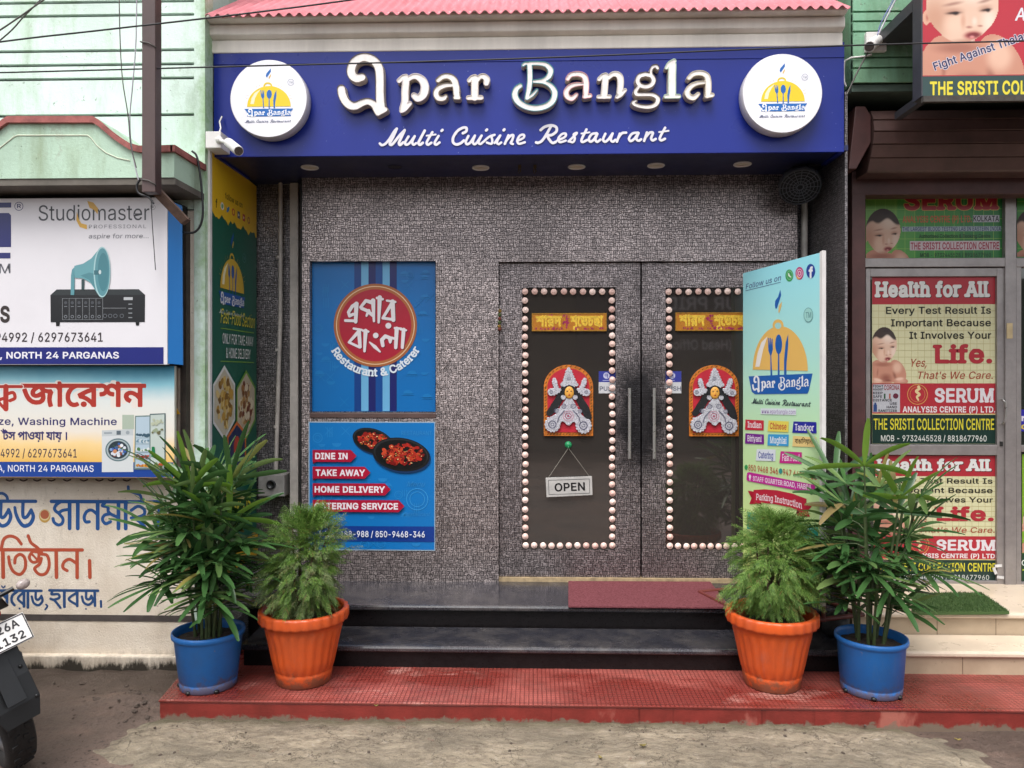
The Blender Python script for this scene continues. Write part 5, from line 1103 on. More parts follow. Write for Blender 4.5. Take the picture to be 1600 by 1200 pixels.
# silver and red goddess plaques
RED = M('plaque_red', '#B5102A', .6, .1, 20); ORG = M('plaque_border', '#D97A1C', .5, .3, 50); SIL = M('silver_foil', '#E2E1EA', .36, .36, 130, .4, 220, metal=.3); HAIR = M('black_hair', '#0E0F14', .5, .2, 40, .5, 120); SKIN = M('plaque_face', '#E5A544', .5, .1, 30); SEQ = M('foil_shade', '#6F6E86', .4, .2, 60, metal=.4)
def raise_(strokes, f, Y0, Y1, parent, name, mat, h, dome=0):
    q = [([(f[1] + x / f[0], f[2] + y / f[0]) for x, y in smooth_path(p)], [v_ / f[0] for v_ in r] if isinstance(r, (list, tuple)) else r / f[0]) for p, r in strokes]
    D = union(q, None, h); c = (D[1] + D[0].shape[1] * h / 2, D[2] + D[0].shape[0] * h / 2); m = MB()
    o0 = [ab2(l, c, Y0) for l in contours(*D, 0)]; o1 = [ab2(l, c, Y0) for l in contours(*D, -.45 if dome else -.12)]
    for A_, B_, ya, yb in ((o0, o0, Y0, Y1 + .002),):
        for l in A_: n = len(l); m.add([(x, ya, z) for x, z in l] + [(x, yb, z) for x, z in l], [(i, (i + 1) % n, n + (i + 1) % n, n + i) for i in range(n)], 0)
    V, T = tess(o0 + o1); nn = sum(len(l) for l in o0); lv = {}
    out_set = {(round(x, 7), round(z, 7)) for l in o0 for x, z in l}
    m.add([(x, Y1 + .002 if (round(x, 7), round(z, 7)) in out_set else Y1, z) for x, z in V], T, 0, True)
    V, T = tess(o1); m.add([(x, Y1, z) for x, z in V], T, 0); return m.build(name, mat, parent)
def scallops(path, r, amp, step):
    """an ornament edged with small round petals"""
    o = [(path, r)]; p = smooth_path(path, 8); d = 0
    rs = list(r) if isinstance(r, (list, tuple)) else [r] * len(path); rs = np.interp(np.linspace(0, 1, len(p)), np.linspace(0, 1, len(rs)), rs)
    for i in range(1, len(p)):
        d += math.dist(p[i], p[i - 1])
        if d > step:
            d = 0; tx, ty = p[i][0] - p[i - 1][0], p[i][1] - p[i - 1][1]; L = math.hypot(tx, ty) or 1
            for s in (-1, 1): o.append(([(p[i][0] - ty / L * rs[i] * s, p[i][1] + tx / L * rs[i] * s)], amp))
    return o
def plaque(f, lab, tri=False):
    k, u0, v0 = f; g = lambda x, y: (u0 + x / k, v0 + y / k); Yb_ = YD + .013
    b = thing('goddess_plaque', lab, 'plaque', P(*g(585, 1040), Yb_), 'goddess plaques on the doors')
    def arch_(e): return [g(*p) for p in [(255 + e, 1038 - e), (255 + e, 380)]] + [g(585 + (330 - e) * cos(t), 385 - (300 - e) * sin(t)) for t in (pi - pi * i / 24 for i in range(1, 24))] + [g(915 - e, 380), g(915 - e, 1038 - e)]
    m = MB(); m.prism([P(*p, Yb_ - .014) for p in arch_(0)], (0, .014, 0)); m.build('border_board', ORG, b)
    ar = Art((0, Yb_ - .014, 1), base=.0008)
    for i in range(46):   # dark hatching along the border
        if i < 15: q = (278, 960 - i * 40)
        elif i < 31: t_ = pi - pi * (i - 15) / 15; q = (585 + 306 * cos(t_), 380 - 276 * sin(t_))
        else: q = (892, 400 + (i - 31) * 40)
        ar.strokes([([(q[0] - 9, q[1] + 9), (q[0] + 9, q[1] - 9)], 4)], '#3F3A12', .25, f)
    for i in range(14): ar.strokes([([(300 + i * 42, 1018), (318 + i * 42, 1008)], 4)], '#3F3A12', .25, f)
    ar.flush('border_pattern', b)
    m = MB(); m.prism([P(*p, Yb_ - .018) for p in arch_(48)], (0, .0035, 0)); m.build('red_field', RED, b)
    Yf = Yb_ - .018
    raise_([([(520, 400), (470, 520), (400, 640), (330, 730)], [36, 50, 54, 42]), ([(690, 430), (740, 560), (810, 680), (850, 790)], [36, 50, 56, 44])], f, Yf, Yf - .010, b, 'hair', HAIR, .22)
    orn = scallops([(585, 140), (590, 230), (595, 330)], [22, 52, 92], 14, 28) + [([(500, 350), (595, 330), (690, 350)], 26)]
    orn += scallops([(395, 285), (405, 350), (440, 425)], [26, 24, 20], 12, 24) + scallops([(355, 450), (420, 440), (470, 420)], [50, 32, 20], 13, 28)
    orn += scallops([(800, 285), (782, 350), (735, 425)], [26, 24, 20], 12, 24) + scallops([(825, 455), (760, 440), (710, 415)], [50, 32, 20], 13, 28)
    orn += scallops([(595, 560), (590, 650), (585, 730)], [46, 92, 138], 15, 36) + [([(515, 520)], 34), ([(672, 520)], 34), ([(440, 705)], 34), ([(728, 712)], 34)]
    orn += scallops([(480, 770), (370, 870)], [60, 85], 20, 40) + scallops([(690, 770), (785, 890)], [60, 88], 20, 40) + [([(585, 770)], 95), ([(585, 850)], 45)]
    for i in range(14): a = 2 * pi * i / 14; orn += [([(370 + 88 * cos(a), 885 + 88 * sin(a))], 20), ([(785 + 90 * cos(a), 900 + 90 * sin(a))], 20)]
    so = raise_(orn, f, Yf, Yf - .018, b, 'silver_ornament', SIL, .2, 1)
    ar = Art((0, Yf - .018, 1), base=.0006); pink = '#C9A0AE'
    for x, y, r in ((370, 885, 55), (785, 900, 58), (525, 640, 34), (650, 640, 34), (740, 705, 30), (420, 700, 30), (355, 450, 24), (825, 455, 24), (590, 270, 24)):
        u, v = g(x, y); ar.ring(u, v, r / k * .74, r / k, SEQ, 18); ar.ring(u, v, r / k * .3, r / k * .45, SEQ, 12)
    u, v = g(582, 770); ar.ring(u, v, 62 / k, 74 / k, pink, 20); ar.ring(u, v, 34 / k, 44 / k, '#A8506A', 16); ar.disc(u, v, 16 / k, '#A8506A', n=10)
    r = random.Random(3)
    for _ in range(60):
        x, y = r.choice([(r.uniform(440, 730), r.uniform(600, 740)), (r.uniform(540, 640), r.uniform(180, 330)), (r.uniform(300, 440), r.uniform(810, 950)), (r.uniform(710, 850), r.uniform(830, 970))])
        u, v = g(x, y); ar.disc(u, v, r.uniform(.3, .75), r.choice([SEQ, SEQ, '#EDEBF2', '#3B3A4A']), n=6)
    for sx_ in (-1, 1):
        ar.strokes([([(590 + sx_ * 60, 700), (590 + sx_ * 130, 780), (590 + sx_ * 150, 850)], 6)], SEQ, .25, f)
    ar.flush('foil_pattern', so)
    raise_([([(595, 385), (540, 410), (515, 470)], [30, 30, 18]), ([(595, 385), (650, 410), (680, 470)], [30, 30, 18])], f, Yf - .018, Yf - .024, b, 'fringe', HAIR, .2)
    c = P(*g(595, 455), Yf - .020); s_ = (P(u0 + 1, v0, Yf) - P(u0, v0, Yf)).length / k
    m = MB(); m.ball(c, (64 * s_, .012, 84 * s_), 16, 12); m.ball(c + Vector((0, -.011, -12 * s_)), (9 * s_, .004, 20 * s_), 8, 6); fo = m.build('face', SKIN, b)
    m = MB()
    for sx_ in (-1, 1): m.ball(c + Vector((sx_ * 25 * s_, -.0105, 14 * s_)), (15 * s_, .002, 6 * s_), 8, 6); m.tube([c + Vector((sx_ * 10 * s_, -.0112, 27 * s_)), c + Vector((sx_ * 40 * s_, -.0092, 30 * s_))], .0007, 5)
    m.build('eyes', HAIR, fo); m = MB(); m.ball(c + Vector((0, -.0105, -36 * s_)), (15 * s_, .0025, 6 * s_), 8, 6); m.ball(c + Vector((0, -.0112, 44 * s_)), (5 * s_, .002, 8 * s_), 6, 6); m.build('lips', RED, fo)
    return b
plaque((8.571, 820, 560), 'red arched plaque with a silver crowned goddess on the left door')
plaque((8.571, 1047.5, 560.5), 'red arched plaque with a silver crowned goddess on the right door')

# push stickers
for u0, u1, lab, n_ in ((935.5, 966, 'blue and white push sticker on the left door glass', 0), (1037, 1064.5, 'blue and white push sticker on the right door glass', 1)):
    Ys_ = YD + .0138; b = thing('push_sticker', lab, 'sticker', P((u0 + u1) / 2, 615, Ys_), 'push stickers on the doors')
    m = MB(); um = (u0 + u1) / 2; m.box(WX(u0, Ys_), WX(u1, Ys_), Ys_ - .0012, Ys_, WZ(614.5, Ys_, um), WZ(580, Ys_, um)); m.build('sticker_sheet', ink('#D3D3D6'), b)
    ar = Art((0, Ys_ - .0012, 1), base=.0004); ar.rect(u0, 580, u1, 597, '#39409A'); uc = u0 + (12 if not n_ else 13)
    ar.disc(uc, 587, 5, '#C9CBE6', n=20); ar.ring(uc - .6, 586, 1.2, 2.2, '#39409A', 14); ar.rect(uc + 1.2, 583.6, uc + 2.2, 591, '#39409A'); ar.rect(u0 + 6, 594, u0 + 17, 595, '#B9BCDF')
    ar.text('PUSH', u0 + 1.5, 610.5, u0 + 27, 6.8, '#4A5068', .015); ar.flush('lettering', b)

# OPEN board on its hook
Yo = YD - .012
b = thing('open_board', 'small grey OPEN board hung by string from a green hook', 'sign', P(889, 776, Yo))
m = MB(); co = [P(852.5, 746.5, Yo), P(925, 744, Yo), P(926, 773.5, Yo), P(854, 777, Yo)]; m.prism(co, (0, .006, 0)); m.build('board', M('grey_board', '#B5B2AE', .5, .1, 12), b, bevel=.002)
ar = Art((0, Yo, 1), base=.0008); rt = radians(-2.2)
def rot_(pts, c, a): return [(c[0] + (x - c[0]) * cos(a) - (y - c[1]) * sin(a), c[1] + (x - c[0]) * sin(a) + (y - c[1]) * cos(a)) for x, y in pts]
o_ = rot_([(857, 749), (921.5, 749), (921.5, 772), (857, 772)], (889.3, 760.4), rt); i_ = rot_([(857.7, 749.7), (920.8, 749.7), (920.8, 771.3), (857.7, 771.3)], (889.3, 760.4), rt)
ar.loops([o_, i_], '#3A3A3C', (889.3, 760.4)); ar.text('OPEN', 866.5, 767.3, 914, 13, '#1B1B1D', .03, rot=-rt); ar.flush('lettering', b)
m = MB(); hk = P(888.2, 700, Yo); m.tube([P(857, 746, Yo + .002), hk], .0014, 5); m.tube([P(921, 744.5, Yo + .002), hk], .0014, 5); m.build('string', M('string', '#A29D92', .8), b)
h = thing('suction_hook', 'green suction hook on the left door glass above the OPEN board', 'hook', P(888, 695, YD))
m = MB(); c = P(888, 695, YD + .013); R_ = 5.6 / F * YD; m.lathe([(R_, 0), (R_, -.004), (R_ * .85, -.012), (R_ * .5, -.019), (.001, -.021)], c, 20, axis='y'); m.build('cup', M('green_plastic', '#1E8A55', .25, .1, 20), h)
m = MB(); m.tube([c + Vector((0, -.018, -.004)), c + Vector((0, -.03, -.018)), c + Vector((0, -.034, -.022)), c + Vector((0, -.036, -.012))], .0025, 6); m.build('prong', M('green_plastic', '#1E8A55'), h)

# mats
m = MB(); q = [PZ(888, 946.5, ZFL + .012), PZ(1141, 948.5, ZFL + .012), PZ(1110, 908.5, ZFL + .012), PZ(888, 907.5, ZFL + .012)]
t = NT('maroon_coir'); c = t.mix(t.ramp(t.noise(110, 5, .8), (.35, 0), (.65, 1)), lin('#5B2E33'), lin('#8A5258')); t.bump(t.noise(160, 5, .8), 1, .008); MC = t.fin(c, .9, 0, .1)
m.prism(q, (0, 0, -.0115)); o = m.build('door_mat', MC, bevel=.003); tag(o, 'maroon coir door mat on the top black step', 'door mat')
YR = MB(); zf2 = ZFL + .006
q = [PZ(1425, 957, zf2 + .016), PZ(1577, 955.5, zf2 + .016), PZ(1534, 926, zf2 + .016), PZ(1425, 926, zf2 + .016)]
YR.prism(q, (0, 0, -.0155)); r = random.Random(5); LEAFG = mat_leaf('turf_blade', (.035, .075, .02), (.07, .13, .035), .6, .1)
x0_, x1_ = min(p.x for p in q), max(p.x for p in q); y0_, y1_ = min(p.y for p in q), max(p.y for p in q)
for _ in range(9000):
    x, y = r.uniform(x0_, x1_), r.uniform(y0_, y1_)
    if not inside((x, y), [(p.x, p.y) for p in q]): continue
    dx, dy, hh = r.uniform(-.006, .006), r.uniform(-.006, .006), r.uniform(.008, .016); a = r.uniform(0, 6.28); ww = .0016
    YR.add([(x - ww * cos(a), y - ww * sin(a), zf2 + .015), (x + ww * cos(a), y + ww * sin(a), zf2 + .015), (x + dx, y + dy, zf2 + .015 + hh)], [(0, 1, 2)])
o = YR.build('turf_mat', LEAFG); tag(o, 'green artificial turf mat on the cream tiled step', 'door mat')

# ================================================================== printed pictures of a baby (posters)
BABY = None
def baby_colour(X, Y, hh, hair, head=1.0):
    """soft printed portrait; head centre (0,0), half width 1, y down, chin at hh. Returns rgb, alpha"""
    S = lambda e0, e1, x: (lambda t: t * t * (3 - 2 * t))(np.clip((x - e0) / (e1 - e0), 0, 1))
    el = lambda cx, cy, rx, ry, soft=.25, rot=0: 1 - S(1 - soft, 1 + soft * .15, np.hypot(((X - cx) * cos(rot) + (Y - cy) * sin(rot)) / rx, (-(X - cx) * sin(rot) + (Y - cy) * cos(rot)) / ry))
    lay = lambda c, col, a: c * (1 - a[..., None]) + np.array(lin(col)) * a[..., None]
    jaw = 1 - .16 * np.clip(Y / hh, 0, 1) ** 2
    d = np.hypot(X / jaw, Y / hh); hm = 1 - S(.975, 1.005, d)
    shoulder = np.maximum.reduce([el(.15, hh + .75, 1.15, .85, .05), el(-.62, hh + .72, .62, 1.0, .05, .2), el(1.05, hh + .62, .58, .95, .05, -.45), el(-.55, hh + 1.45, .7, .3, .05), el(1.25, hh + 1.40, .62, .26, .05)])
    c = np.zeros(X.shape + (3,)) + np.array(lin('#C98F78'))
    c = lay(c, '#E3B79F', el(1.0, hh + .35, .45, .55, .7)); c = lay(c, '#9A5F50', el(.15, hh + 1.15, .6, .45, .9)); c = lay(c, '#A86E5C', el(-.1, hh + .12, .85, .22, .8)); c = lay(c, '#E5BBA4', el(-.55, hh + 1.42, .5, .2, .8)); c = lay(c, '#D9A58F', el(1.25, hh + 1.38, .5, .2, .8)); c = lay(c, '#9A6050', el(-.50, hh + .72, .09, .42, 1.0, .1) * .7); c = lay(c, '#8A5346', el(.80, hh + .98, .16, .42, 1.0, -.35) * .8); c = lay(c, '#EBC3AD', el(-.50, hh + 1.28, .42, .14, .7, .25)); c = lay(c, '#EBC3AD', el(1.18, hh + 1.22, .42, .15, .7, -.12)); c = lay(c, '#7E4A3E', el(.3, hh + 1.33, .35, .1, .9) * .8)
    f = np.zeros(X.shape + (3,)) + np.array(lin('#E2BDA6'))
    f = lay(f, '#F2DCCB', el(.35, -.45 * hh, .7, .5 * hh, .9)); f = lay(f, '#C9987F', el(-.75, .35 * hh, .55, .8 * hh, .9)); f = lay(f, '#F0D6C4', el(.72, .42 * hh, .28, .5 * hh, .9)); f = lay(f, '#EAC4AC', el(-.2, .5 * hh, .4, .35 * hh, .9)); f = lay(f, '#BE8A74', el(.2, .98 * hh, .7, .14 * hh, .9)); f = lay(f, '#D6A68E', el(.02, .40 * hh, .1, .3 * hh, .9))
    for ex, ey, s, rt in ((-.24, .17, 1, -.06), (.63, .10, .75, -.14)):
        f = lay(f, '#B98671', el(ex, ey * hh - .02, .36 * s, .15, 1.0, rt) * .8); f = lay(f, '#3A241F', el(ex, (ey + .02) * hh, .28 * s, .055, .8, rt)); f = lay(f, '#2A1A18', el(ex + .06, (ey + .03) * hh, .11 * s, .07, .7))
        f = lay(f, '#A4796A', el(ex - .02, (ey - .22) * hh, .36 * s, .065, .9, rt - .12) * .9)
    f = lay(f, '#EFD2C0', el(.33, .42 * hh, .10, .16 * hh, .9)); f = lay(f, '#B0776A', el(.18, .57 * hh, .12, .05, .9)); f = lay(f, '#B0776A', el(.48, .54 * hh, .10, .04, .9))
    f = lay(f, '#C07168', el(.28, .79 * hh, .32, .15 * hh, .6, -.05)); f = lay(f, '#7C2F33', el(.29, .78 * hh, .25, .095 * hh, .6, -.05)); f = lay(f, '#D98C88', el(.26, .83 * hh, .09, .05 * hh, .8)); f = lay(f, '#F0D8C9', el(.36, .93 * hh, .16, .05 * hh, .9))
    ear = el(-.97, .30 * hh, .13, .22 * hh, .1); c = lay(c, '#D9A48C', ear); c = lay(c, '#B5705E', el(-.95, .30 * hh, .06, .13 * hh, .9))
    if hair:
        h_ = np.clip(S(-.38 * hh, -.52 * hh, Y + .10 * np.sin(X * 6) * hh - .16 * X * X + .30 * np.clip(-X - .55, 0, 1) * -2.0), 0, 1); f = lay(f, '#241C1E', h_ * .95); f = lay(f, '#3A3032', h_ * el(.2, -.78 * hh, .35, .12 * hh, .9))
    c = c * (1 - hm[..., None]) + f * hm[..., None]
    return c, np.maximum.reduce([hm, shoulder, ear])
def baby_mat():
    if 'baby_print' not in MATS:
        t = NT('baby_print'); a = t.n('ShaderNodeVertexColor'); a.layer_name = 'Ink'; MATS['baby_print'] = t.fin(a.outputs[0], .42, 0, .35)
    return MATS['baby_print']
def baby(ar, name, parent, box, cu, cv, s, hh, hair, res=1.0, tone=1.0):
    """print the portrait inside box (pixels), head centre (cu, cv), half width s pixels"""
    u0, v0, u1, v1 = box; nu, nv = int((u1 - u0) / res) + 1, int((v1 - v0) / res) + 1
    U, V = np.meshgrid(np.linspace(u0, u1, nu), np.linspace(v0, v1, nv)); c, al = baby_colour((U - cu) / s, (V - cv) / s, hh, hair)
    mu, mv = (u0 + u1) / 2, (v0 + v1) / 2; a, b, ku, kv = ar.loc(mu, mv); ar.z += ar.lay
    ok = al > .5; idx = -np.ones(U.shape, int); vs = []; cols = []; fs = []
    for i in range(nv - 1):
        for j in range(nu - 1):
            if ok[i, j] and ok[i, j + 1] and ok[i + 1, j] and ok[i + 1, j + 1]:
                f = []
                for y, x in ((i, j), (i + 1, j), (i + 1, j + 1), (i, j + 1)):
                    if idx[y, x] < 0:
                        idx[y, x] = len(vs); vs.append(ar.pt(a + (U[y, x] - mu) * ku, b - (V[y, x] - mv) * kv)); cols.append((*(c[y, x] * .86 * tone), 1))
                    f.append(int(idx[y, x]))
                fs.append(f)
    m = MB(); m.add(vs, fs); o = m.build(name, baby_mat(), parent); at = o.data.color_attributes.new('Ink', 'FLOAT_COLOR', 'POINT'); at.data.foreach_set('color', [q for c_ in cols for q in c_]); return o

# ================================================================== side banner on the left return wall
XB = -1.845
yb0, yb1, ztop, zbot = 4.28, 4.985, 2.935, .47
b = thing('side_banner', 'tall yellow and green banner for the fast food section on the left side wall', 'banner', (XB, 4.6, zbot))
m = MB(); m.prism([(XB - .014, yb0, zbot), (XB - .014, yb1, zbot), (XB - .014, yb1, ztop - .01), (XB - .014, yb0, ztop + .02)], (.014, 0, 0)); m.build('sheet', ink('#12604C'), b)
m = MB(); m.box(XB - .02, XB + .004, yb0 - .028, yb0 - .001, zbot - .01, ztop + .03); m.build('edge_frame', M('white_pvc', '#D9D5D2', .5, .1, 8), b)
ar = Art((XB, 4.6, 1.5), (0, 1, 0), (0, 0, 1)); A0 = ar
def abz(y, z): return (y - 4.6, z - 1.5)
def pab(ar, pts, col): ar.put([abz(*p) for p in pts], tess([pts])[1], col)
def boundary(y):
    return 2.60 - .0 * y + .012 * sin(y * 40) + .008 * sin(y * 97)
ys_ = np.linspace(yb0 + .001, yb1 - .002, 40); fld = [(y, boundary(y) - .012 * random.random()) for y in ys_]
pab(ar, [(yb0 + .001, ztop + .017)] + [(yb0 + .001, ztop + .017)][:0] + fld + [(yb1 - .002, ztop - .012)], '#F2C42A'); ar.flush('yellow_field', b)
def ytext(t, y0, y1, z, cap, col, **kw):
    V, T = text_mesh(t, kw.get('bold', 0), kw.get('slab', 0)); xs = [p[0] for p in V]; s = (y1 - y0) / (max(xs) - min(xs)); sl = kw.get('slant', 0)
    k = cap / (.727 + 2 * kw.get('bold', 0)); A0.put([abz(y0 + (x - min(xs)) * s + sl * y * k, z + y * k) for x, y in V], T, col)
ytext('follow us on', 4.47, 4.74, 2.725, .036, '#3A2A12', bold=.02)
for i, c in enumerate(('#33261A', '#F0EDE8', '#2C7FC0', '#C7503F', '#5A5F78', '#C23B3A', '#B5673F')):
    y, z, r = 4.346 + i * .083, 2.668, .023
    pab(ar, [(y + r * cos(q), z + r * sin(q)) for q in (2 * pi * k_ / 18 for k_ in range(18))], c) if i in (1, 3, 6) else None
    if i == 0: ytext('f', y - .012, y + .012, z - .026, .052, c, bold=.03)
    if i == 1: pab(ar, [(y + .014 * cos(q), z + .014 * sin(q)) for q in (2 * pi * k_ / 14 for k_ in range(14))], '#6FAE7E')
    if i == 2: pab(ar, [(y - .024, z + .012), (y - .008, z + .004), (y + .006, z + .018), (y + .018, z + .014), (y + .024, z + .018), (y + .014, z - .008), (y - .004, z - .022), (y - .024, z - .016), (y - .014, z - .006)], c)
    if i == 3 or i == 6: pab(ar, [(y + .013 * cos(q), z + .013 * sin(q)) for q in (2 * pi * k_ / 14 for k_ in range(14))], '#F2C42A')
    if i in (4, 5): pab(ar, [(y - .02, z - .022), (y + .02, z - .022), (y + .02, z + .022), (y - .02, z + .022)], c); pab(ar, [(y - .008, z - .01), (y + .012, z), (y - .008, z + .01)], '#F1EEEA')
ar.flush('follow_icons', b)
# emblem: build in pixel-like units on this plane
class Loc(Art):
    """an Art whose pixels are a private sheet: origin (px 0,0) at (y0, z0), k metres per unit"""
    def loc(s, u, v): return s.q0 + u * s.ku, s.q1 - v * s.kv, s.ku, s.kv
def sheet(O, A, B, q0, q1, ku, kv=None, base=.0012):
    a = Loc(O, A, B, base=base); a.q0, a.q1, a.ku, a.kv = q0, q1, ku, kv or ku; return a
e = sheet((XB, 4.6, 1.5), (0, 1, 0), (0, 0, 1), 0, 0, .001, base=.0010); e.z = ar.z
Le = .40 / 680
e.q0, e.q1 = -.368, 1.175
emblem(e, lambda x, y: (x * .6, y * .68), 1 / .62, '#D9B33A', '#1B5AA6', '#C9D4CC', tm='#4C8F8C', ink_name='#F0EFEA'); e.flush('emblem', b)
A0.z = e.z
ytext('Fast-Food Section', 4.40, 4.94, 1.975, .085, '#E7D93A', bold=.0, slant=.2)
for z in (1.94, 1.745): pab(ar, [(4.40, z), (4.93, z), (4.93, z + .006), (4.40, z + .006)], '#7BA83E')
ytext('ONLY FOR TAKE AWAY', 4.43, 4.92, 1.855, .062, '#E9EDEA', bold=.01); ytext('& HOME DELIVERY', 4.48, 4.87, 1.77, .062, '#E9EDEA', bold=.01); ar.flush('lettering', b)
def hexa(cy, cz, ry, rz, s=1.0): return [(cy, cz + rz * s), (cy + ry * s, cz + rz * .5 * s), (cy + ry * s, cz - rz * .5 * s), (cy, cz - rz * s), (cy - ry * s, cz - rz * .5 * s), (cy - ry * s, cz + rz * .5 * s)]
for cy, cz, bc, fill, cs, sd_ in ((4.455, 1.50, '#E3E6E1', '#CFC7AE', ['#A9812F', '#C79A3E', '#D9B763', '#8A6423', '#E3C883'], 1), (4.79, 1.475, '#6FA03A', '#C9BBA2', ['#B98E55', '#DCC39A', '#8A5A34', '#E6D6B8', '#A8743F', '#7A3F2A'], 2)):
    pab(ar, hexa(cy, cz, .16, .225), bc); pab(ar, hexa(cy, cz, .16, .225, .9), fill); r = random.Random(sd_)
    for i in range(70):
        q, s = r.uniform(0, 2 * pi), sqrt(r.random()); y, z = cy + .11 * s * cos(q), cz + .14 * s * sin(q); w_, h_, a_ = r.uniform(.012, .035), r.uniform(.010, .03), r.uniform(0, 3)
        pab(ar, [(y + w_ * cos(t) * cos(a_) - h_ * sin(t) * sin(a_), z + w_ * cos(t) * sin(a_) + h_ * sin(t) * cos(a_)) for t in (2 * pi * k_ / 9 for k_ in range(9))], r.choice(cs))
pab(ar, hexa(4.63, 1.22, .15, .16), '#D9702A'); pab(ar, hexa(4.63, 1.22, .15, .16, .86), '#1D2D5A'); pab(ar, [(4.63 + .05 * cos(t), 1.22 + .07 * sin(t)) for t in (2 * pi * k_ / 16 for k_ in range(16))], '#C2422F'); ytext('COMBOS', 4.45, 4.86, .80, .09, '#E7D93A', bold=.02); pab(ar, [(yb0 + .002, zbot + .002), (yb1 - .002, zbot + .002), (yb1 - .002, zbot + .16), (yb0 + .002, zbot + .16)], '#D9A91E'); ar.flush('food_pictures', b)

# ================================================================== upright banner on the right
PL_, PR_ = P(1161, 700, 4.75), P(1280.5, 700, 4.10)
A_ = Vector((PR_.x - PL_.x, PR_.y - PL_.y, 0)); Wd = A_.length; A_.normalize(); N_ = A_.cross(Vector((0, 0, 1)))
b = thing('standee_banner', 'upright pale green banner board with red cuisine tags right of the doors', 'standee', (PR_.x, PR_.y, ZFL))
zb_ = .43; zl_, zr_ = P(1161, 427, 4.75).z, P(1280.5, 395, 4.10).z
O_ = Vector((PL_.x, PL_.y, 0)); q3 = lambda a, z: O_ + A_ * a + Vector((0, 0, z))
back = -N_ * .022 if N_.dot(CAM - O_) > 0 else N_ * .022
t = NT('standee_print'); z = t.xyz()[2]; c = t.ramp(t.math('DIVIDE', t.math('SUBTRACT', z, zb_), zr_ - zb_), (0, '#CFE07A'), (.45, '#BFE3A8'), (.72, '#A6DDD3'), (1, '#93DDEA')); SPR = t.fin(t.mix(.9, (.3, .3, .3), c), .35, 0, .4)
m = MB(); m.prism([q3(0, zb_), q3(Wd, zb_), q3(Wd, zr_), q3(0, zl_)], back); m.build('board', SPR, b)
m = MB(); m.prism([q3(Wd + .0005, zb_), q3(Wd + .02, zb_), q3(Wd + .02, zr_ + .01), q3(Wd + .0005, zr_ + .004)], back * 1.15); m.build('side_edge', M('white_pvc', '#D9D5D2'), b)
IRON = M('red_iron', '#6A2A25', .5, .25, 20)
m = MB(); bk = back.normalized()
for a in (.03, Wd - .01):
    m.tube([q3(a, ZFL) + bk * .035, q3(a, 1.6) + bk * .035], .012, 6); m.tube([q3(a, ZFL + .012) + bk * .03 - bk * .36, q3(a, ZFL + .012) + bk * .30], .013, 6); m.tube([q3(a, .75) + bk * .035, q3(a, ZFL + .02) + bk * .28], .010, 6)
m.tube([q3(.03, ZFL + .012) - bk * .33, q3(Wd - .01, ZFL + .012) - bk * .33], .013, 6); m.tube([q3(.03, ZFL + .012) + bk * .28, q3(Wd - .01, ZFL + .012) + bk * .28], .012, 6); m.build('stand_frame', IRON, b)
ar = Art(O_, A_, (0, 0, 1)); hv = lambda u0, va, u1, vb: ((u0 + u1) / 2, (va + vb) / 2)
class Obl(Art): pass
def otext(t_, u0, v0, u1, v1, cap, col, **kw):
    """writing on the board whose baseline runs from (u0,v0) to (u1,v1) in the photograph"""
    a0, b0 = ar.ab(u0, v0); a1, b1 = ar.ab(u1, v1); kv = ar.loc((u0 + u1) / 2, (v0 + v1) / 2)[3]; V, T = text_mesh(t_, kw.get('bold', 0), kw.get('slab', 0)); xs = [p[0] for p in V]; x0, x1 = min(xs), max(xs)
    k = cap * kv / (.727 + 2 * kw.get('bold', 0)); sl = kw.get('slant', 0); bend = kw.get('bend', 0); o = []
    for x, y in V:
        f = (x - x0) / (x1 - x0); o.append((a0 + (a1 - a0) * f + sl * y * k, b0 + (b1 - b0) * f + y * k + bend * kv * (1 - (2 * f - 1) ** 2)))
    ar.put(o, T, col)
def opoly(pts, col):
    q = [ar.ab(*p) for p in pts]; V, T = tess([q]); ar.put(V, T, col)
def oround(u, v, ru, rv, col, n=24): opoly([(u + ru * cos(2 * pi * i / n), v + rv * sin(2 * pi * i / n)) for i in range(n)], col)
otext('Follow us on', 1165.5, 452, 1220, 438, 8.5, '#4A4D8C', slant=.2, bold=.005); opoly([(1165, 454), (1220, 440.5), (1220, 441.3), (1165, 454.8)], '#4A4D8C')
oround(1233.5, 430.5, 6.2, 9.5, '#3FA45B'); oround(1233.8, 430, 4.6, 7.2, '#8FD0A0'); oround(1233.8, 430, 3.9, 6.2, '#3FA45B'); opoly([(1231.5, 427), (1233, 426.5), (1234, 430), (1236.5, 432.5), (1235.5, 434), (1232, 431)], '#EAF5EC')
oround(1249.5, 427, 6.4, 10, '#C2407E'); oround(1248, 432, 3.6, 4.5, '#E8A35A'); oround(1249.5, 427, 4.6, 7, '#F2D5E2'); oround(1249.5, 427, 3.8, 6, '#C2407E'); oround(1249.5, 427, 2.4, 3.8, '#F2D5E2'); oround(1249.5, 427, 1.5, 2.4, '#C2407E')
oround(1267, 423.5, 7.0, 11.2, '#26479C'); otext('f', 1263.8, 434, 1270.5, 433.5, 18, '#F2F4F8', bold=.05); ar.flush('follow_icons', b)
opoly([(1211, 477), (1211.5, 470), (1216, 464), (1219.5, 452.5), (1220.8, 461), (1218, 470), (1214, 482), (1212, 482)], '#1B62B4'); opoly([(1216.5, 488), (1217, 478), (1222, 471), (1221.5, 478), (1218, 489)], '#E5C37C')
def dome(pr, f=1.0): return [(1219.5 + 43 * f * cos(t), 578.5 - (pr * f) * sin(t) + 1.0 * cos(t)) for t in (pi * i / 30 for i in range(31))]
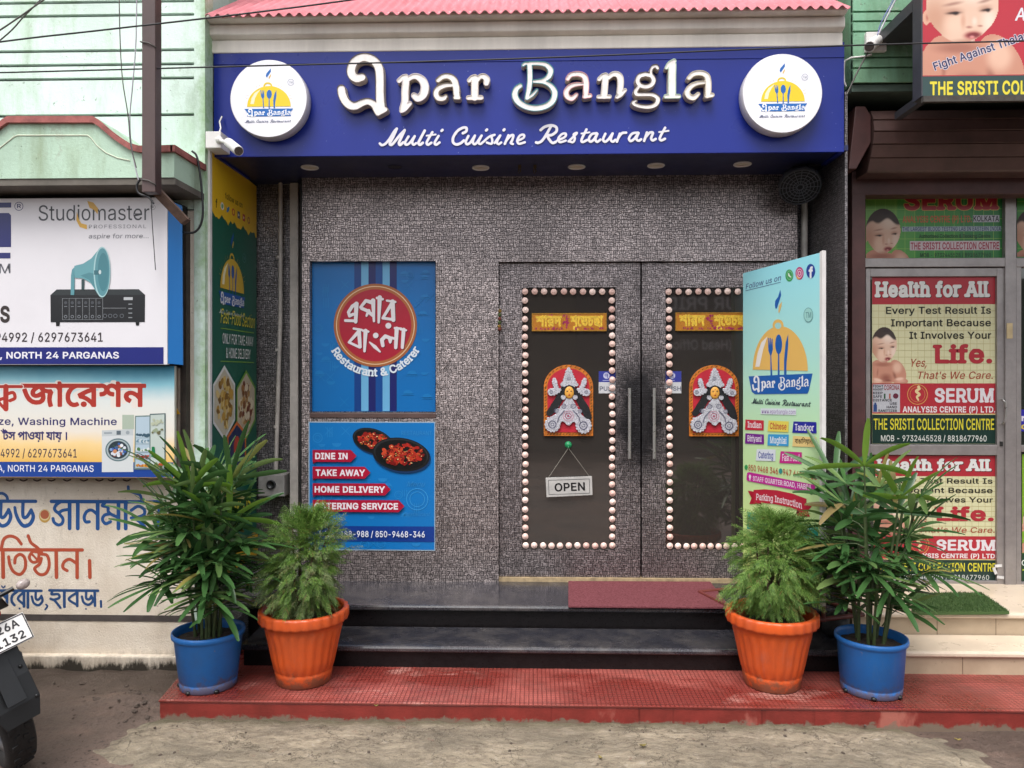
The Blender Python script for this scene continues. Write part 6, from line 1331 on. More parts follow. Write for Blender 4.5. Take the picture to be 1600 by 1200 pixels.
opoly(dome(69), '#F0C169'); oround(1216, 508, 8.5, 9, '#F0C169'); oround(1216, 509, 5, 5, '#A9DEDA'); opoly([(1180.5, 573), (1184, 552), (1190, 535), (1199.5, 525.5), (1193, 545), (1187, 573)], '#F4F0EA')
opoly([(1200, 528), (1201.5, 528), (1202, 540), (1203, 528), (1204.6, 528), (1205, 540), (1206, 529), (1207.5, 529), (1208, 546), (1205.5, 556), (1207, 587), (1204.3, 587), (1204, 556), (1201, 548)], '#1B62B4'); oround(1217, 538, 5.4, 15.5, '#1B62B4'); opoly([(1216, 550), (1218, 550), (1218.4, 586), (1215.6, 586)], '#1B62B4'); opoly([(1232, 522), (1232, 540), (1229.5, 566), (1229, 586), (1225.5, 586), (1225.5, 562), (1228, 535)], '#1B62B4')
opoly([(1170, 588), (1270, 583.5), (1264, 611), (1262, 615), (1180, 616), (1175, 612)], '#1B62B4')
q = []
for st_, rim, ch in LET: ar_st = [([(1175.5 + (x - 526) * .150, 600.5 - (x - 526) * .004 + (y - 134) * .28) for x, y in p], [max(v_ * .19, .5) for v_ in (r if isinstance(r, (list, tuple)) else [r] * len(p))]) for p, r in st_]; ar.strokes(ar_st, '#F5F6F8', .2, smooth=False)
for p, r in script(1172, 631, 95): q.append(([(x, y * 1.0 - (y - 628) * -.55) for x, y in p], max(r * 1.25, .42)))
ar.strokes(q, '#2F3F4A', .22, smooth=False)
oround(1263.5, 492, 7.3, 11.3, '#4A7F86'); oround(1263.5, 492, 6.7, 10.6, '#A5DDD6'); otext('TM', 1259.5, 497, 1268, 496.5, 9, '#4A7F86', bold=.005); ar.flush('emblem', b)
opoly([(1189, 638), (1244.5, 638.5), (1244.5, 648.5), (1189, 647)], '#E4EDF2'); otext('www.eparbangla.com', 1190.5, 645.5, 1243.5, 647, 6.4, '#8A5FA8')
tags = [('Indian', 1165, 655.5, 1194, 672, '#D0293F', '#F3E9EC'), ('Chinese', 1200, 657, 1233, 674.5, '#F0DF62', '#C0303A'), ('Tandoor', 1239, 658.5, 1276, 676.5, '#2A2FA0', '#F0EFF6'), ('Biriyani', 1165, 677, 1194, 693.5, '#7A2593', '#EFE6F2'), ('Mughlai', 1200, 678.5, 1233, 696.5, '#43A6E0', '#F2F6FA'), ('', 1239, 681, 1276, 698, '#F3D58C', '#33261A'), ('Catering', 1182, 701.5, 1212.5, 720, '#E6EDF4', '#3A49A0'), ('Fast Food', 1219, 705, 1253.5, 724, '#D02A8E', '#F6E8F1')]
for tx, u0, va, u1, vb, bc, tc in tags:
    j = (u1 - u0) * .035; r = random.Random(int(u0 + va)); opoly([(u0 + r.uniform(0, 1.5), va), (u1, va + j + r.uniform(-1, 1)), (u1 + r.uniform(-1, .5), vb + j * .6), (u0 - r.uniform(0, 1), vb - j * .4)], bc)
    if tx: otext(tx, u0 + 3.5, vb - 4.3, u1 - 3.5, vb - 3.2, (vb - va) * .58, tc, bold=.02, slab=.02)
otext('বাঙািলয়ানা', 1242.5, 692.5, 1271, 694, 7.5, '#33261A', bold=.02); ar.flush('cuisine_tags', b)
otext('850 9468 346', 1170, 735, 1216, 741, 9.5, '#C22F2A', bold=.005); otext('947 6488 988', 1224, 742, 1277, 750, 10, '#C22F2A', bold=.005); oround(1166.5, 730, 2.5, 4, '#3FA45B'); oround(1220.3, 736, 2.8, 4.3, '#2E9A94')
opoly([(1168, 739), (1171, 737.5), (1271, 757), (1274.5, 759), (1273.5, 768), (1270, 770.5), (1169, 751.5), (1167, 749)], '#C8279A'); otext('STAFF QUARTER ROAD, HABRA', 1177, 750.6, 1269, 766, 7.8, '#F7EAF4', bold=.02, slab=.02)
opoly([(1170.5, 744), (1172.5, 741), (1174.5, 744), (1172.5, 752)], '#F7EAF4'); ar.flush('lettering', b)
opoly([(1169, 766.5), (1185, 769), (1187, 787), (1171.5, 787.5), (1175, 778)], '#B51C35'); opoly([(1272, 787), (1250, 788), (1246, 806), (1266.5, 807.5), (1263, 798)], '#B51C35'); opoly([(1191, 781), (1185, 786), (1192, 789)], '#6A0E1E'); opoly([(1250, 801), (1244, 803), (1247, 795)], '#6A0E1E')
opoly([(1178, 765.5), (1195, 764.5), (1215, 766), (1240, 771.5), (1261, 779.5), (1259, 802), (1237, 793), (1212, 787.5), (1195, 786), (1179, 786)], '#C5263F'); otext('Parking Instruction', 1182, 781, 1254, 795, 10.5, '#F7EAEE', bold=.015, slab=.02, bend=2.5)
opoly([(1169, 800), (1200, 804), (1200, 830), (1168, 826)], '#1E9A8B'); opoly([(1246, 816), (1279, 822), (1279, 846), (1246, 838)], '#1E9A8B'); otext('P', 1259, 832, 1266, 833, 13, '#E8F5F2', bold=.02); oround(1262.5, 828, 6, 8, '#B9E4DD'); oround(1262.5, 828, 5, 7, '#1E9A8B'); otext('P', 1260, 832, 1265, 832.6, 8, '#E8F5F2', bold=.03); ar.flush('parking_notice', b)

# ================================================================== boards on the left building
Y1 = 4.02
b1 = thing('speaker_board', 'white flex board with a blue horn loudspeaker and amplifier on the left wall', 'signboard', P(130, 568, Y1))
m = MB(); m.box(-6, WX(261.5, Y1), Y1, Y1 + .03, WZ(570, Y1, 130), WZ(309, Y1, 130)); m.build('panel', ink('#E7E4E8'), b1, bevel=.003)
m = MB(); m.prism([(WX(262, Y1), Y1 + .004, WZ(312, Y1, 262)), (WX(262, Y1), Y1 + .004, WZ(568, Y1, 262)), (WX(262, Y1) + .055, Y1 + .06, WZ(570, Y1, 262)), (WX(262, Y1) + .05, Y1 + .06, WZ(318, Y1, 262))], (-.02, .05, 0)); m.build('folded_edge', ink('#1F7FD0'), b1)
m = MB(); m.box(-6, WX(275, Y1 + .06), Y1 + .07, YL - .001, WZ(569, Y1, 130), WZ(312, Y1, 130)); m.build('box_frame', M('black_iron', '#1B1A19', .5), b1)
ar = Art((0, Y1, 1)); z4 = lambda x, y: (x / 4.287, 300 + y / 4.287)
def zr(x0, y0, x1, y1, c): ar.rect(*z4(x0, y0), *z4(x1, y1), c)
zr(-400, 1040, 1093, 1153, '#232A78'); zr(-400, 72, 75, 106, '#2B2F6E'); ar.poly([z4(-400, 142), z4(60, 142), z4(74, 158), z4(74, 370), z4(-400, 370)], '#2B2F6E'); zr(-400, 408, 70, 446, '#2B2F6E'); ar.flush('blue_print', b1)
ar.text('Studiomaster', *z4(258, 190), z4(1000, 0)[0], 24, '#4A4A50', .0); ar.ring(*z4(127, 96), 6, 6.9, '#2B2F6E', 26); ar.text('R', *z4(115, 108), z4(141, 0)[0], 6.5, '#2B2F6E', .02); ar.ring(*z4(1024, 102), 3.6, 4.1, '#6A6A70', 20); ar.text('R', *z4(1018, 107), z4(1031, 0)[0], 3.5, '#6A6A70')
ar.text('PROFESSIONAL', *z4(596, 243), z4(980, 0)[0], 5.6, '#8A8A90', 0, sp=.12); ar.text('aspire for more...', *z4(596, 310), z4(998, 0)[0], 7, '#77777F', 0, .15)
ar.text('SYSTEM', *z4(-330, 545), z4(70, 0)[0], 15, '#5E5E66', -.0); ar.text('REPAIRS', *z4(-400, 875), z4(66, 0)[0], 26, '#3A3230', .045); ar.text('9733094992 / 6297673641', *z4(-250, 1003), z4(688, 0)[0], 14.3, '#3A3236', .012); ar.text('ROAD, HABRA, NORTH 24 PARGANAS', *z4(-470, 1116), z4(795, 0)[0], 10.5, '#EDEBF2', .03); ar.flush('lettering', b1)
sw = [(585, 60), (625, 70), (658, 110), (655, 150), (630, 120), (600, 105)]; ar.poly([z4(*p) for p in sw], '#E0B04A'); ar.poly([z4(*p) for p in [(515, 130), (512, 190), (535, 235), (583, 250), (583, 220), (545, 210), (528, 180)]], '#E0B04A'); ar.flush('logo_swoosh', b1)
def zp(pts, c): ar.poly([z4(*p) for p in pts], c)
zp([(338, 690), (380, 652), (930, 652), (972, 690)], '#33383A'); zp([(338, 690), (972, 690), (970, 872), (340, 872)], '#232427'); zp([(375, 872), (402, 872), (400, 898), (377, 898)], '#1A1A1C'); zp([(908, 872), (935, 872), (932, 895), (912, 895)], '#1A1A1C')
for i in range(7): zr(418 + i * 45, 712, 420.5 + i * 45, 856, '#8C9094')
zr(418, 712, 690, 714, '#8C9094'); zr(418, 854, 690, 856, '#8C9094'); zr(690, 777, 845, 779, '#A8ABAE'); zr(830, 705, 890, 724, '#B9BCBF')
for i in range(6): ar.disc(*z4(441 + i * 45, 742), 2.6, '#4A4D52', n=12); ar.disc(*z4(441 + i * 45, 835), 2.6, '#7C8086', n=12); ar.disc(*z4(441 + i * 45, 835), 1.6, '#232427', n=10); zr(431 + i * 45, 765, 452 + i * 45, 769, '#7C8086')
for x in (705, 740, 775, 818): ar.disc(*z4(x, 830), 3.4, '#5E6268', n=12); ar.disc(*z4(x, 830), 2.2, '#1A1A1C', n=10)
for y in (748, 778, 808, 838): zr(862, y, 888, y + 7, '#8C9094')
zp([(548, 585), (568, 585), (566, 655), (548, 655)], '#3A4F52'); zp([(478, 560), (485, 520), (515, 490), (545, 500), (545, 545), (503, 545), (500, 690), (476, 690)], '#5E97A0')
zp([(500, 495), (560, 480), (615, 445), (655, 395), (690, 370), (690, 700), (655, 680), (610, 610), (560, 580), (505, 575)], '#6BA3AB'); zp([(540, 560), (600, 590), (640, 650), (690, 695), (690, 560), (600, 540)], '#558B94'); ar.disc(*z4(686, 537), 13.2, '#A9CDD0', 39.6); ar.disc(*z4(688, 537), 11.6, '#5B929B', 37.4); ar.disc(*z4(694, 537), 8.5, '#4A818B', 30); zr(632, 525, 668, 555, '#3F6F78'); ar.disc(*z4(672, 537), 2, '#C9D8D9', 3.4); ar.flush('horn_picture', b1)

Y2 = 4.08
b2 = thing('repair_board', 'cream and blue flex board showing a washing machine and an open fridge', 'signboard', P(130, 745, Y2))
m = MB(); m.box(-6, WX(272, Y2), Y2, Y2 + .03, WZ(745.5, Y2, 130), WZ(571.5, Y2, 130)); m.build('panel', ink('#DAD2C4'), b2, bevel=.003)
m = MB(); m.box(-6, WX(268, Y2), Y2 + .03, YL - .001, WZ(742, Y2, 130), WZ(574, Y2, 130)); m.build('box_frame', M('rust_wood', '#6E5A4C', .8), b2)
t = NT('repair_board_print'); x, y, z = t.xyz(); zA, zB = WZ(745, Y2, 130), WZ(572, Y2, 130)
hh_ = t.math('DIVIDE', t.math('SUBTRACT', z, zA), zB - zA); hh_ = t.math('ADD', hh_, t.math('MULTIPLY', t.math('SUBTRACT', t.noise(4, 4), .5), .12)); hh_ = t.math('ADD', hh_, t.math('MULTIPLY', t.math('ADD', x, 2.6), .07))
c = t.ramp(hh_, (.12, '#D9A94A'), (.30, '#E3C489'), (.42, '#D9D0C2'), (.72, '#CDD2CF'), (.86, '#7FB6C4'), (1, '#2E86A6')); RPR = t.fin(t.mix(.92, (.25, .25, .25), c), .45, 0, .3)
ar = Art((0, Y2, 1)); z6 = lambda x, y: (x / 5.333, 560 + y / 5.333)
def zr(x0, y0, x1, y1, c): ar.rect(*z6(x0, y0), *z6(x1, y1), c)
def zp(pts, c): ar.poly([z6(*p) for p in pts], c)
zr(-800, 64, 1448, 990, RPR); zr(-800, 862, 1440, 988, '#1F4596'); ar.flush('printed_ground', b2)
ar.text('জােরশন', z6(172, 0)[0], z6(0, 405)[1], z6(1218, 0)[0], 36.5, '#B0382E', .030, halo=('#E9DFD6', .035))
for o_, c_ in ((1.3, '#E9DFD6'), (0, '#B0382E')): ar.strokes([(p, r + o_ * 5.3) for p, r in [([(-30, 235), (180, 235)], 13), ([(50, 235), (50, 420)], 22), ([(50, 300), (110, 285), (125, 330), (85, 352)], 14), ([(50, 330), (0, 345), (-40, 390)], 14), ([(-10, 365), (40, 420)], 13)]], c_, .4, (5.333, 0, 560))
ar.text('AC, Freeze, Washing Machine', *z6(-420, 555), z6(972, 0)[0], 11.5, '#3A3468', .02); ar.text('টস পাওয়া যায় ।', *z6(20, 680), z6(560, 0)[0], 12.5, '#3A3468', .035); ar.strokes([([(10, 600), (30, 612), (45, 596)], 5)], '#3A3468', .3, (5.333, 0, 560)); ar.text('97330 94992 / 6297673641', *z6(-260, 825), z6(640, 0)[0], 13.5, '#34304A', .008); ar.text('ROAD, HABRA, NORTH 24 PARGANAS', *z6(-420, 943), z6(780, 0)[0], 10.3, '#EDEBF2', .01); ar.flush('lettering', b2)
zp([(1020, 470), (1118, 470), (1118, 590), (1020, 590)], '#AEBBAA'); zp([(850, 600), (1112, 588), (1112, 945), (850, 948)], '#D5D9DA'); zp([(850, 600), (1112, 588), (1112, 640), (850, 650)], '#C3C9CB'); zp([(972, 603), (1008, 602), (1008, 636), (972, 637)], '#5E6A72'); zp([(868, 615), (935, 613), (935, 628), (868, 630)], '#9AA3A8'); ar.disc(*z6(1065, 618), 3, '#9AA3A8', n=14)
u, v = z6(985, 762); ar.disc(u, v, 20, '#5F777C', 18); ar.disc(u, v, 18, '#A8B5B8', 16); ar.disc(u, v, 15.5, '#2E3C44', 14); r = random.Random(9)
for _ in range(34): q, s = r.uniform(0, 6.28), sqrt(r.random()) * 11; ar.disc(u + s * cos(q), v + s * sin(q) * .9, r.uniform(1, 3.4), r.choice(['#D9DEE6', '#7FA0D0', '#3C62A8', '#C98A62', '#E9ECEF', '#8A4A3A']), n=8)
zp([(1128, 478), (1255, 474), (1255, 925), (1120, 925)], '#6F8580'); zp([(1136, 488), (1248, 484), (1248, 915), (1130, 915)], '#B4C7D4'); zp([(1250, 462), (1382, 456), (1382, 920), (1250, 925)], '#55696A'); zp([(1256, 472), (1372, 466), (1372, 915), (1256, 918)], '#C2CDC6')
for y, cs in ((640, ['#6B7B4A', '#3F5A6A']), (690, ['#6F8FA0', '#C9D3D6']), (760, ['#4E7A4A', '#D9DEDC']), (815, ['#A23A2C', '#7A2E26', '#C0513A']), (890, ['#D9A23A', '#B5562E', '#C98A3A'])):
    zr(1134, y + 20, 1246, y + 25, '#8CA0A8')
    for i in range(9): ar.disc(*z6(1146 + i * 11.5, y + r.uniform(-6, 8)), r.uniform(1.5, 3), r.choice(cs), n=8)
zp([(1268, 735), (1292, 735), (1300, 820), (1264, 820)], '#1F7A4A')
for y, cs in ((530, ['#B9BFA6']), (610, ['#6E6A4A', '#9AA68A']), (890, ['#C98A3A', '#7A8A4A', '#4E5A2E', '#B5562E'])):
    for i in range(9): ar.disc(*z6(1275 + i * 10, y + r.uniform(-20, 20)), r.uniform(1.5, 3), r.choice(cs), n=8)
ar.flush('appliance_picture', b2)

# lettering painted on the wall under the boards
ar = Art((0, YL, 1), base=.0008); z7 = (5.716, 0, 750)
BL = [([(-60, 192), (318, 192)], 15), ([(205, 195), (205, 322), (238, 332), (278, 272)], 15), ([(278, 268), (297, 330), (270, 392), (215, 413), (172, 372), (142, 305), (132, 248)], [14, 16, 17, 17, 16, 15, 13]), ([(8, 195), (5, 322), (36, 332), (76, 272)], 15), ([(76, 268), (95, 330), (68, 392), (15, 413), (-30, 372)], 16), ([(-30, 128), (20, 122), (58, 148), (70, 192)], 13),
 ([(460, 192), (1432, 192)], 16), ([(535, 200), (500, 225), (488, 262), (520, 292), (560, 272), (615, 262)], 14), ([(520, 292), (562, 345), (555, 388), (520, 402), (484, 378), (474, 345)], 14), ([(622, 195), (622, 432)], 17), ([(695, 195), (695, 432)], 17), ([(873, 195), (873, 432)], 17), ([(873, 310), (820, 268), (775, 282), (752, 330), (765, 372), (798, 372)], 14),
 ([(1058, 195), (1058, 430)], 17), ([(935, 205), (915, 228), (962, 240), (968, 280), (1000, 308), (1058, 332)], 14), ([(985, 300), (935, 312), (915, 350), (942, 388), (988, 370)], 14), ([(1122, 195), (1122, 430)], 17), ([(1145, 58), (1152, 92), (1200, 112), (1250, 132), (1266, 190)], 13), ([(1172, 268), (1230, 232), (1284, 256), (1288, 300), (1240, 326), (1172, 336)], 14), ([(1200, 338), (1240, 365), (1292, 412)], 14), ([(1330, 290), (1400, 225)], 14), ([(1420, 192), (1420, 430)], 16), ([(1330, 290), (1415, 370)], 13)]
ar.strokes(BL, '#2A5A98', .42, z7)
SM = [([(-20, 990), (76, 990)], 12), ([(62, 990), (62, 1100)], 13), ([(-20, 1060), (20, 1030), (60, 1060)], 12), ([(15, 950), (30, 965), (45, 950)], 6), ([(112, 990), (370, 990)], 12), ([(150, 1002), (110, 1035), (105, 1085), (130, 1120)], 12), ([(215, 990), (215, 1130)], 13), ([(215, 1000), (160, 1060), (210, 1110)], 11), ([(175, 1150)], 9), ([(250, 990), (250, 1138)], 13), ([(320, 995), (320, 1058), (345, 1068), (370, 1038)], 11), ([(370, 1035), (380, 1080), (345, 1118), (302, 1098), (284, 1042)], 11), ([(412, 1112), (424, 1128), (404, 1156)], 8),
 ([(442, 985), (875, 985)], 12), ([(470, 990), (462, 1020), (520, 1018), (530, 1050), (482, 1068), (452, 1060)], 11), ([(482, 1068), (512, 1102), (540, 1140)], 11), ([(575, 990), (575, 1130)], 13), ([(690, 990), (690, 1122)], 12), ([(690, 1000), (615, 1060), (682, 1110)], 11), ([(770, 990), (770, 1052), (798, 1062), (815, 1035)], 11), ([(815, 1030), (830, 1075), (792, 1110), (748, 1090), (732, 1038)], 11), ([(768, 1148)], 8), ([(845, 990), (848, 1118)], 12), ([(900, 1076), (903, 1128)], 10)]
ar.strokes(SM, '#2B4F80', .38, z7)
RD = [([(-60, 625), (735, 622)], 15), ([(25, 630), (29, 870)], 17), ([(12, 610), (35, 530), (90, 502), (150, 522), (190, 572)], 14), ([(132, 742), (140, 692), (182, 665), (222, 700), (226, 785), (182, 843), (122, 820), (88, 755), (78, 688)], 14), ([(252, 498), (278, 560), (330, 600), (372, 645)], 14), ([(345, 645), (292, 642), (262, 690), (290, 733), (340, 720), (348, 655)], 13), ([(285, 662), (330, 708)], 10), ([(360, 660), (422, 675), (440, 760), (410, 832), (352, 842), (310, 792), (352, 752), (370, 700)], 14), ([(502, 630), (505, 868)], 16), ([(688, 630), (689, 868)], 16), ([(688, 745), (622, 706), (572, 732), (562, 780), (600, 808)], 14), ([(800, 718), (803, 865)], 16)]
ar.strokes(RD, '#B9553C', .42, z7)
u, v = 400 / 5.716, 750 + 315 / 5.716; ar.disc(u, v + 1, 9, '#C9A050', 10.5); ar.disc(u, v - .5, 8, '#E2CF9C', 8.6); ar.disc(u, v - 1.2, 6.8, '#B9684A', 7); 
for i in range(9): x = 40 + i * 135 + random.uniform(-20, 20); ar.strokes([([(x, -2), (x + 30, 8), (x + 62, -4)], 6)], '#4A2E26', .4, z7)
o = ar.flush('painted_lettering', LB)

# square steel post with its arm, and the thin frame posts beside the boards
Yp_ = 3.70
b = thing('steel_post', 'brown square steel post with a diagonal arm in front of the canopy', 'post', P(232, 308, Yp_))
PB = M('brown_paint', '#4D3A38', .5, .12, 6)
m = MB(); m.box(WX(221.5, Yp_), WX(242.5, Yp_), Yp_, Yp_ + .066, WZ(300, Yp_, 232), 4.4); m.build('post_tube', PB, b, bevel=.003)
m = MB(); a, c = P(231, 286, Yp_ + .03), P(288, 346, Yp_ + .16); d = (c - a).normalized(); s = d.cross(Vector((0, 1, 0))).normalized() * .022; m.prism([a - s, a + s, c + s, c - s], (0, .04, 0)); m.build('arm', M('arm_rust', '#6E574B', .7, .3, 18), b, bevel=.002)
m = MB()
for vv in (65, 280): m.tube([P(219.5, vv, Yp_ - .004), P(232, vv + 2, Yp_ - .008), P(243.5, vv + 9, Yp_ - .004), P(244.5, vv + 9, Yp_ + .07), P(219, vv, Yp_ + .07), P(219.5, vv, Yp_ - .004)], .0035, 6)
m.build('tie_wire', M('wire_grey', '#5A5652', .6), b)
b = thing('frame_post', 'weathered wooden post carrying the two boards on the left wall', 'post', P(279, 760, 4.15))
m = MB(); m.box(WX(273, 4.15), WX(281.5, 4.15), 4.15, YL, WZ(560, 4.15, 279), WZ(318, 4.15, 279)); m.box(WX(273, 4.15), WX(279, 4.15), 4.15, YL, WZ(735, 4.15, 279), WZ(575, 4.15, 279)); m.build('batten', M('grey_timber', '#9C8C80', .8, .2, 20), b)
m = MB(); m.box(WX(282, 4.17), WX(291, 4.17), 4.17, YL, WZ(760, 4.17, 285), WZ(338, 4.17, 285)); m.build('angle_bar', M('rusty_angle', '#3A3029', .7, .3, 20), b)
b = thing('warning_tag', 'small yellow triangular tag beside the appliance board', 'tag', P(276, 648, 4.14))
m = MB(); m.prism([P(272, 630, 4.14), P(281, 647, 4.14), P(272, 647.5, 4.14)], (0, .004, 0)); m.build('plate', ink('#DFA52C'), b)

# ================================================================== boards and posters on the right
Y3 = 3.90
b = thing('baby_signboard', 'large projecting signboard with a baby photograph over the clinic shutter', 'signboard', P(1440, 150, Y3))
um = 1520; zt_, zb_ = WZ(-120, Y3, um), WZ(150, Y3, um); xl_ = WX(1440, Y3)
DK = M('board_frame', '#3A3B42', .5, .15, 8)
m = MB(); m.box(xl_, 4.6, Y3, Y3 + .095, zb_, zt_); m.build('board_box', DK, b, bevel=.004)
m = MB(); m.box(xl_ + .004, 4.6, Y3 - .012, Y3 + .012, zb_ - .03, zb_ - .001); m.build('bottom_lip', M('dirty_lip', '#4A4540', .8, .3, 20), b)
m = MB(); m.box(xl_, 4.6, Y3 + .095, YG, zt_ - .4, zt_ - .34); m.box(xl_ + .1, xl_ + .14, Y3 + .095, YG, zb_ + .05, zb_ + .09); m.build('support', DK, b)
ar = Art((0, Y3, 1)); z2 = lambda x, y: (1430 + x / 7.06, y / 7.06)
ar.rect(1441, -118, 1790, 117.5, '#BE2A3A'); ar.rect(1441, 117.5, 1790, 149.5, '#2F4A48'); ar.flush('printed_ground', b)
baby(ar, 'baby_picture', b, (1441.5, -60, 1640, 117), *z2(520, 60), 58, 1.02, False, 1.4)
ar.text('THE SRISTI COLLECTION CENTRE', *z2(158, 1040), 1768, 21.5, '#E9D93A', .035, halo=('#4A4A1E', .02))
g0 = radians(18.2); ar.text('Fight Against Thalassemia', 1453.5, 105.5 - 27, 1453.5 + 200, 13, '#34305A', .028, rot=g0, halo=('#DAD3DC', .05)); ar.text('Avoid', 1587, 32, 1650, 20, '#E4E4EA', .02, .15); ar.flush('lettering', b)

def grid_lines(ar, u0, v0, u1, v1, n, mm, col):
    for i in range(1, n): ar.rect(u0 + (u1 - u0) * i / n - .35, v0, u0 + (u1 - u0) * i / n + .35, v1, col)
    for i in range(1, mm): ar.rect(u0, v0 + (v1 - v0) * i / mm - .35, u1, v0 + (v1 - v0) * i / mm + .35, col)
Yt = YA + .0285
def sheet_(name, lab, u0, v0, u1, v1, col, grp=None):
    b = thing(name, lab, 'poster', P((u0 + u1) / 2, v1, Yt), grp); um = (u0 + u1) / 2; m = MB(); m.box(WX(u0, Yt), WX(u1, Yt), Yt - .0015, Yt - .0003, WZ(v1, Yt, um), WZ(v0, Yt, um)); m.build('sheet', ink(col), b); return b, Art((0, Yt - .0015, 1), base=.0005)
# transom poster
GP = '#3C8F3A'
b, ar = sheet_('transom_poster', 'green poster with a baby head and red title above the clinic door', 1352.5, 296, 1567.5, 404, GP)
ar.rect(1352.5, 296, 1402, 404, '#6AA545'); ar.rect(1402, 296, 1430, 404, '#4F9A40'); ar.rect(1500, 300, 1567, 404, '#2C7F3C'); grid_lines(ar, 1352.5, 296, 1567.5, 404, 14, 7, '#8DBB55'); ar.flush('printed_ground', b)
baby(ar, 'baby_picture', b, (1353, 318, 1432, 403.5), 1379.5, 361, 28, 1.28, True, .8, .8)
z1_ = lambda x, y: (1340 + x / 6.154, 290 + y / 6.154)
ar.text('SERUM', *z1_(445, 235), z1_(1355, 0)[0], 29, '#A62A35', .05, slab=.04, halo=('#CFA85A', .028)); ar.text('ANALYSIS CENTRE (P) LTD.', *z1_(432, 355), z1_(1095, 0)[0], 10.5, '#C25A35', .03); ar.rect(*z1_(1108, 285), *z1_(1362, 352), '#B9BCC4'); ar.text('KOLKATA', *z1_(1112, 345), z1_(1358, 0)[0], 9, '#24262E', .03)
ar.rect(*z1_(425, 393), *z1_(1378, 440), '#9FB3B8'); ar.text('THE LARGEST BLOOD TESTING LAB IN EASTERN INDIA', *z1_(428, 436), z1_(1376, 0)[0], 6.4, '#26346E', .02); ar.text('Authorised Collection & Booking Centre', *z1_(590, 503), z1_(1275, 0)[0], 5.8, '#16301C', .015); ar.rect(*z1_(500, 532), *z1_(1365, 622), '#CDBFC2'); ar.text('THE SRISTI COLLECTION CENTRE', *z1_(508, 614), z1_(1358, 0)[0], 11.2, '#A01E3C', .03); ar.text('MOB - 9732445528 / 8918677960', *z1_(600, 688), z1_(1280, 0)[0], 6.6, '#1C2A22', .01); ar.flush('lettering', b)

def health(b, ar, f, baby_on=True, corona=True):
    zz = lambda x, y: (f[1] + x / f[0], f[2] + y / f[0] * f[3]); k = f[0]; sy = f[3]
    rc = lambda x0, y0, x1, y1, c: ar.rect(*zz(x0, y0), *zz(x1, y1), c)
    tx = lambda t_, x0, y, x1, cap, col, *a, **kw: ar.text(t_, *zz(x0, y), zz(x1, 0)[0], cap / k * sy, col, *a, **kw)
    rc(90, 52, 868, 222, '#B02F3A'); rc(90, 222, 868, 716, '#DCD9AE'); grid_lines(ar, *zz(90, 222), *zz(868, 716), 19, 12, '#C3B98A'); rc(90, 716, 868, 905, '#B5303B'); rc(90, 905, 868, 912, '#D9C98A'); rc(90, 912, 868, 1092, '#17352E')
    if corona: rc(93, 722, 264, 897, '#BFC0C6')
    ar.flush('printed_ground', b)
    if baby_on: baby(ar, 'baby_picture', b, (*zz(92, 345), *zz(345, 714)), *zz(165, 475), 82 / k, 1.38 * sy, True, .7, .95)
    tx('Health for All', 108, 182, 830, 100, '#3A1018', .055, slab=.05); ar.z += .0001; tx('Health for All', 104, 178, 826, 100, '#E4E4E0', .055, slab=.05)
    tx('Every Test Result Is', 176, 282, 832, 45, '#26261F', .022); tx('Important Because', 206, 360, 832, 45, '#26261F', .022); tx('It Involves Your', 322, 438, 834, 45, '#26261F', .022)
    tx('Life.', 468, 592, 840, 118, '#B02F3A', .045, slab=.05); tx('Yes,', 328, 612, 435, 50, '#A5402F', .005, .25); tx("That's We Care.", 372, 688, 848, 46, '#A5402F', .005, .22)
    u, v = zz(373, 785); ar.ring(u, v, 60 / k, 64 / k, '#D9A85A', 30); ar.ring(u, v, 46 / k, 48 / k, '#D9A85A', 30); ar.strokes([([(385, 750), (365, 765), (385, 785), (370, 800), (378, 820)], [8, 8, 8, 7, 5]), ([(380, 738)], 9)], '#E6CF9A', .3, (k, f[1], f[2] + (0 if sy == 1 else 785 / k * (sy - 1))))
    tx('SERUM', 480, 836, 852, 90, '#E4DFE2', .04, slab=.02); tx('ANALYSIS CENTRE (P) LTD.', 280, 898, 858, 38, '#EBE3E4', .035)
    tx('THE SRISTI COLLECTION CENTRE', 98, 1006, 852, 70, '#DCD03A', .02)
    if corona:
        tx('CORONA', 164, 758, 260, 32, '#9A3A42', .03); tx('FIGHT', 95, 742, 160, 16, '#2C2C30', .03); tx('AGAINST', 95, 760, 160, 14, '#2C2C30', .03); tx('KEEP', 95, 784, 155, 16, '#2C2C30', .03); tx('SAFE', 95, 806, 152, 16, '#2C2C30', .03); tx('DISTANCE', 95, 829, 214, 16, '#2C2C30', .03); tx('USE', 200, 850, 245, 16, '#2C2C30', .03); tx('HAND', 180, 872, 245, 16, '#2C2C30', .03); tx('SANITIZER', 128, 895, 245, 16, '#2C2C30', .03)
        ar.disc(*zz(237, 795), 17 / k, '#6A2A3C', n=16); rc(163, 780, 173, 812, '#2F5A3A'); rc(195, 780, 205, 812, '#B5604A'); rc(98, 848, 120, 893, '#2F4A80'); rc(103, 836, 115, 850, '#2F4A80')
b, ar = sheet_('health_poster', 'upper red and cream health poster with a baby on the clinic door', 1362.5, 433, 1557.5, 693.5, '#D9D6AE', 'health posters on the clinic door')
health(b, ar, (4.0, 1340, 420, 1.0)); ar.text('MOB - 9732445528 / 8818677960', 1376, 689.5, 1541, 9.3, '#DADDD6', .012); ar.flush('lettering', b)
b, ar = sheet_('health_poster', 'lower health poster on the clinic door, partly behind the right palm', 1365, 712, 1558.5, 909, '#D9D6AE', 'health posters on the clinic door')
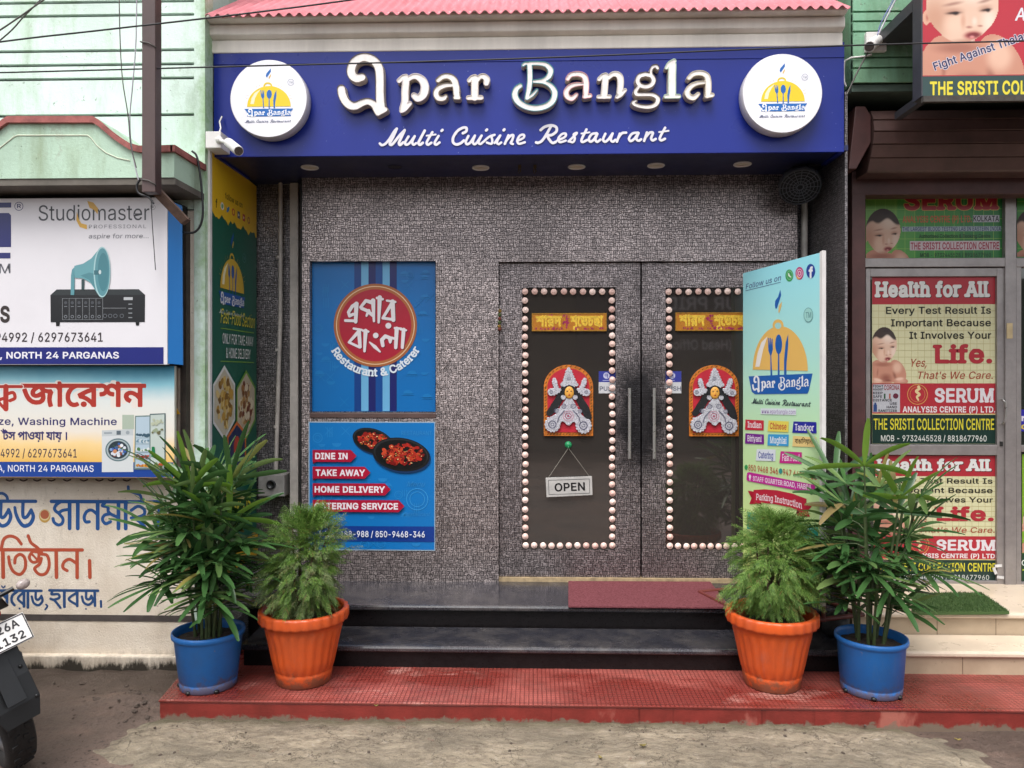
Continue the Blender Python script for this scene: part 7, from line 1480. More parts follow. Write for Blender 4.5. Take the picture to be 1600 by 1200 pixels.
sy_ = (909 - 712) / 260.5; health(b, ar, (4.0, 1342.5, 712 - 52 / 4 * sy_, sy_), corona=False); ar.text('MOB - 9732445523 / 8918677960', 1378, 905.3, 1545, 7.6, '#C9CCC6', .012); ar.flush('lettering', b)
m = MB()
for u, v, a in ((1560, 884, -.1), (1554.5, 892, 1.2), (1563, 902, .1)):
    c = P(u, v, YA - .001); d = Vector((cos(a), 0, -sin(a))) * .022; e_ = Vector((sin(a), 0, cos(a))) * .009; m.prism([c - d - e_, c + d - e_, c + d + e_, c - d + e_], (0, -.0015, 0))
o = m.build('white_tape', M('white_tape', '#DAD8D6', .6)); tag(o, 'white strips of tape at the lower right corner of the clinic door', 'tape')
b, ar = sheet_('window_poster', 'green poster with a baby behind the glass right of the clinic door, upper pane', 1589, 300, 1780, 402, GP, 'baby posters on the fixed glass'); grid_lines(ar, 1589, 300, 1780, 402, 14, 7, '#8DBB55'); ar.flush('printed_ground', b); baby(ar, 'baby_picture', b, (1589, 312, 1668, 401), 1613, 361, 28, 1.28, True, .9, .8)
b, ar = sheet_('window_poster', 'lime green poster with a baby on the lowest pane right of the clinic door', 1597, 710, 1780, 908, '#7FB030', 'baby posters on the fixed glass'); grid_lines(ar, 1597, 710, 1780, 865, 9, 7, '#A9CB5A'); ar.rect(1597, 865, 1780, 908, '#14402E'); ar.rect(1597, 890, 1780, 892, '#B9C93A'); ar.flush('printed_ground', b); baby(ar, 'baby_picture', b, (1597, 780, 1700, 864), 1622, 815, 25, 1.3, True, .9, .9); ar.text('COLLECTION', 1596, 884, 1680, 9, '#DDE4DC', .02); ar.flush('lettering', b)
b, ar = sheet_('blue_notice', 'purple blue notice on the glass right of the clinic door handle', 1594, 640, 1690, 674, '#2E2BA8'); ar.text('NEW', 1596, 658, 1640, 8, '#E9E6F2', .03); ar.text('OPD', 1595, 671, 1640, 8, '#E0C84A', .03); ar.flush('lettering', b)

# ================================================================== fittings
PVC = M('white_pvc', '#D9D5D2', .5, .1, 8); BLK = M('black_plastic', '#17181A', .45, .15, 12); LENS = mat_glass('lens', (.01, .01, .012), .05)
b = thing('security_camera', 'white bullet camera on a square box at the left end of the fascia', 'camera', P(333, 232, 4.24), 'security cameras')
m = MB(); m.box(WX(322, 4.2), WX(346, 4.2), 4.19, YS + .01, WZ(232, 4.2, 333), WZ(206, 4.2, 333)); m.build('junction_box', PVC, b, bevel=.004)
m = MB(); j0 = P(343, 219, 4.19); m.ball(j0, .022, 12, 8); m.tube([j0, P(352, 222, 4.14), P(358, 223, 4.10)], .011, 8); m.build('arm', PVC, b)
def bullet(b, a, c, r):
    d = (c - a).normalized(); m = MB(); m.tube([a, a + d * .006, a + d * .02, c - d * .004, c], [r * .6, r * .9, r, r, r * .96], 20); m.build('camera_body', PVC, b)
    m = MB(); m.tube([c + d * .0008, c + d * .002], [r * .84, r * .84], 20); m.build('lens', LENS, b)
bullet(b, P(356, 222, 4.10), P(373, 236, 3.985), .027)
m = MB(); m.tube([P(347, 182, 4.3), P(343, 190, 4.28), P(345, 200, 4.25), P(343, 207, 4.22)], .0045, 6); m.build('cable', PVC, b)
b = thing('security_camera', 'white bullet camera on a square plate on the mossy green wall', 'camera', P(1366, 84, YG), 'security cameras')
m = MB(); m.box(WX(1350, YG), WX(1382, YG), YG - .03, YG, WZ(83, YG, 1366), WZ(53, YG, 1366)); m.build('junction_box', PVC, b, bevel=.004)
bullet(b, P(1372, 62, YG - .03), P(1358.5, 73, YG - .17), .030); m = MB(); m.tube([P(1372, 62, YG - .02), P(1371, 63, YG - .04)], .018, 8); m.build('arm', PVC, b)
m = MB(); m.tube([P(u, v, YG - .012) for u, v in ((1362, 85), (1352, 88), (1330, 90), (1320, 95), (1318.5, 110), (1319, 128), (1322, 135))], .005, 6); m.build('cable', PVC, b)

# downlights under the fascia, one of them an empty hole
DISC = M('downlight_glass', '#CFC4B0', .35, .08, 20); first_dl = None
dl = ((484, 260.5, 'downlight nearest the left end of the dark blue soffit'), (751, 261, 'downlight in the soffit above the right edge of the left panel'), (901, 259.5, 'downlight in the soffit above the left door leaf'), (1025, 257.5, 'downlight in the soffit above the right door leaf'), (1160, 255.5, 'downlight nearest the right end of the dark blue soffit'))
for u, v, lab in dl:
    p = PZ(u, v, ZSO)
    if first_dl is None:
        b = thing('downlight', lab, 'downlight', p, 'round downlights in the soffit')
        m = MB(); m.lathe([(.052, -.001), (.054, -.006), (.05, -.010), (.043, -.008), (.042, -.004)], (0, 0, 0), 28); m.build('trim_ring', PVC, b, local=True)
        m = MB(); m.lathe([(.042, -.005), (.03, -.0065), (.001, -.007)], (0, 0, 0), 28); m.build('diffuser', DISC, b, local=True); first_dl = b
    else:
        b = first_dl.copy(); COL.objects.link(b); b.location = p; b['label'] = lab
        for ch in first_dl.children: c = ch.copy(); COL.objects.link(c); c.parent = b
m = MB(); p = PZ(617, 260.5, ZSO); m.lathe([(.05, -.0015), (.047, -.004), (.044, -.001), (.043, .0)], p, 28); m.lathe([(.0435, -.0012), (.001, -.0012)], p, 28, 1)
o = m.build('downlight_hole', [NAVY, BLK]); tag(o, 'empty round black hole in the soffit where a downlight is missing', 'hole')
for u, lab in ((812, 'small metal hook under the soffit, the left one of a pair'), (836, 'small metal hook under the soffit, the right one of a pair')):
    m = MB(); p = PZ(u, 258, ZSO); m.box(p.x - .009, p.x + .009, p.y - .006, p.y + .006, p.z - .018, p.z); m.tube([p + Vector((0, 0, -.016)), p + Vector((.006, -.004, -.04)), p + Vector((-.004, -.006, -.052))], .004, 6); m.tube([p + Vector((-.006, 0, -.016)), p + Vector((-.010, 0, -.045))], .003, 6)
    o = m.build('soffit_hook', M('tarnished_brass', '#6A5A3A', .45, .2, 30, metal=.5)); tag(o, lab, 'hook', 'hooks under the soffit')

# black caged spot under the right end of the soffit
b = thing('caged_lamp', 'black round ribbed lamp hanging from a bracket under the right end of the soffit', 'lamp', P(1250, 262, 4.62))
c = P(1250, 292, 4.60); ax = Vector((-.12, -.62, -.62)).normalized(); q = ax.to_track_quat('Z', 'Y').to_matrix().to_4x4(); q.translation = c
m = MB(); prof = [(.001, -.085), (.07, -.085), (.112, -.065), (.122, -.03), (.124, .0), (.118, .008)]
m.lathe(prof, (0, 0, 0), 48, 0, True, rfun=lambda t_, j: 1 + (.025 * (1 if sin(t_ * 24) > 0 else -1) if j in (2, 3, 4) else 0)); m.v = [tuple(q @ Vector(v)) for v in m.v]; m.build('housing', M('lamp_housing', '#38383B', .4, .1, 20), b)
m = MB(); m.lathe([(.117, -.004), (.001, -.006)], (0, 0, 0), 40)
for r_ in (.02, .04, .06, .08, .10, .116): m.tube([(r_ * cos(2 * pi * i / 28), r_ * sin(2 * pi * i / 28), .006) for i in range(29)], .0022, 5, 1, cap=False)
for i in range(16): a = 2 * pi * i / 16; m.tube([(.015 * cos(a), .015 * sin(a), .006), (.117 * cos(a), .117 * sin(a), .006)], .0018, 5, 1)
m.v = [tuple(q @ Vector(v)) for v in m.v]; m.build('grille', [M('lamp_dark', '#0B0B0D', .6), M('grille_grey', '#4A4A50', .4)], b)
m = MB(); t0 = Vector((WX(1272, 4.66), 4.66, ZSO)); m.tube([t0, t0 + Vector((0, 0, -.10)), c + Vector((.11, .03, .02))], .016, 8); m.box(t0.x - .05, t0.x + .05, 4.61, 4.71, ZSO - .012, ZSO); m.box(t0.x - .06, t0.x + .0, 4.62, 4.68, ZSO - .05, ZSO - .012); m.build('bracket', BLK, b)

# pipes
GP_ = M('grey_white_pipe', '#B9B2AB', .5, .16, 9)
Yk = 4.97
o = MB(); o.tube([P(438.5, 284, Yk), P(438, 500, Yk), P(431, 738, Yk)], .014, 10); 
for v in (400, 545, 665): o.tube([P(437 - (v - 284) * .014, v, Yk), P(437 - (v - 284) * .014, v + 4, Yk)], .017, 10)
o = o.build('conduit_pipe', GP_); tag(o, 'thin grey conduit pipe running down to the switch box left of the posters', 'pipe')
o = MB(); o.box(WX(455, Yk), WX(468, Yk), Yk - .03, 5.02, ZFL, WZ(287, Yk, 460)); o.box(WX(424, Yk), WX(470, Yk), Yk - .028, 5.02, WZ(286, Yk, 446), WZ(278, Yk, 446))
o = o.build('cable_trunking', GP_, bevel=.004); tag(o, 'flat grey white cable trunking beside the left front panel', 'trunking')
o = MB(); o.tube([P(470.5, 280, YW - .006), P(470, 560, YW - .006), P(469, 912, YW - .006)], .005, 6); o = o.build('panel_cable', BLK); tag(o, 'dark cable along the left edge of the front panel', 'cable')
b = thing('switch_box', 'grey metal switch box at the lower end of the thin conduit', 'switch box', P(426, 775, Yk))
m = MB(); m.box(WX(405, 4.9), WX(446, 4.9), 4.88, 5.02, WZ(775, 4.9, 426), WZ(741, 4.9, 426)); m.build('box_body', M('switch_grey', '#8D8A86', .5, .2, 14), b, bevel=.005)
m = MB(); c = P(424, 757, 4.88); m.lathe([(.03, 0), (.03, -.012), (.022, -.014), (.02, -.006), (.001, -.006)], c, 20, axis='y'); m.build('socket', BLK, b)
o = MB(); o.tube([P(1257, 315, 4.9), P(1256, 480, 4.9), P(1256, 800, 4.9)], .021, 12); o = o.build('drain_pipe', GP_); tag(o, 'grey drain pipe between the right panel and the side wall', 'pipe')

# overhead wires
WB = M('wire_black', '#17161A', .5); WG = M('wire_grey', '#5A5652', .6); WL = M('wire_white', '#B9B5C0', .5)
def wire(pts, Y, r, mat, lab, name='overhead_wire', cat='wire'):
    q = [P(u, v, Y if not isinstance(Y, (list, tuple)) else Y[min(i, len(Y) - 1)]) for i, (u, v) in enumerate(pts)]; s = [Vector(p) for p in smooth_path(q, 6)] if len(q) > 2 else q
    m = MB(); m.tube(s, r, 6); o = m.build(name, mat); return tag(o, lab, cat, 'wires across the front' if cat == 'wire' else None)
wire([(-260, 103), (0, 65.5), (160, 47), (335, 27), (480, 9), (640, -13), (900, -50)], 3.6, .0042, WB, 'black wire rising from the left wall past the pink roof edge')
wire([(-300, 120), (0, 113.5), (340, 104.5), (800, 92), (1300, 72), (1600, 64), (1850, 58)], 3.72, .0038, WB, 'long black wire crossing the blue fascia and both neighbours')
wire([(-120, 122), (0, 47), (68, 0), (140, -50)], 3.7, .0042, WG, 'steep grey wire in the top left corner, the upper of two')
wire([(-120, 150), (0, 63), (38, 25), (60, 3), (120, -60)], 3.72, .0038, WG, 'steep grey wire in the top left corner, the lower of two')
wire([(186, -60), (187, 40), (191, 120), (200, 180), (204, 225), (213, 262)], 3.78, .0030, WG, 'thin slack wire hanging left of the steel post, darker one')
wire([(214, -60), (212.5, 60), (207, 135), (203, 180), (205, 225), (213, 268), (218, 285)], 3.79, .0034, WL, 'thin slack wire hanging left of the steel post, paler one')
wire([(219, 280), (214, 290), (217, 302), (232, 308), (240, 318)], 3.72, .006, WB, 'looped black cable end tied to the foot of the steel post')
wire([(300, 236), (308, 246), (314, 285), (317, 330), (313, 352), (303, 363), (286, 363)], 4.1, .0065, WB, 'thick black cable looping down beside the canopy end')
wire([(236, 306), (238, 350), (243, 422)], 3.98, .0025, WB, 'thin black wire dangling over the horn loudspeaker board')
wire([(1408, -20), (1399, 0), (1385, 28), (1373, 53)], 4.2, .0045, WL, 'pale wire dropping to the camera on the mossy green wall')
wire([(1404, -20), (1393, 5), (1377, 35), (1371, 55)], 4.22, .0032, M('wire_blue', '#6A6FA8', .5), 'bluish wire dropping to the camera on the mossy green wall')
wire([(1356, 82), (1340, 112), (1323, 148)], 4.28, .0045, WG, 'slanting grey cable below the camera on the mossy green wall')

# ================================================================== potted plants
SOIL = M('soil', '#3A2F28', .9, .3, 40, .8, 90)
def blue_pot(b, rt, rb, h):
    m = MB(); m.lathe([(.001, .001), (rb * .97, .001), (rb, .006), (rb * 1.015, h * .14), (rb * .99, h * .15), (rb * 1.02, h * .165), (rt * .93, h * .86), (rt * .95, h * .88), (rt * .965, h * .9), (rt, h * .915), (rt * 1.01, h * .955), (rt * .995, h), (rt * .95, h), (rt * .92, h * .93), (rt * .90, h * .80)], (0, 0, 0), 56)
    m.build('pot', mat_pot('blue_pot', '#1D69B4'), b, local=True)
    m = MB(); 
    for a in (-1.9, -.9, -2.9): m.ball((rb * cos(a), rb * sin(a), .012), (.014, .014, .010), 8, 6)
    m.build('drain_hole', BLK, b, local=True)
    m = MB(); soil(m, rt * .905, h * .84); m.build('soil', SOIL, b, local=True)
def soil(m, r, z):
    n = 28; rings = 6; vs = [(0, 0, z + .02)]
    for j in range(1, rings + 1):
        for k in range(n): a = 2 * pi * k / n; q = r * j / rings; vs.append((q * cos(a), q * sin(a), z + .02 * (1 - (j / rings) ** 2) + random.uniform(-.006, .008)))
    fs = [(0, 1 + k, 1 + (k + 1) % n) for k in range(n)] + [(1 + (j - 1) * n + k, 1 + j * n + k, 1 + j * n + (k + 1) % n, 1 + (j - 1) * n + (k + 1) % n) for j in range(1, rings) for k in range(n)]
    m.add(vs, fs, 0, False)
def orange_pot(b, rt, rb, h):
    def rib(t_, j): return 1 + (.050 * (abs(cos(t_ * 12)) ** .7 - .7) if j in (7, 8, 9, 10, 11) else (.014 * cos(t_ * 26) if 14 <= j <= 17 else 0))
    m = MB(); m.lathe([(.001, .001), (rb * .96, .001), (rb, .006), (rb * 1.05, h * .14), (rb * 1.06, h * .17), (rb * 1.045, h * .18), (rb * 1.06, h * .20), (rb * 1.09, h * .215), (rb * 1.17, h * .35), (rb * 1.25, h * .5), (rb * 1.33, h * .64), (rb * 1.39, h * .73), (rb * 1.40, h * .76), (rt * .90, h * .84), (rt * .985, h * .85), (rt, h * .88), (rt, h * .97), (rt * .985, h), (rt * .90, h), (rt * .87, h * .97), (rt * .85, h * .84), (rt * .83, h * .74)], (0, 0, 0), 120, 0, True, rfun=rib)
    m.build('pot', mat_pot('orange_pot', '#CC5420'), b, local=True)
    m = MB(); m.lathe([(rt * .70, h * .80), (rt * .72, h * .905), (rt * .70, h * .915), (rt * .67, h * .90), (rt * .66, h * .8)], (0, 0, 0), 48); m.build('inner_rim', M('inner_pot', '#9A4A26', .6, .2, 12), b, local=True)
    m = MB(); soil(m, rt * .84, h * .80); m.build('soil', SOIL, b, local=True)

def leaflet(m, base, d, n, L, w, droop, r, mat=0):
    """one blunt, ribbed segment of a fan leaf"""
    seg = 7; side = d.cross(n).normalized(); p = Vector(base); dd = Vector(d); vs = []; step = L / seg
    for i in range(seg + 1):
        t_ = i / seg; ww = w * (.30 + .70 * min(1, t_ * 3.2)) * (1 if t_ < .72 else 1 - .62 * ((t_ - .72) / .28) ** 1.6); nn = side.cross(dd).normalized()
        vs += [p - side * ww + nn * ww * .34, p, p + side * ww + nn * ww * .34]
        dd = (dd + Vector((0, 0, -droop * (0.3 + 1.5 * t_))) / seg).normalized(); p = p + dd * step
    fs = []
    for i in range(seg):
        for k in (0, 1): fs.append((i * 3 + k, i * 3 + k + 1, (i + 1) * 3 + k + 1, (i + 1) * 3 + k))
    m.add(vs, fs, mat, True)
def fan(m, hub, out, r, size=1.0, n=None, mat=0):
    n = n or r.choice([5, 6, 7, 7, 8]); out = out.normalized(); up = Vector((0, 0, 1)); side = out.cross(up)
    if side.length < .1: side = Vector((1, 0, 0))
    side.normalize(); nn = side.cross(out).normalized(); spread = radians(r.uniform(150, 215)); tilt = r.uniform(-.25, .35)
    for i in range(n):
        a = -spread / 2 + spread * i / (n - 1) + r.uniform(-.07, .07); d = out * cos(a) + side * sin(a) + nn * (tilt * (1 - abs(a) / 2) + r.uniform(-.06, .06)); d.normalize()
        leaflet(m, hub, d, nn, size * r.uniform(.23, .31) * (1 - .12 * abs(a)), size * r.uniform(.0115, .0165), r.uniform(.08, .62), r, mat)
LEAF = mat_leaf('palm_leaf', (.026, .075, .022), (.07, .165, .048), .26, .25, (.19, .28, .09)); YLEAF = mat_leaf('young_palm_leaf', (.13, .26, .03), (.20, .36, .05), .35, .3); STEM = M('palm_cane', '#4A5A32', .6, .3, 30)
def palm(loc, lab, seed, rt, rb, h, H_, spread, n_cane, bias=0.0, young=((0, .6),), group='palms in blue pots', gap=0.0):
    b = thing('potted_palm', lab, 'potted plant', loc, group); blue_pot(b, rt, rb, h); r = random.Random(seed); f = MB(); s = MB(); yl = MB()
    for i in range(n_cane):
        a = 2 * pi * i / n_cane + r.uniform(-.4, .4); h_ = H_ * (r.uniform(.30, .84) if i % 3 else r.uniform(.72, .86)); lean = spread * r.uniform(.15, .5)
        top = Vector((lean * cos(a) + bias * h_, lean * sin(a) * .75, h + h_ - .14)); base = Vector((.06 * cos(a), .06 * sin(a), h * .82)); pts = [base, base.lerp(top, .4) + Vector((0, 0, .03)), top]
        s.tube(smooth_path([tuple(p) for p in pts], 4), [.009, .0085, .008, .008, .0075, .007, .007, .0065, .006][:9], 6)
        nl = r.choice([4, 5, 6]) if h_ > .5 * H_ else 3
        for k in range(nl):
            t_ = 1 - .62 * k / nl; p = base.lerp(top, t_); a2 = a * (1 if k % 2 else 0) + r.uniform(0, 6.28); el_ = r.uniform(.25, 1.15) if k < 2 else r.uniform(-.1, .85)
            d = Vector((cos(a2) * cos(el_), sin(a2) * cos(el_), sin(el_))); pl_ = r.uniform(.06, .16); hub = p + d * pl_ + Vector((0, 0, -.01))
            s.tube([p, p.lerp(hub, .5) + Vector((0, 0, .01)), hub], [.0035, .003, .0028], 5)
            o_ = (d + Vector((0, 0, -.12 if k > 1 else .35))).normalized(); fan(f, hub, o_, r, 1.08 if k < 3 else 1.0)
    for k in range(n_cane + 7):
        a = r.uniform(0, 6.28); el_ = r.uniform(-.05, .8); d = Vector((cos(a) * cos(el_), sin(a) * cos(el_), sin(el_))); p = Vector((.07 * cos(a), .07 * sin(a), h + r.uniform(.0, .42))); hub = p + d * r.uniform(.05, .17)
        s.tube([p, p.lerp(hub, .5) + Vector((0, 0, .012)), hub], [.0035, .003, .0028], 5); fan(f, hub, (d + Vector((0, 0, -.35))).normalized(), r, .92)
    for az, hh in young:
        p = Vector((.14 * cos(az), .14 * sin(az), h + hh)); s.tube([(0, 0, h * .8), tuple(p * .7), tuple(p)], [.007, .006, .004], 6)
        fan(yl, p, Vector((.2 * cos(az), -.5, .9)), r, 1.05, 5)
    f.build('foliage', LEAF, b, local=True); s.build('canes', STEM, b, local=True)
    if young: yl.build('young_leaf', YLEAF, b, local=True)
    return b
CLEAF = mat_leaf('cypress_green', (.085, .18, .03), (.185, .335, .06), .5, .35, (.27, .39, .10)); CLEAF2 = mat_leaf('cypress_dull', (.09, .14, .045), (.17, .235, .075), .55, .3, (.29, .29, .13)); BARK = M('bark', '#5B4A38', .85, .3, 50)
def plume(m, p, d, L, r, dens=9):
    """a feathery cypress spray: side twigs in one plane, each fringed with fine scale leaves"""
    d = d.normalized(); n = d.cross(Vector((r.uniform(-1, 1), r.uniform(-1, 1), r.uniform(-.3, .3)))).normalized(); q = Vector(p); ax = Vector(d); vs = []; fs = []
    def twig(q0, dd, LL, k, ww):
        sd_ = dd.cross(n).normalized(); b0 = len(vs); vs.append(q0); c = Vector(q0); e = Vector(dd)
        for i in range(k):
            e = (e + Vector((0, 0, -.10))).normalized(); c2 = c + e * (LL / k); vs.append(c2); i1 = len(vs) - 1; i0 = i1 - 1 if i == 0 else i1 - 3
            t_ = 1 - .55 * i / k
            vs.append(c + e * (LL / k) * 1.1 + sd_ * ww * t_ + n * r.uniform(-.003, .003)); vs.append(c + e * (LL / k) * 1.1 - sd_ * ww * t_ + n * r.uniform(-.003, .003))
            fs.append((i0, i1, i1 + 1)); fs.append((i0, i1 + 2, i1)); c = c2
    for i in range(dens):
        t_ = i / dens; ax = (ax + Vector((0, 0, -.07)) + Vector((r.uniform(-.06, .06), r.uniform(-.06, .06), 0))).normalized(); q = q + ax * (L / dens); sd_ = ax.cross(n).normalized(); ll = L * .42 * (1 - .72 * t_)
        for s in (-1, 1): twig(q, (ax * .8 + sd_ * s * .75 + n * r.uniform(-.25, .25)).normalized(), ll, 5, .0034)
    twig(Vector(p), d, L * .9, 9, .0038)
    m.add(vs, fs)
def cypress(loc, lab, seed, rt, rb, h, W_, H_, lo, mat_a, mat_b, npl, top_shift=0.0, droop=.5):
    b = thing('potted_cypress', lab, 'potted plant', loc, 'feathery shrubs in orange pots'); orange_pot(b, rt, rb, h); r = random.Random(seed); f1 = MB(); f2 = MB(); s = MB()
    z0 = h * .84
    for i in range(9):
        a = r.uniform(0, 6.28); tp = Vector((.10 * cos(a) + top_shift, .10 * sin(a), z0 + H_ * r.uniform(.5, .85))); s.tube([(.02 * cos(a), .02 * sin(a), z0 - .02), (.05 * cos(a), .05 * sin(a), z0 + H_ * .3), tuple(tp)], [.010, .007, .003], 6)
    lumps = [(r.uniform(0, 6.28), r.uniform(.12, .95), r.uniform(.75, 1.12)) for _ in range(15)]
    for i in range(npl):
        t_ = r.random(); a = r.uniform(0, 2 * pi); az = .06 + .94 * t_
        env = sin(pi * min(1, (az * .80 + .17))) ** .75; k = max([g_ * math.exp(-((((a - la + pi) % (2 * pi)) - pi) / .7) ** 2 - ((az - lz) / .2) ** 2) for la, lz, g_ in lumps])
        R_ = W_ * env * (.58 + .50 * k) * (r.random() ** .4); p = Vector((R_ * cos(a) + top_shift * az, R_ * sin(a), z0 + lo * H_ + (1 - lo) * H_ * az * (.93 + .12 * k) - .03))
        d = Vector((cos(a) * .9, sin(a) * .9, .9 * az - .05 - droop * (1 - az) + r.uniform(-.3, .3)))
        if az > .8: d += Vector((0, 0, .6))
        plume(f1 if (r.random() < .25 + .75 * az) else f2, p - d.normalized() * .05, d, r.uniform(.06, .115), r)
    f1.build('foliage', mat_a, b, local=True); f2.build('lower_foliage', mat_b, b, local=True); s.build('stems', BARK, b, local=True); return b
def at(u, v, z): p = PZ(u, v, z); return (p.x, p.y, ZPL)
palm(at(326, 1070, ZPL), 'tall bushy fan palm in a blue pot at the left end of the red pavement', 21, .176, .138, .285, 1.00, .34, 13, -.01, ((-.4, .56), (-1.8, .74)))
palm(at(1361, 1078, ZPL), 'looser fan palm in a blue pot on the right, before the clinic steps', 44, .170, .142, .275, 1.03, .44, 9, .03, ((-.9, .70), (-2.2, .86)))
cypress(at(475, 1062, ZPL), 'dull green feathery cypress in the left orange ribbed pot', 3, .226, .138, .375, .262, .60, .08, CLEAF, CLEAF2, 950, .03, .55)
cypress(at(1206, 1068, ZPL), 'bright green feathery cypress in the right orange ribbed pot', 8, .226, .138, .375, .262, .61, .09, CLEAF, CLEAF, 950, .02, .9)

# ================================================================== parked motorcycle
bp = PZ(22, 1188, -.012); bk_ = thing('motorcycle', 'black motorcycle parked at the left with its number plate showing', 'motorcycle', bp)
bk_.rotation_euler = (Matrix.Rotation(radians(52), 3, 'Z') @ Matrix.Rotation(radians(-16), 3, 'Y')).to_euler()
RUB = M('tyre_rubber', '#1B1A1B', .75, .25, 20, .4, 120); BLP = M('bike_plastic', '#111214', .42, .2, 14); CHR = M('bike_metal', '#6A6A6E', .35, .2, 20, metal=.8); ENG = M('engine_grey', '#3A3A3C', .5, .2, 20, metal=.4)
def wheel(y, name='wheel'):
    e = MB(); Rw = .305
    e.lathe([(Rw - .085, -.035), (Rw - .07, -.048), (Rw - .035, -.060), (Rw - .010, -.048), (Rw, -.022), (Rw + .002, 0), (Rw, .022), (Rw - .010, .048), (Rw - .035, .060), (Rw - .07, .048), (Rw - .085, .035)], (0, y, Rw), 56, axis='x')
    tr = MB()
    for i in range(44):
        a = 2 * pi * i / 44
        for sx_ in (-1, 1):
            x = sx_ * (.030 if i % 2 else .016); rr = Rw - .001; w_ = .021; da = .045
            q = [(x - w_ * .5, a - da), (x + w_ * .5, a - da + .03 * sx_), (x + w_ * .5, a + da * .5 + .03 * sx_), (x - w_ * .5, a + da * .5)]
            lo_ = [(px_, y + (rr - abs(px_) * .12) * cos(aa), Rw + (rr - abs(px_) * .12) * sin(aa)) for px_, aa in q]; hi_ = [(px_, y + (rr + .007 - abs(px_) * .12) * cos(aa), Rw + (rr + .007 - abs(px_) * .12) * sin(aa)) for px_, aa in q]
            tr.add(lo_ + hi_, [(4, 5, 6, 7), (0, 1, 5, 4), (1, 2, 6, 5), (2, 3, 7, 6), (3, 0, 4, 7)])
    wo_ = e.build('wheel', RUB, bk_, local=True); tr.build('tread', RUB, wo_, local=True)
    m = MB(); m.lathe([(Rw - .084, -.034), (Rw - .10, -.030), (Rw - .105, 0), (Rw - .10, .030), (Rw - .084, .034)], (0, y, Rw), 48, axis='x'); m.lathe([(.001, -.07), (.04, -.07), (.05, -.03), (.05, .03), (.04, .07), (.001, .07)], (0, y, Rw), 20, axis='x')
    for i in range(6): a = 2 * pi * i / 6; m.tube([(0, y + .04 * cos(a), Rw + .04 * sin(a)), (0, y + (Rw - .1) * cos(a), Rw + (Rw - .1) * sin(a))], .014, 6)
    m.build('rim', CHR, wo_, local=True)
wheel(0); wheel(1.28)
def arc_shell(m, y, z, R_, a0, a1, w0, w1, th=.006, n=18):
    vs = []
    for i in range(n + 1):
        a = radians(a0 + (a1 - a0) * i / n); w_ = w0 + (w1 - w0) * i / n
        for x, dr in ((-w_, -.045), (-w_ * .92, -.008), (-w_ * .4, .004), (w_ * .4, .004), (w_ * .92, -.008), (w_, -.045)): vs.append((x, y + (R_ + dr) * cos(a), z + (R_ + dr) * sin(a)))
    k = 6; m.add(vs, [(i * k + j, i * k + j + 1, (i + 1) * k + j + 1, (i + 1) * k + j) for i in range(n) for j in range(k - 1)], 0, True)
m = MB(); arc_shell(m, 0, .305, .355, 60, 172, .075, .085); m.build('rear_mudguard', BLP, bk_, local=True)
m = MB(); fl = [(-.088, -.335, .46), (.088, -.335, .46), (.10, -.395, .40), (.085, -.41, .30), (-.085, -.41, .30), (-.10, -.395, .40)]
m.prism([(-.080, -.30, .66), (.080, -.30, .66), (.080, -.37, .50), (.082, -.400, .40), (.060, -.412, .33), (-.060, -.412, .33), (-.082, -.400, .40), (-.080, -.37, .50)], (0, .022, .006)); m.prism([(-.03, -.325, .63), (.03, -.325, .63), (.035, -.41, .42), (-.035, -.41, .42)], (0, -.012, 0))
for x, z in ((-.07, .40), (.07, .40), (.06, .53), (-.06, .53)): m.ball((x, -.40 + (z - .40) * .28, z), (.008, .006, .008), 8, 6)
m.build('mud_flap', BLP, bk_, local=True, bevel=.012, seg=3)
PLT = M('plate_white', '#E6E3DF', .4, .06, 20); m = MB(); pm = Matrix.Translation((.03, -.365, .675)) @ Matrix.Rotation(radians(-24), 4, 'X')
def plv(m, mat4): m.v = [tuple(mat4 @ Vector(v)) for v in m.v]
m.box(-.10, .10, -.002, .002, -.055, .055); plv(m, pm); po = m.build('number_plate', PLT, bk_, bevel=.001, local=True)
m = MB(); inkp = M('plate_ink', '#2A2628', .5)
for tx_, x0_, x1_, zz in (('WB 26A', -.084, .072, .010), ('W 1132', -.084, .076, -.040)):
    V, T = text_mesh(tx_, .03); xs = [p[0] for p in V]; s = (x1_ - x0_) / (max(xs) - min(xs)); m.add([(x0_ + (x - min(xs)) * s, -.0032, zz + (y + .03) * .032 / .787) for x, y in V], T)
e = .004
for a in ((-.098, -.094, -.053, .053), (.094, .098, -.053, .053), (-.094, .094, .049, .053), (-.094, .094, -.053, -.049)): m.box(a[0], a[1], -.0034, -.0026, a[2], a[3])
plv(m, pm); m.build('plate_lettering', inkp, po, local=True)
m = MB(); m.box(-.06, .06, -.37, -.33, .755, .80); m.build('tail_lamp', M('red_lens', '#A3101A', .2, .1, 20), bk_, bevel=.012, local=True)
for sx_ in (-1, 1):
    m = MB(); m.tube([(sx_ * .05, -.27, .80), (sx_ * .14, -.29, .815)], .009, 8); io = m.build('indicator', BLP, bk_, local=True)
    m = MB(); m.ball((sx_ * .172, -.30, .818), (.026, .019, .020), 14, 10); m.build('clear_lens', M('clear_lens', '#BFB0AA', .15, .3, 60), io, local=True)
m = MB(); m.prism([(-.07, -.36, .82), (-.08, -.20, .84), (-.08, .1, .78), (-.07, .1, .68), (-.06, -.2, .74), (-.05, -.34, .77)], (.15, 0, 0)); m.build('tail_cowl', BLP, bk_, bevel=.01, local=True)
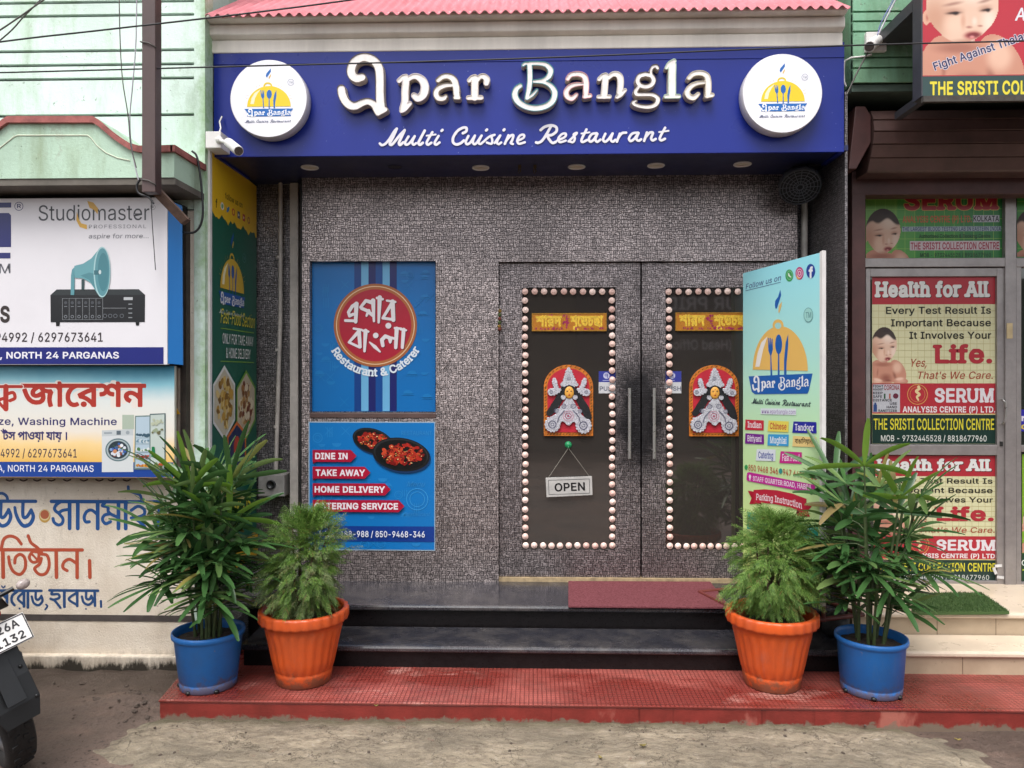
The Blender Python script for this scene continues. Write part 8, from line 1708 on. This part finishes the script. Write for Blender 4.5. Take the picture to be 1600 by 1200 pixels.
m = MB(); m.prism([(-.12, -.24, .845), (-.12, .25, .80), (-.12, .52, .80), (-.12, .52, .86), (-.12, .22, .86), (-.12, -.22, .905)], (.24, 0, 0)); m.build('seat', M('seat_vinyl', '#151516', .5, .1, 20), bk_, bevel=.025, local=True)
m = MB(); m.ball((0, .74, .88), (.15, .25, .12), 18, 12); m.build('fuel_tank', M('tank_black', '#101114', .2, .05, 10), bk_, local=True)
m = MB(); m.box(-.15, .15, .48, .86, .28, .62); m.box(-.09, .09, .6, .9, .6, .76); m.build('engine', ENG, bk_, bevel=.03, local=True)
m = MB(); m.tube([(.13, .8, .55), (.15, .7, .32), (.15, .5, .31), (.16, .22, .34)], [.022, .026, .042, .044], 12); m.build('exhaust', CHR, bk_, local=True)
m = MB()
for sx_ in (-1, 1): m.tube([(sx_ * .09, 0, .305), (sx_ * .09, .48, .38)], .02, 8); m.tube([(sx_ * .10, .02, .32), (sx_ * .09, .12, .72)], .024, 8); m.tube([(sx_ * .08, 1.28, .305), (sx_ * .08, 1.0, 1.0)], .024, 8)
m.tube([(0, .3, .74), (0, .95, .92), (0, .85, .45), (0, .5, .35)], .025, 8); m.build('frame', ENG, bk_, local=True)
m = MB(); m.tube([(-.34, .84, 1.02), (-.2, .95, 1.03), (.2, .95, 1.03), (.34, .84, 1.02)], .014, 8); m.build('handlebar', BLP, bk_, local=True)
m = MB(); m.ball((0, 1.08, .90), (.09, .08, .09), 16, 10); m.build('headlight', M('lamp_glass', '#C9C9CC', .1), bk_, local=True)
m = MB(); arc_shell(m, 1.28, .305, .335, 20, 150, .06, .06); m.build('front_mudguard', BLP, bk_, local=True)

# writing on the board across the street, seen reversed in the glass
m = MB(); inkq = M('opposite_lettering', '#D9D5DC', .6)
for tx_, x0_, x1_, zz, cap in (('OUR PRIDE', 4.6, 2.6, 3.05, .26), ('Habra(Head Office Barasat)', 4.85, 1.9, 2.2, .2), ('GIF (CC)', 1.85, 1.0, 2.62, .22)):
    V, T = text_mesh(tx_, .02); xs = [p[0] for p in V]; s = (x1_ - x0_) / (max(xs) - min(xs)); m.add([(x0_ + (x - min(xs)) * s, -6.343, zz + y * cap / .727) for x, y in V], T)
m.build('signboard_lettering', inkq, sb)

# loose stones and rubble by the end of the pavement
RUBB = M('rubble', '#5E5148', .9, .3, 30, .6, 60); r = random.Random(12); first_st = None
for i in range(70):
    u, v = r.gauss(200, 34), r.gauss(1098, 15)
    if v > 1128 or v < 1060 or u > 243 + max(0, (1100 - v) * .8) - 3: continue
    p = PZ(u, v, -.004); s = .004 + .013 * r.random() ** 2
    m = MB(); m.ball((0, 0, 0), 1.0, 6, 4, 0, False); m.v = [tuple(c * r.uniform(.75, 1.2) for c in q_) for q_ in m.v]
    if first_st is None or i % 6 == 0: o = first_st = m.build('stone', RUBB)
    else: o = first_st.copy(); COL.objects.link(o)
    o.location = (p.x, p.y, p.z + ground_z(p.x, p.y) + .006); o.scale = (s * r.uniform(.9, 2.0), s, s * .5); o.rotation_euler = (r.uniform(-.3, .3), r.uniform(-.3, .3), r.uniform(0, 6)); tag(o, 'small dark lump of broken asphalt beside the end of the red pavement', 'stone', 'broken asphalt lumps')

r = random.Random(31)
for i in range(46):   # grit and pebbles lying about the road
    u, v = r.uniform(60, 1600), r.uniform(1136, 1198)
    if i % 3 == 0: u, v = r.uniform(60, 235), r.uniform(1065, 1195)
    p = PZ(u, v, .0); s = r.uniform(.003, .008); o = first_st.copy(); COL.objects.link(o); on = inside((p.x, p.y), poly_)
    o.location = (p.x, p.y, (.012 if on else ground_z(p.x, p.y)) + s * .3); o.scale = (s * r.uniform(.8, 1.6), s, s * .7); o.rotation_euler = (0, 0, r.uniform(0, 6)); tag(o, 'tiny pebble lying loose on the road in front of the red pavement', 'pebble', 'pebbles on the road'); o.name = 'pebble'
DRY = M('dry_leaf', '#8A7A3E', .7, .3, 30)
for u, v, a, L, lab in ((1005, 1166, .3, .035, 'small dry leaf on the concrete below the right door'), (938, 1185, 2.1, .028, 'curled dry leaf near the bottom edge of the concrete'), (1497, 1157, -.2, .030, 'narrow yellow leaf on the wet ground right of the concrete'), (588, 1104, .2, .022, 'tiny pale leaf on the front edge of the red pavement')):
    z = ZPL + .003 if v < 1110 else .018; c = PZ(u, v, z); m = MB(); vs = []
    for i in range(7): t_ = i / 6; ww = L * .26 * sin(pi * (.08 + .9 * t_)); q = c + Vector((cos(a), sin(a), 0)) * L * (t_ - .5) + Vector((0, 0, .006 * abs(t_ - .5) * 2)); n_ = Vector((-sin(a), cos(a), 0)); vs += [q - n_ * ww + Vector((0, 0, .004)), q, q + n_ * ww + Vector((0, 0, .004))]
    m.add(vs, [(i * 3 + k, i * 3 + k + 1, i * 3 + k + 4, i * 3 + k + 3) for i in range(6) for k in (0, 1)], 0, True); o = m.build('fallen_leaf', DRY); tag(o, lab, 'leaf')

b = thing('dried_garland', 'short dried flower garland hanging at the left edge of the door frame', 'garland', P(781, 516, YW - .01))
m = MB()
for k, (v, mi_) in enumerate(((486, 0), (492, 1), (498, 2), (504, 1), (510, 0), (514, 2))): m.ball(P(780.5 + random.uniform(-1, 1), v, YW - .012), (.012, .010, .012), 8, 6, mi_)
m.build('flowers', [M('dry_marigold', '#8A6A22', .8, .3, 60), M('dry_green', '#4A5A2A', .8, .3, 60), M('dry_red', '#7A3A2A', .8, .3, 60)], b)
m = MB(); m.tube([P(780.5, 478, YW - .004), P(780.5, 516, YW - .012)], .0015, 5); m.build('thread', M('string', '#A29D92'), b)
m = MB(); c = PZ(1306, 1000, ZPL + .10); r = random.Random(4)
m.ball((0, 0, 0), (.075, .07, .075), 22, 14); m.v = [tuple(Vector(q) * (1 + .13 * sin(q[0] * 90 + 2 * sin(q[2] * 70)) * sin(q[1] * 80 + q[2] * 50)) + c) for q in m.v]
c.z = ZTR + .06; o = m.build('black_bag', M('dark_sack', '#26282A', .6, .4, 60, .6, 120)); o.location = (0, 0, ZTR + .066 - (ZPL + .10)); tag(o, 'small crumpled dark bag on the lower black step behind the right blue pot', 'bag')
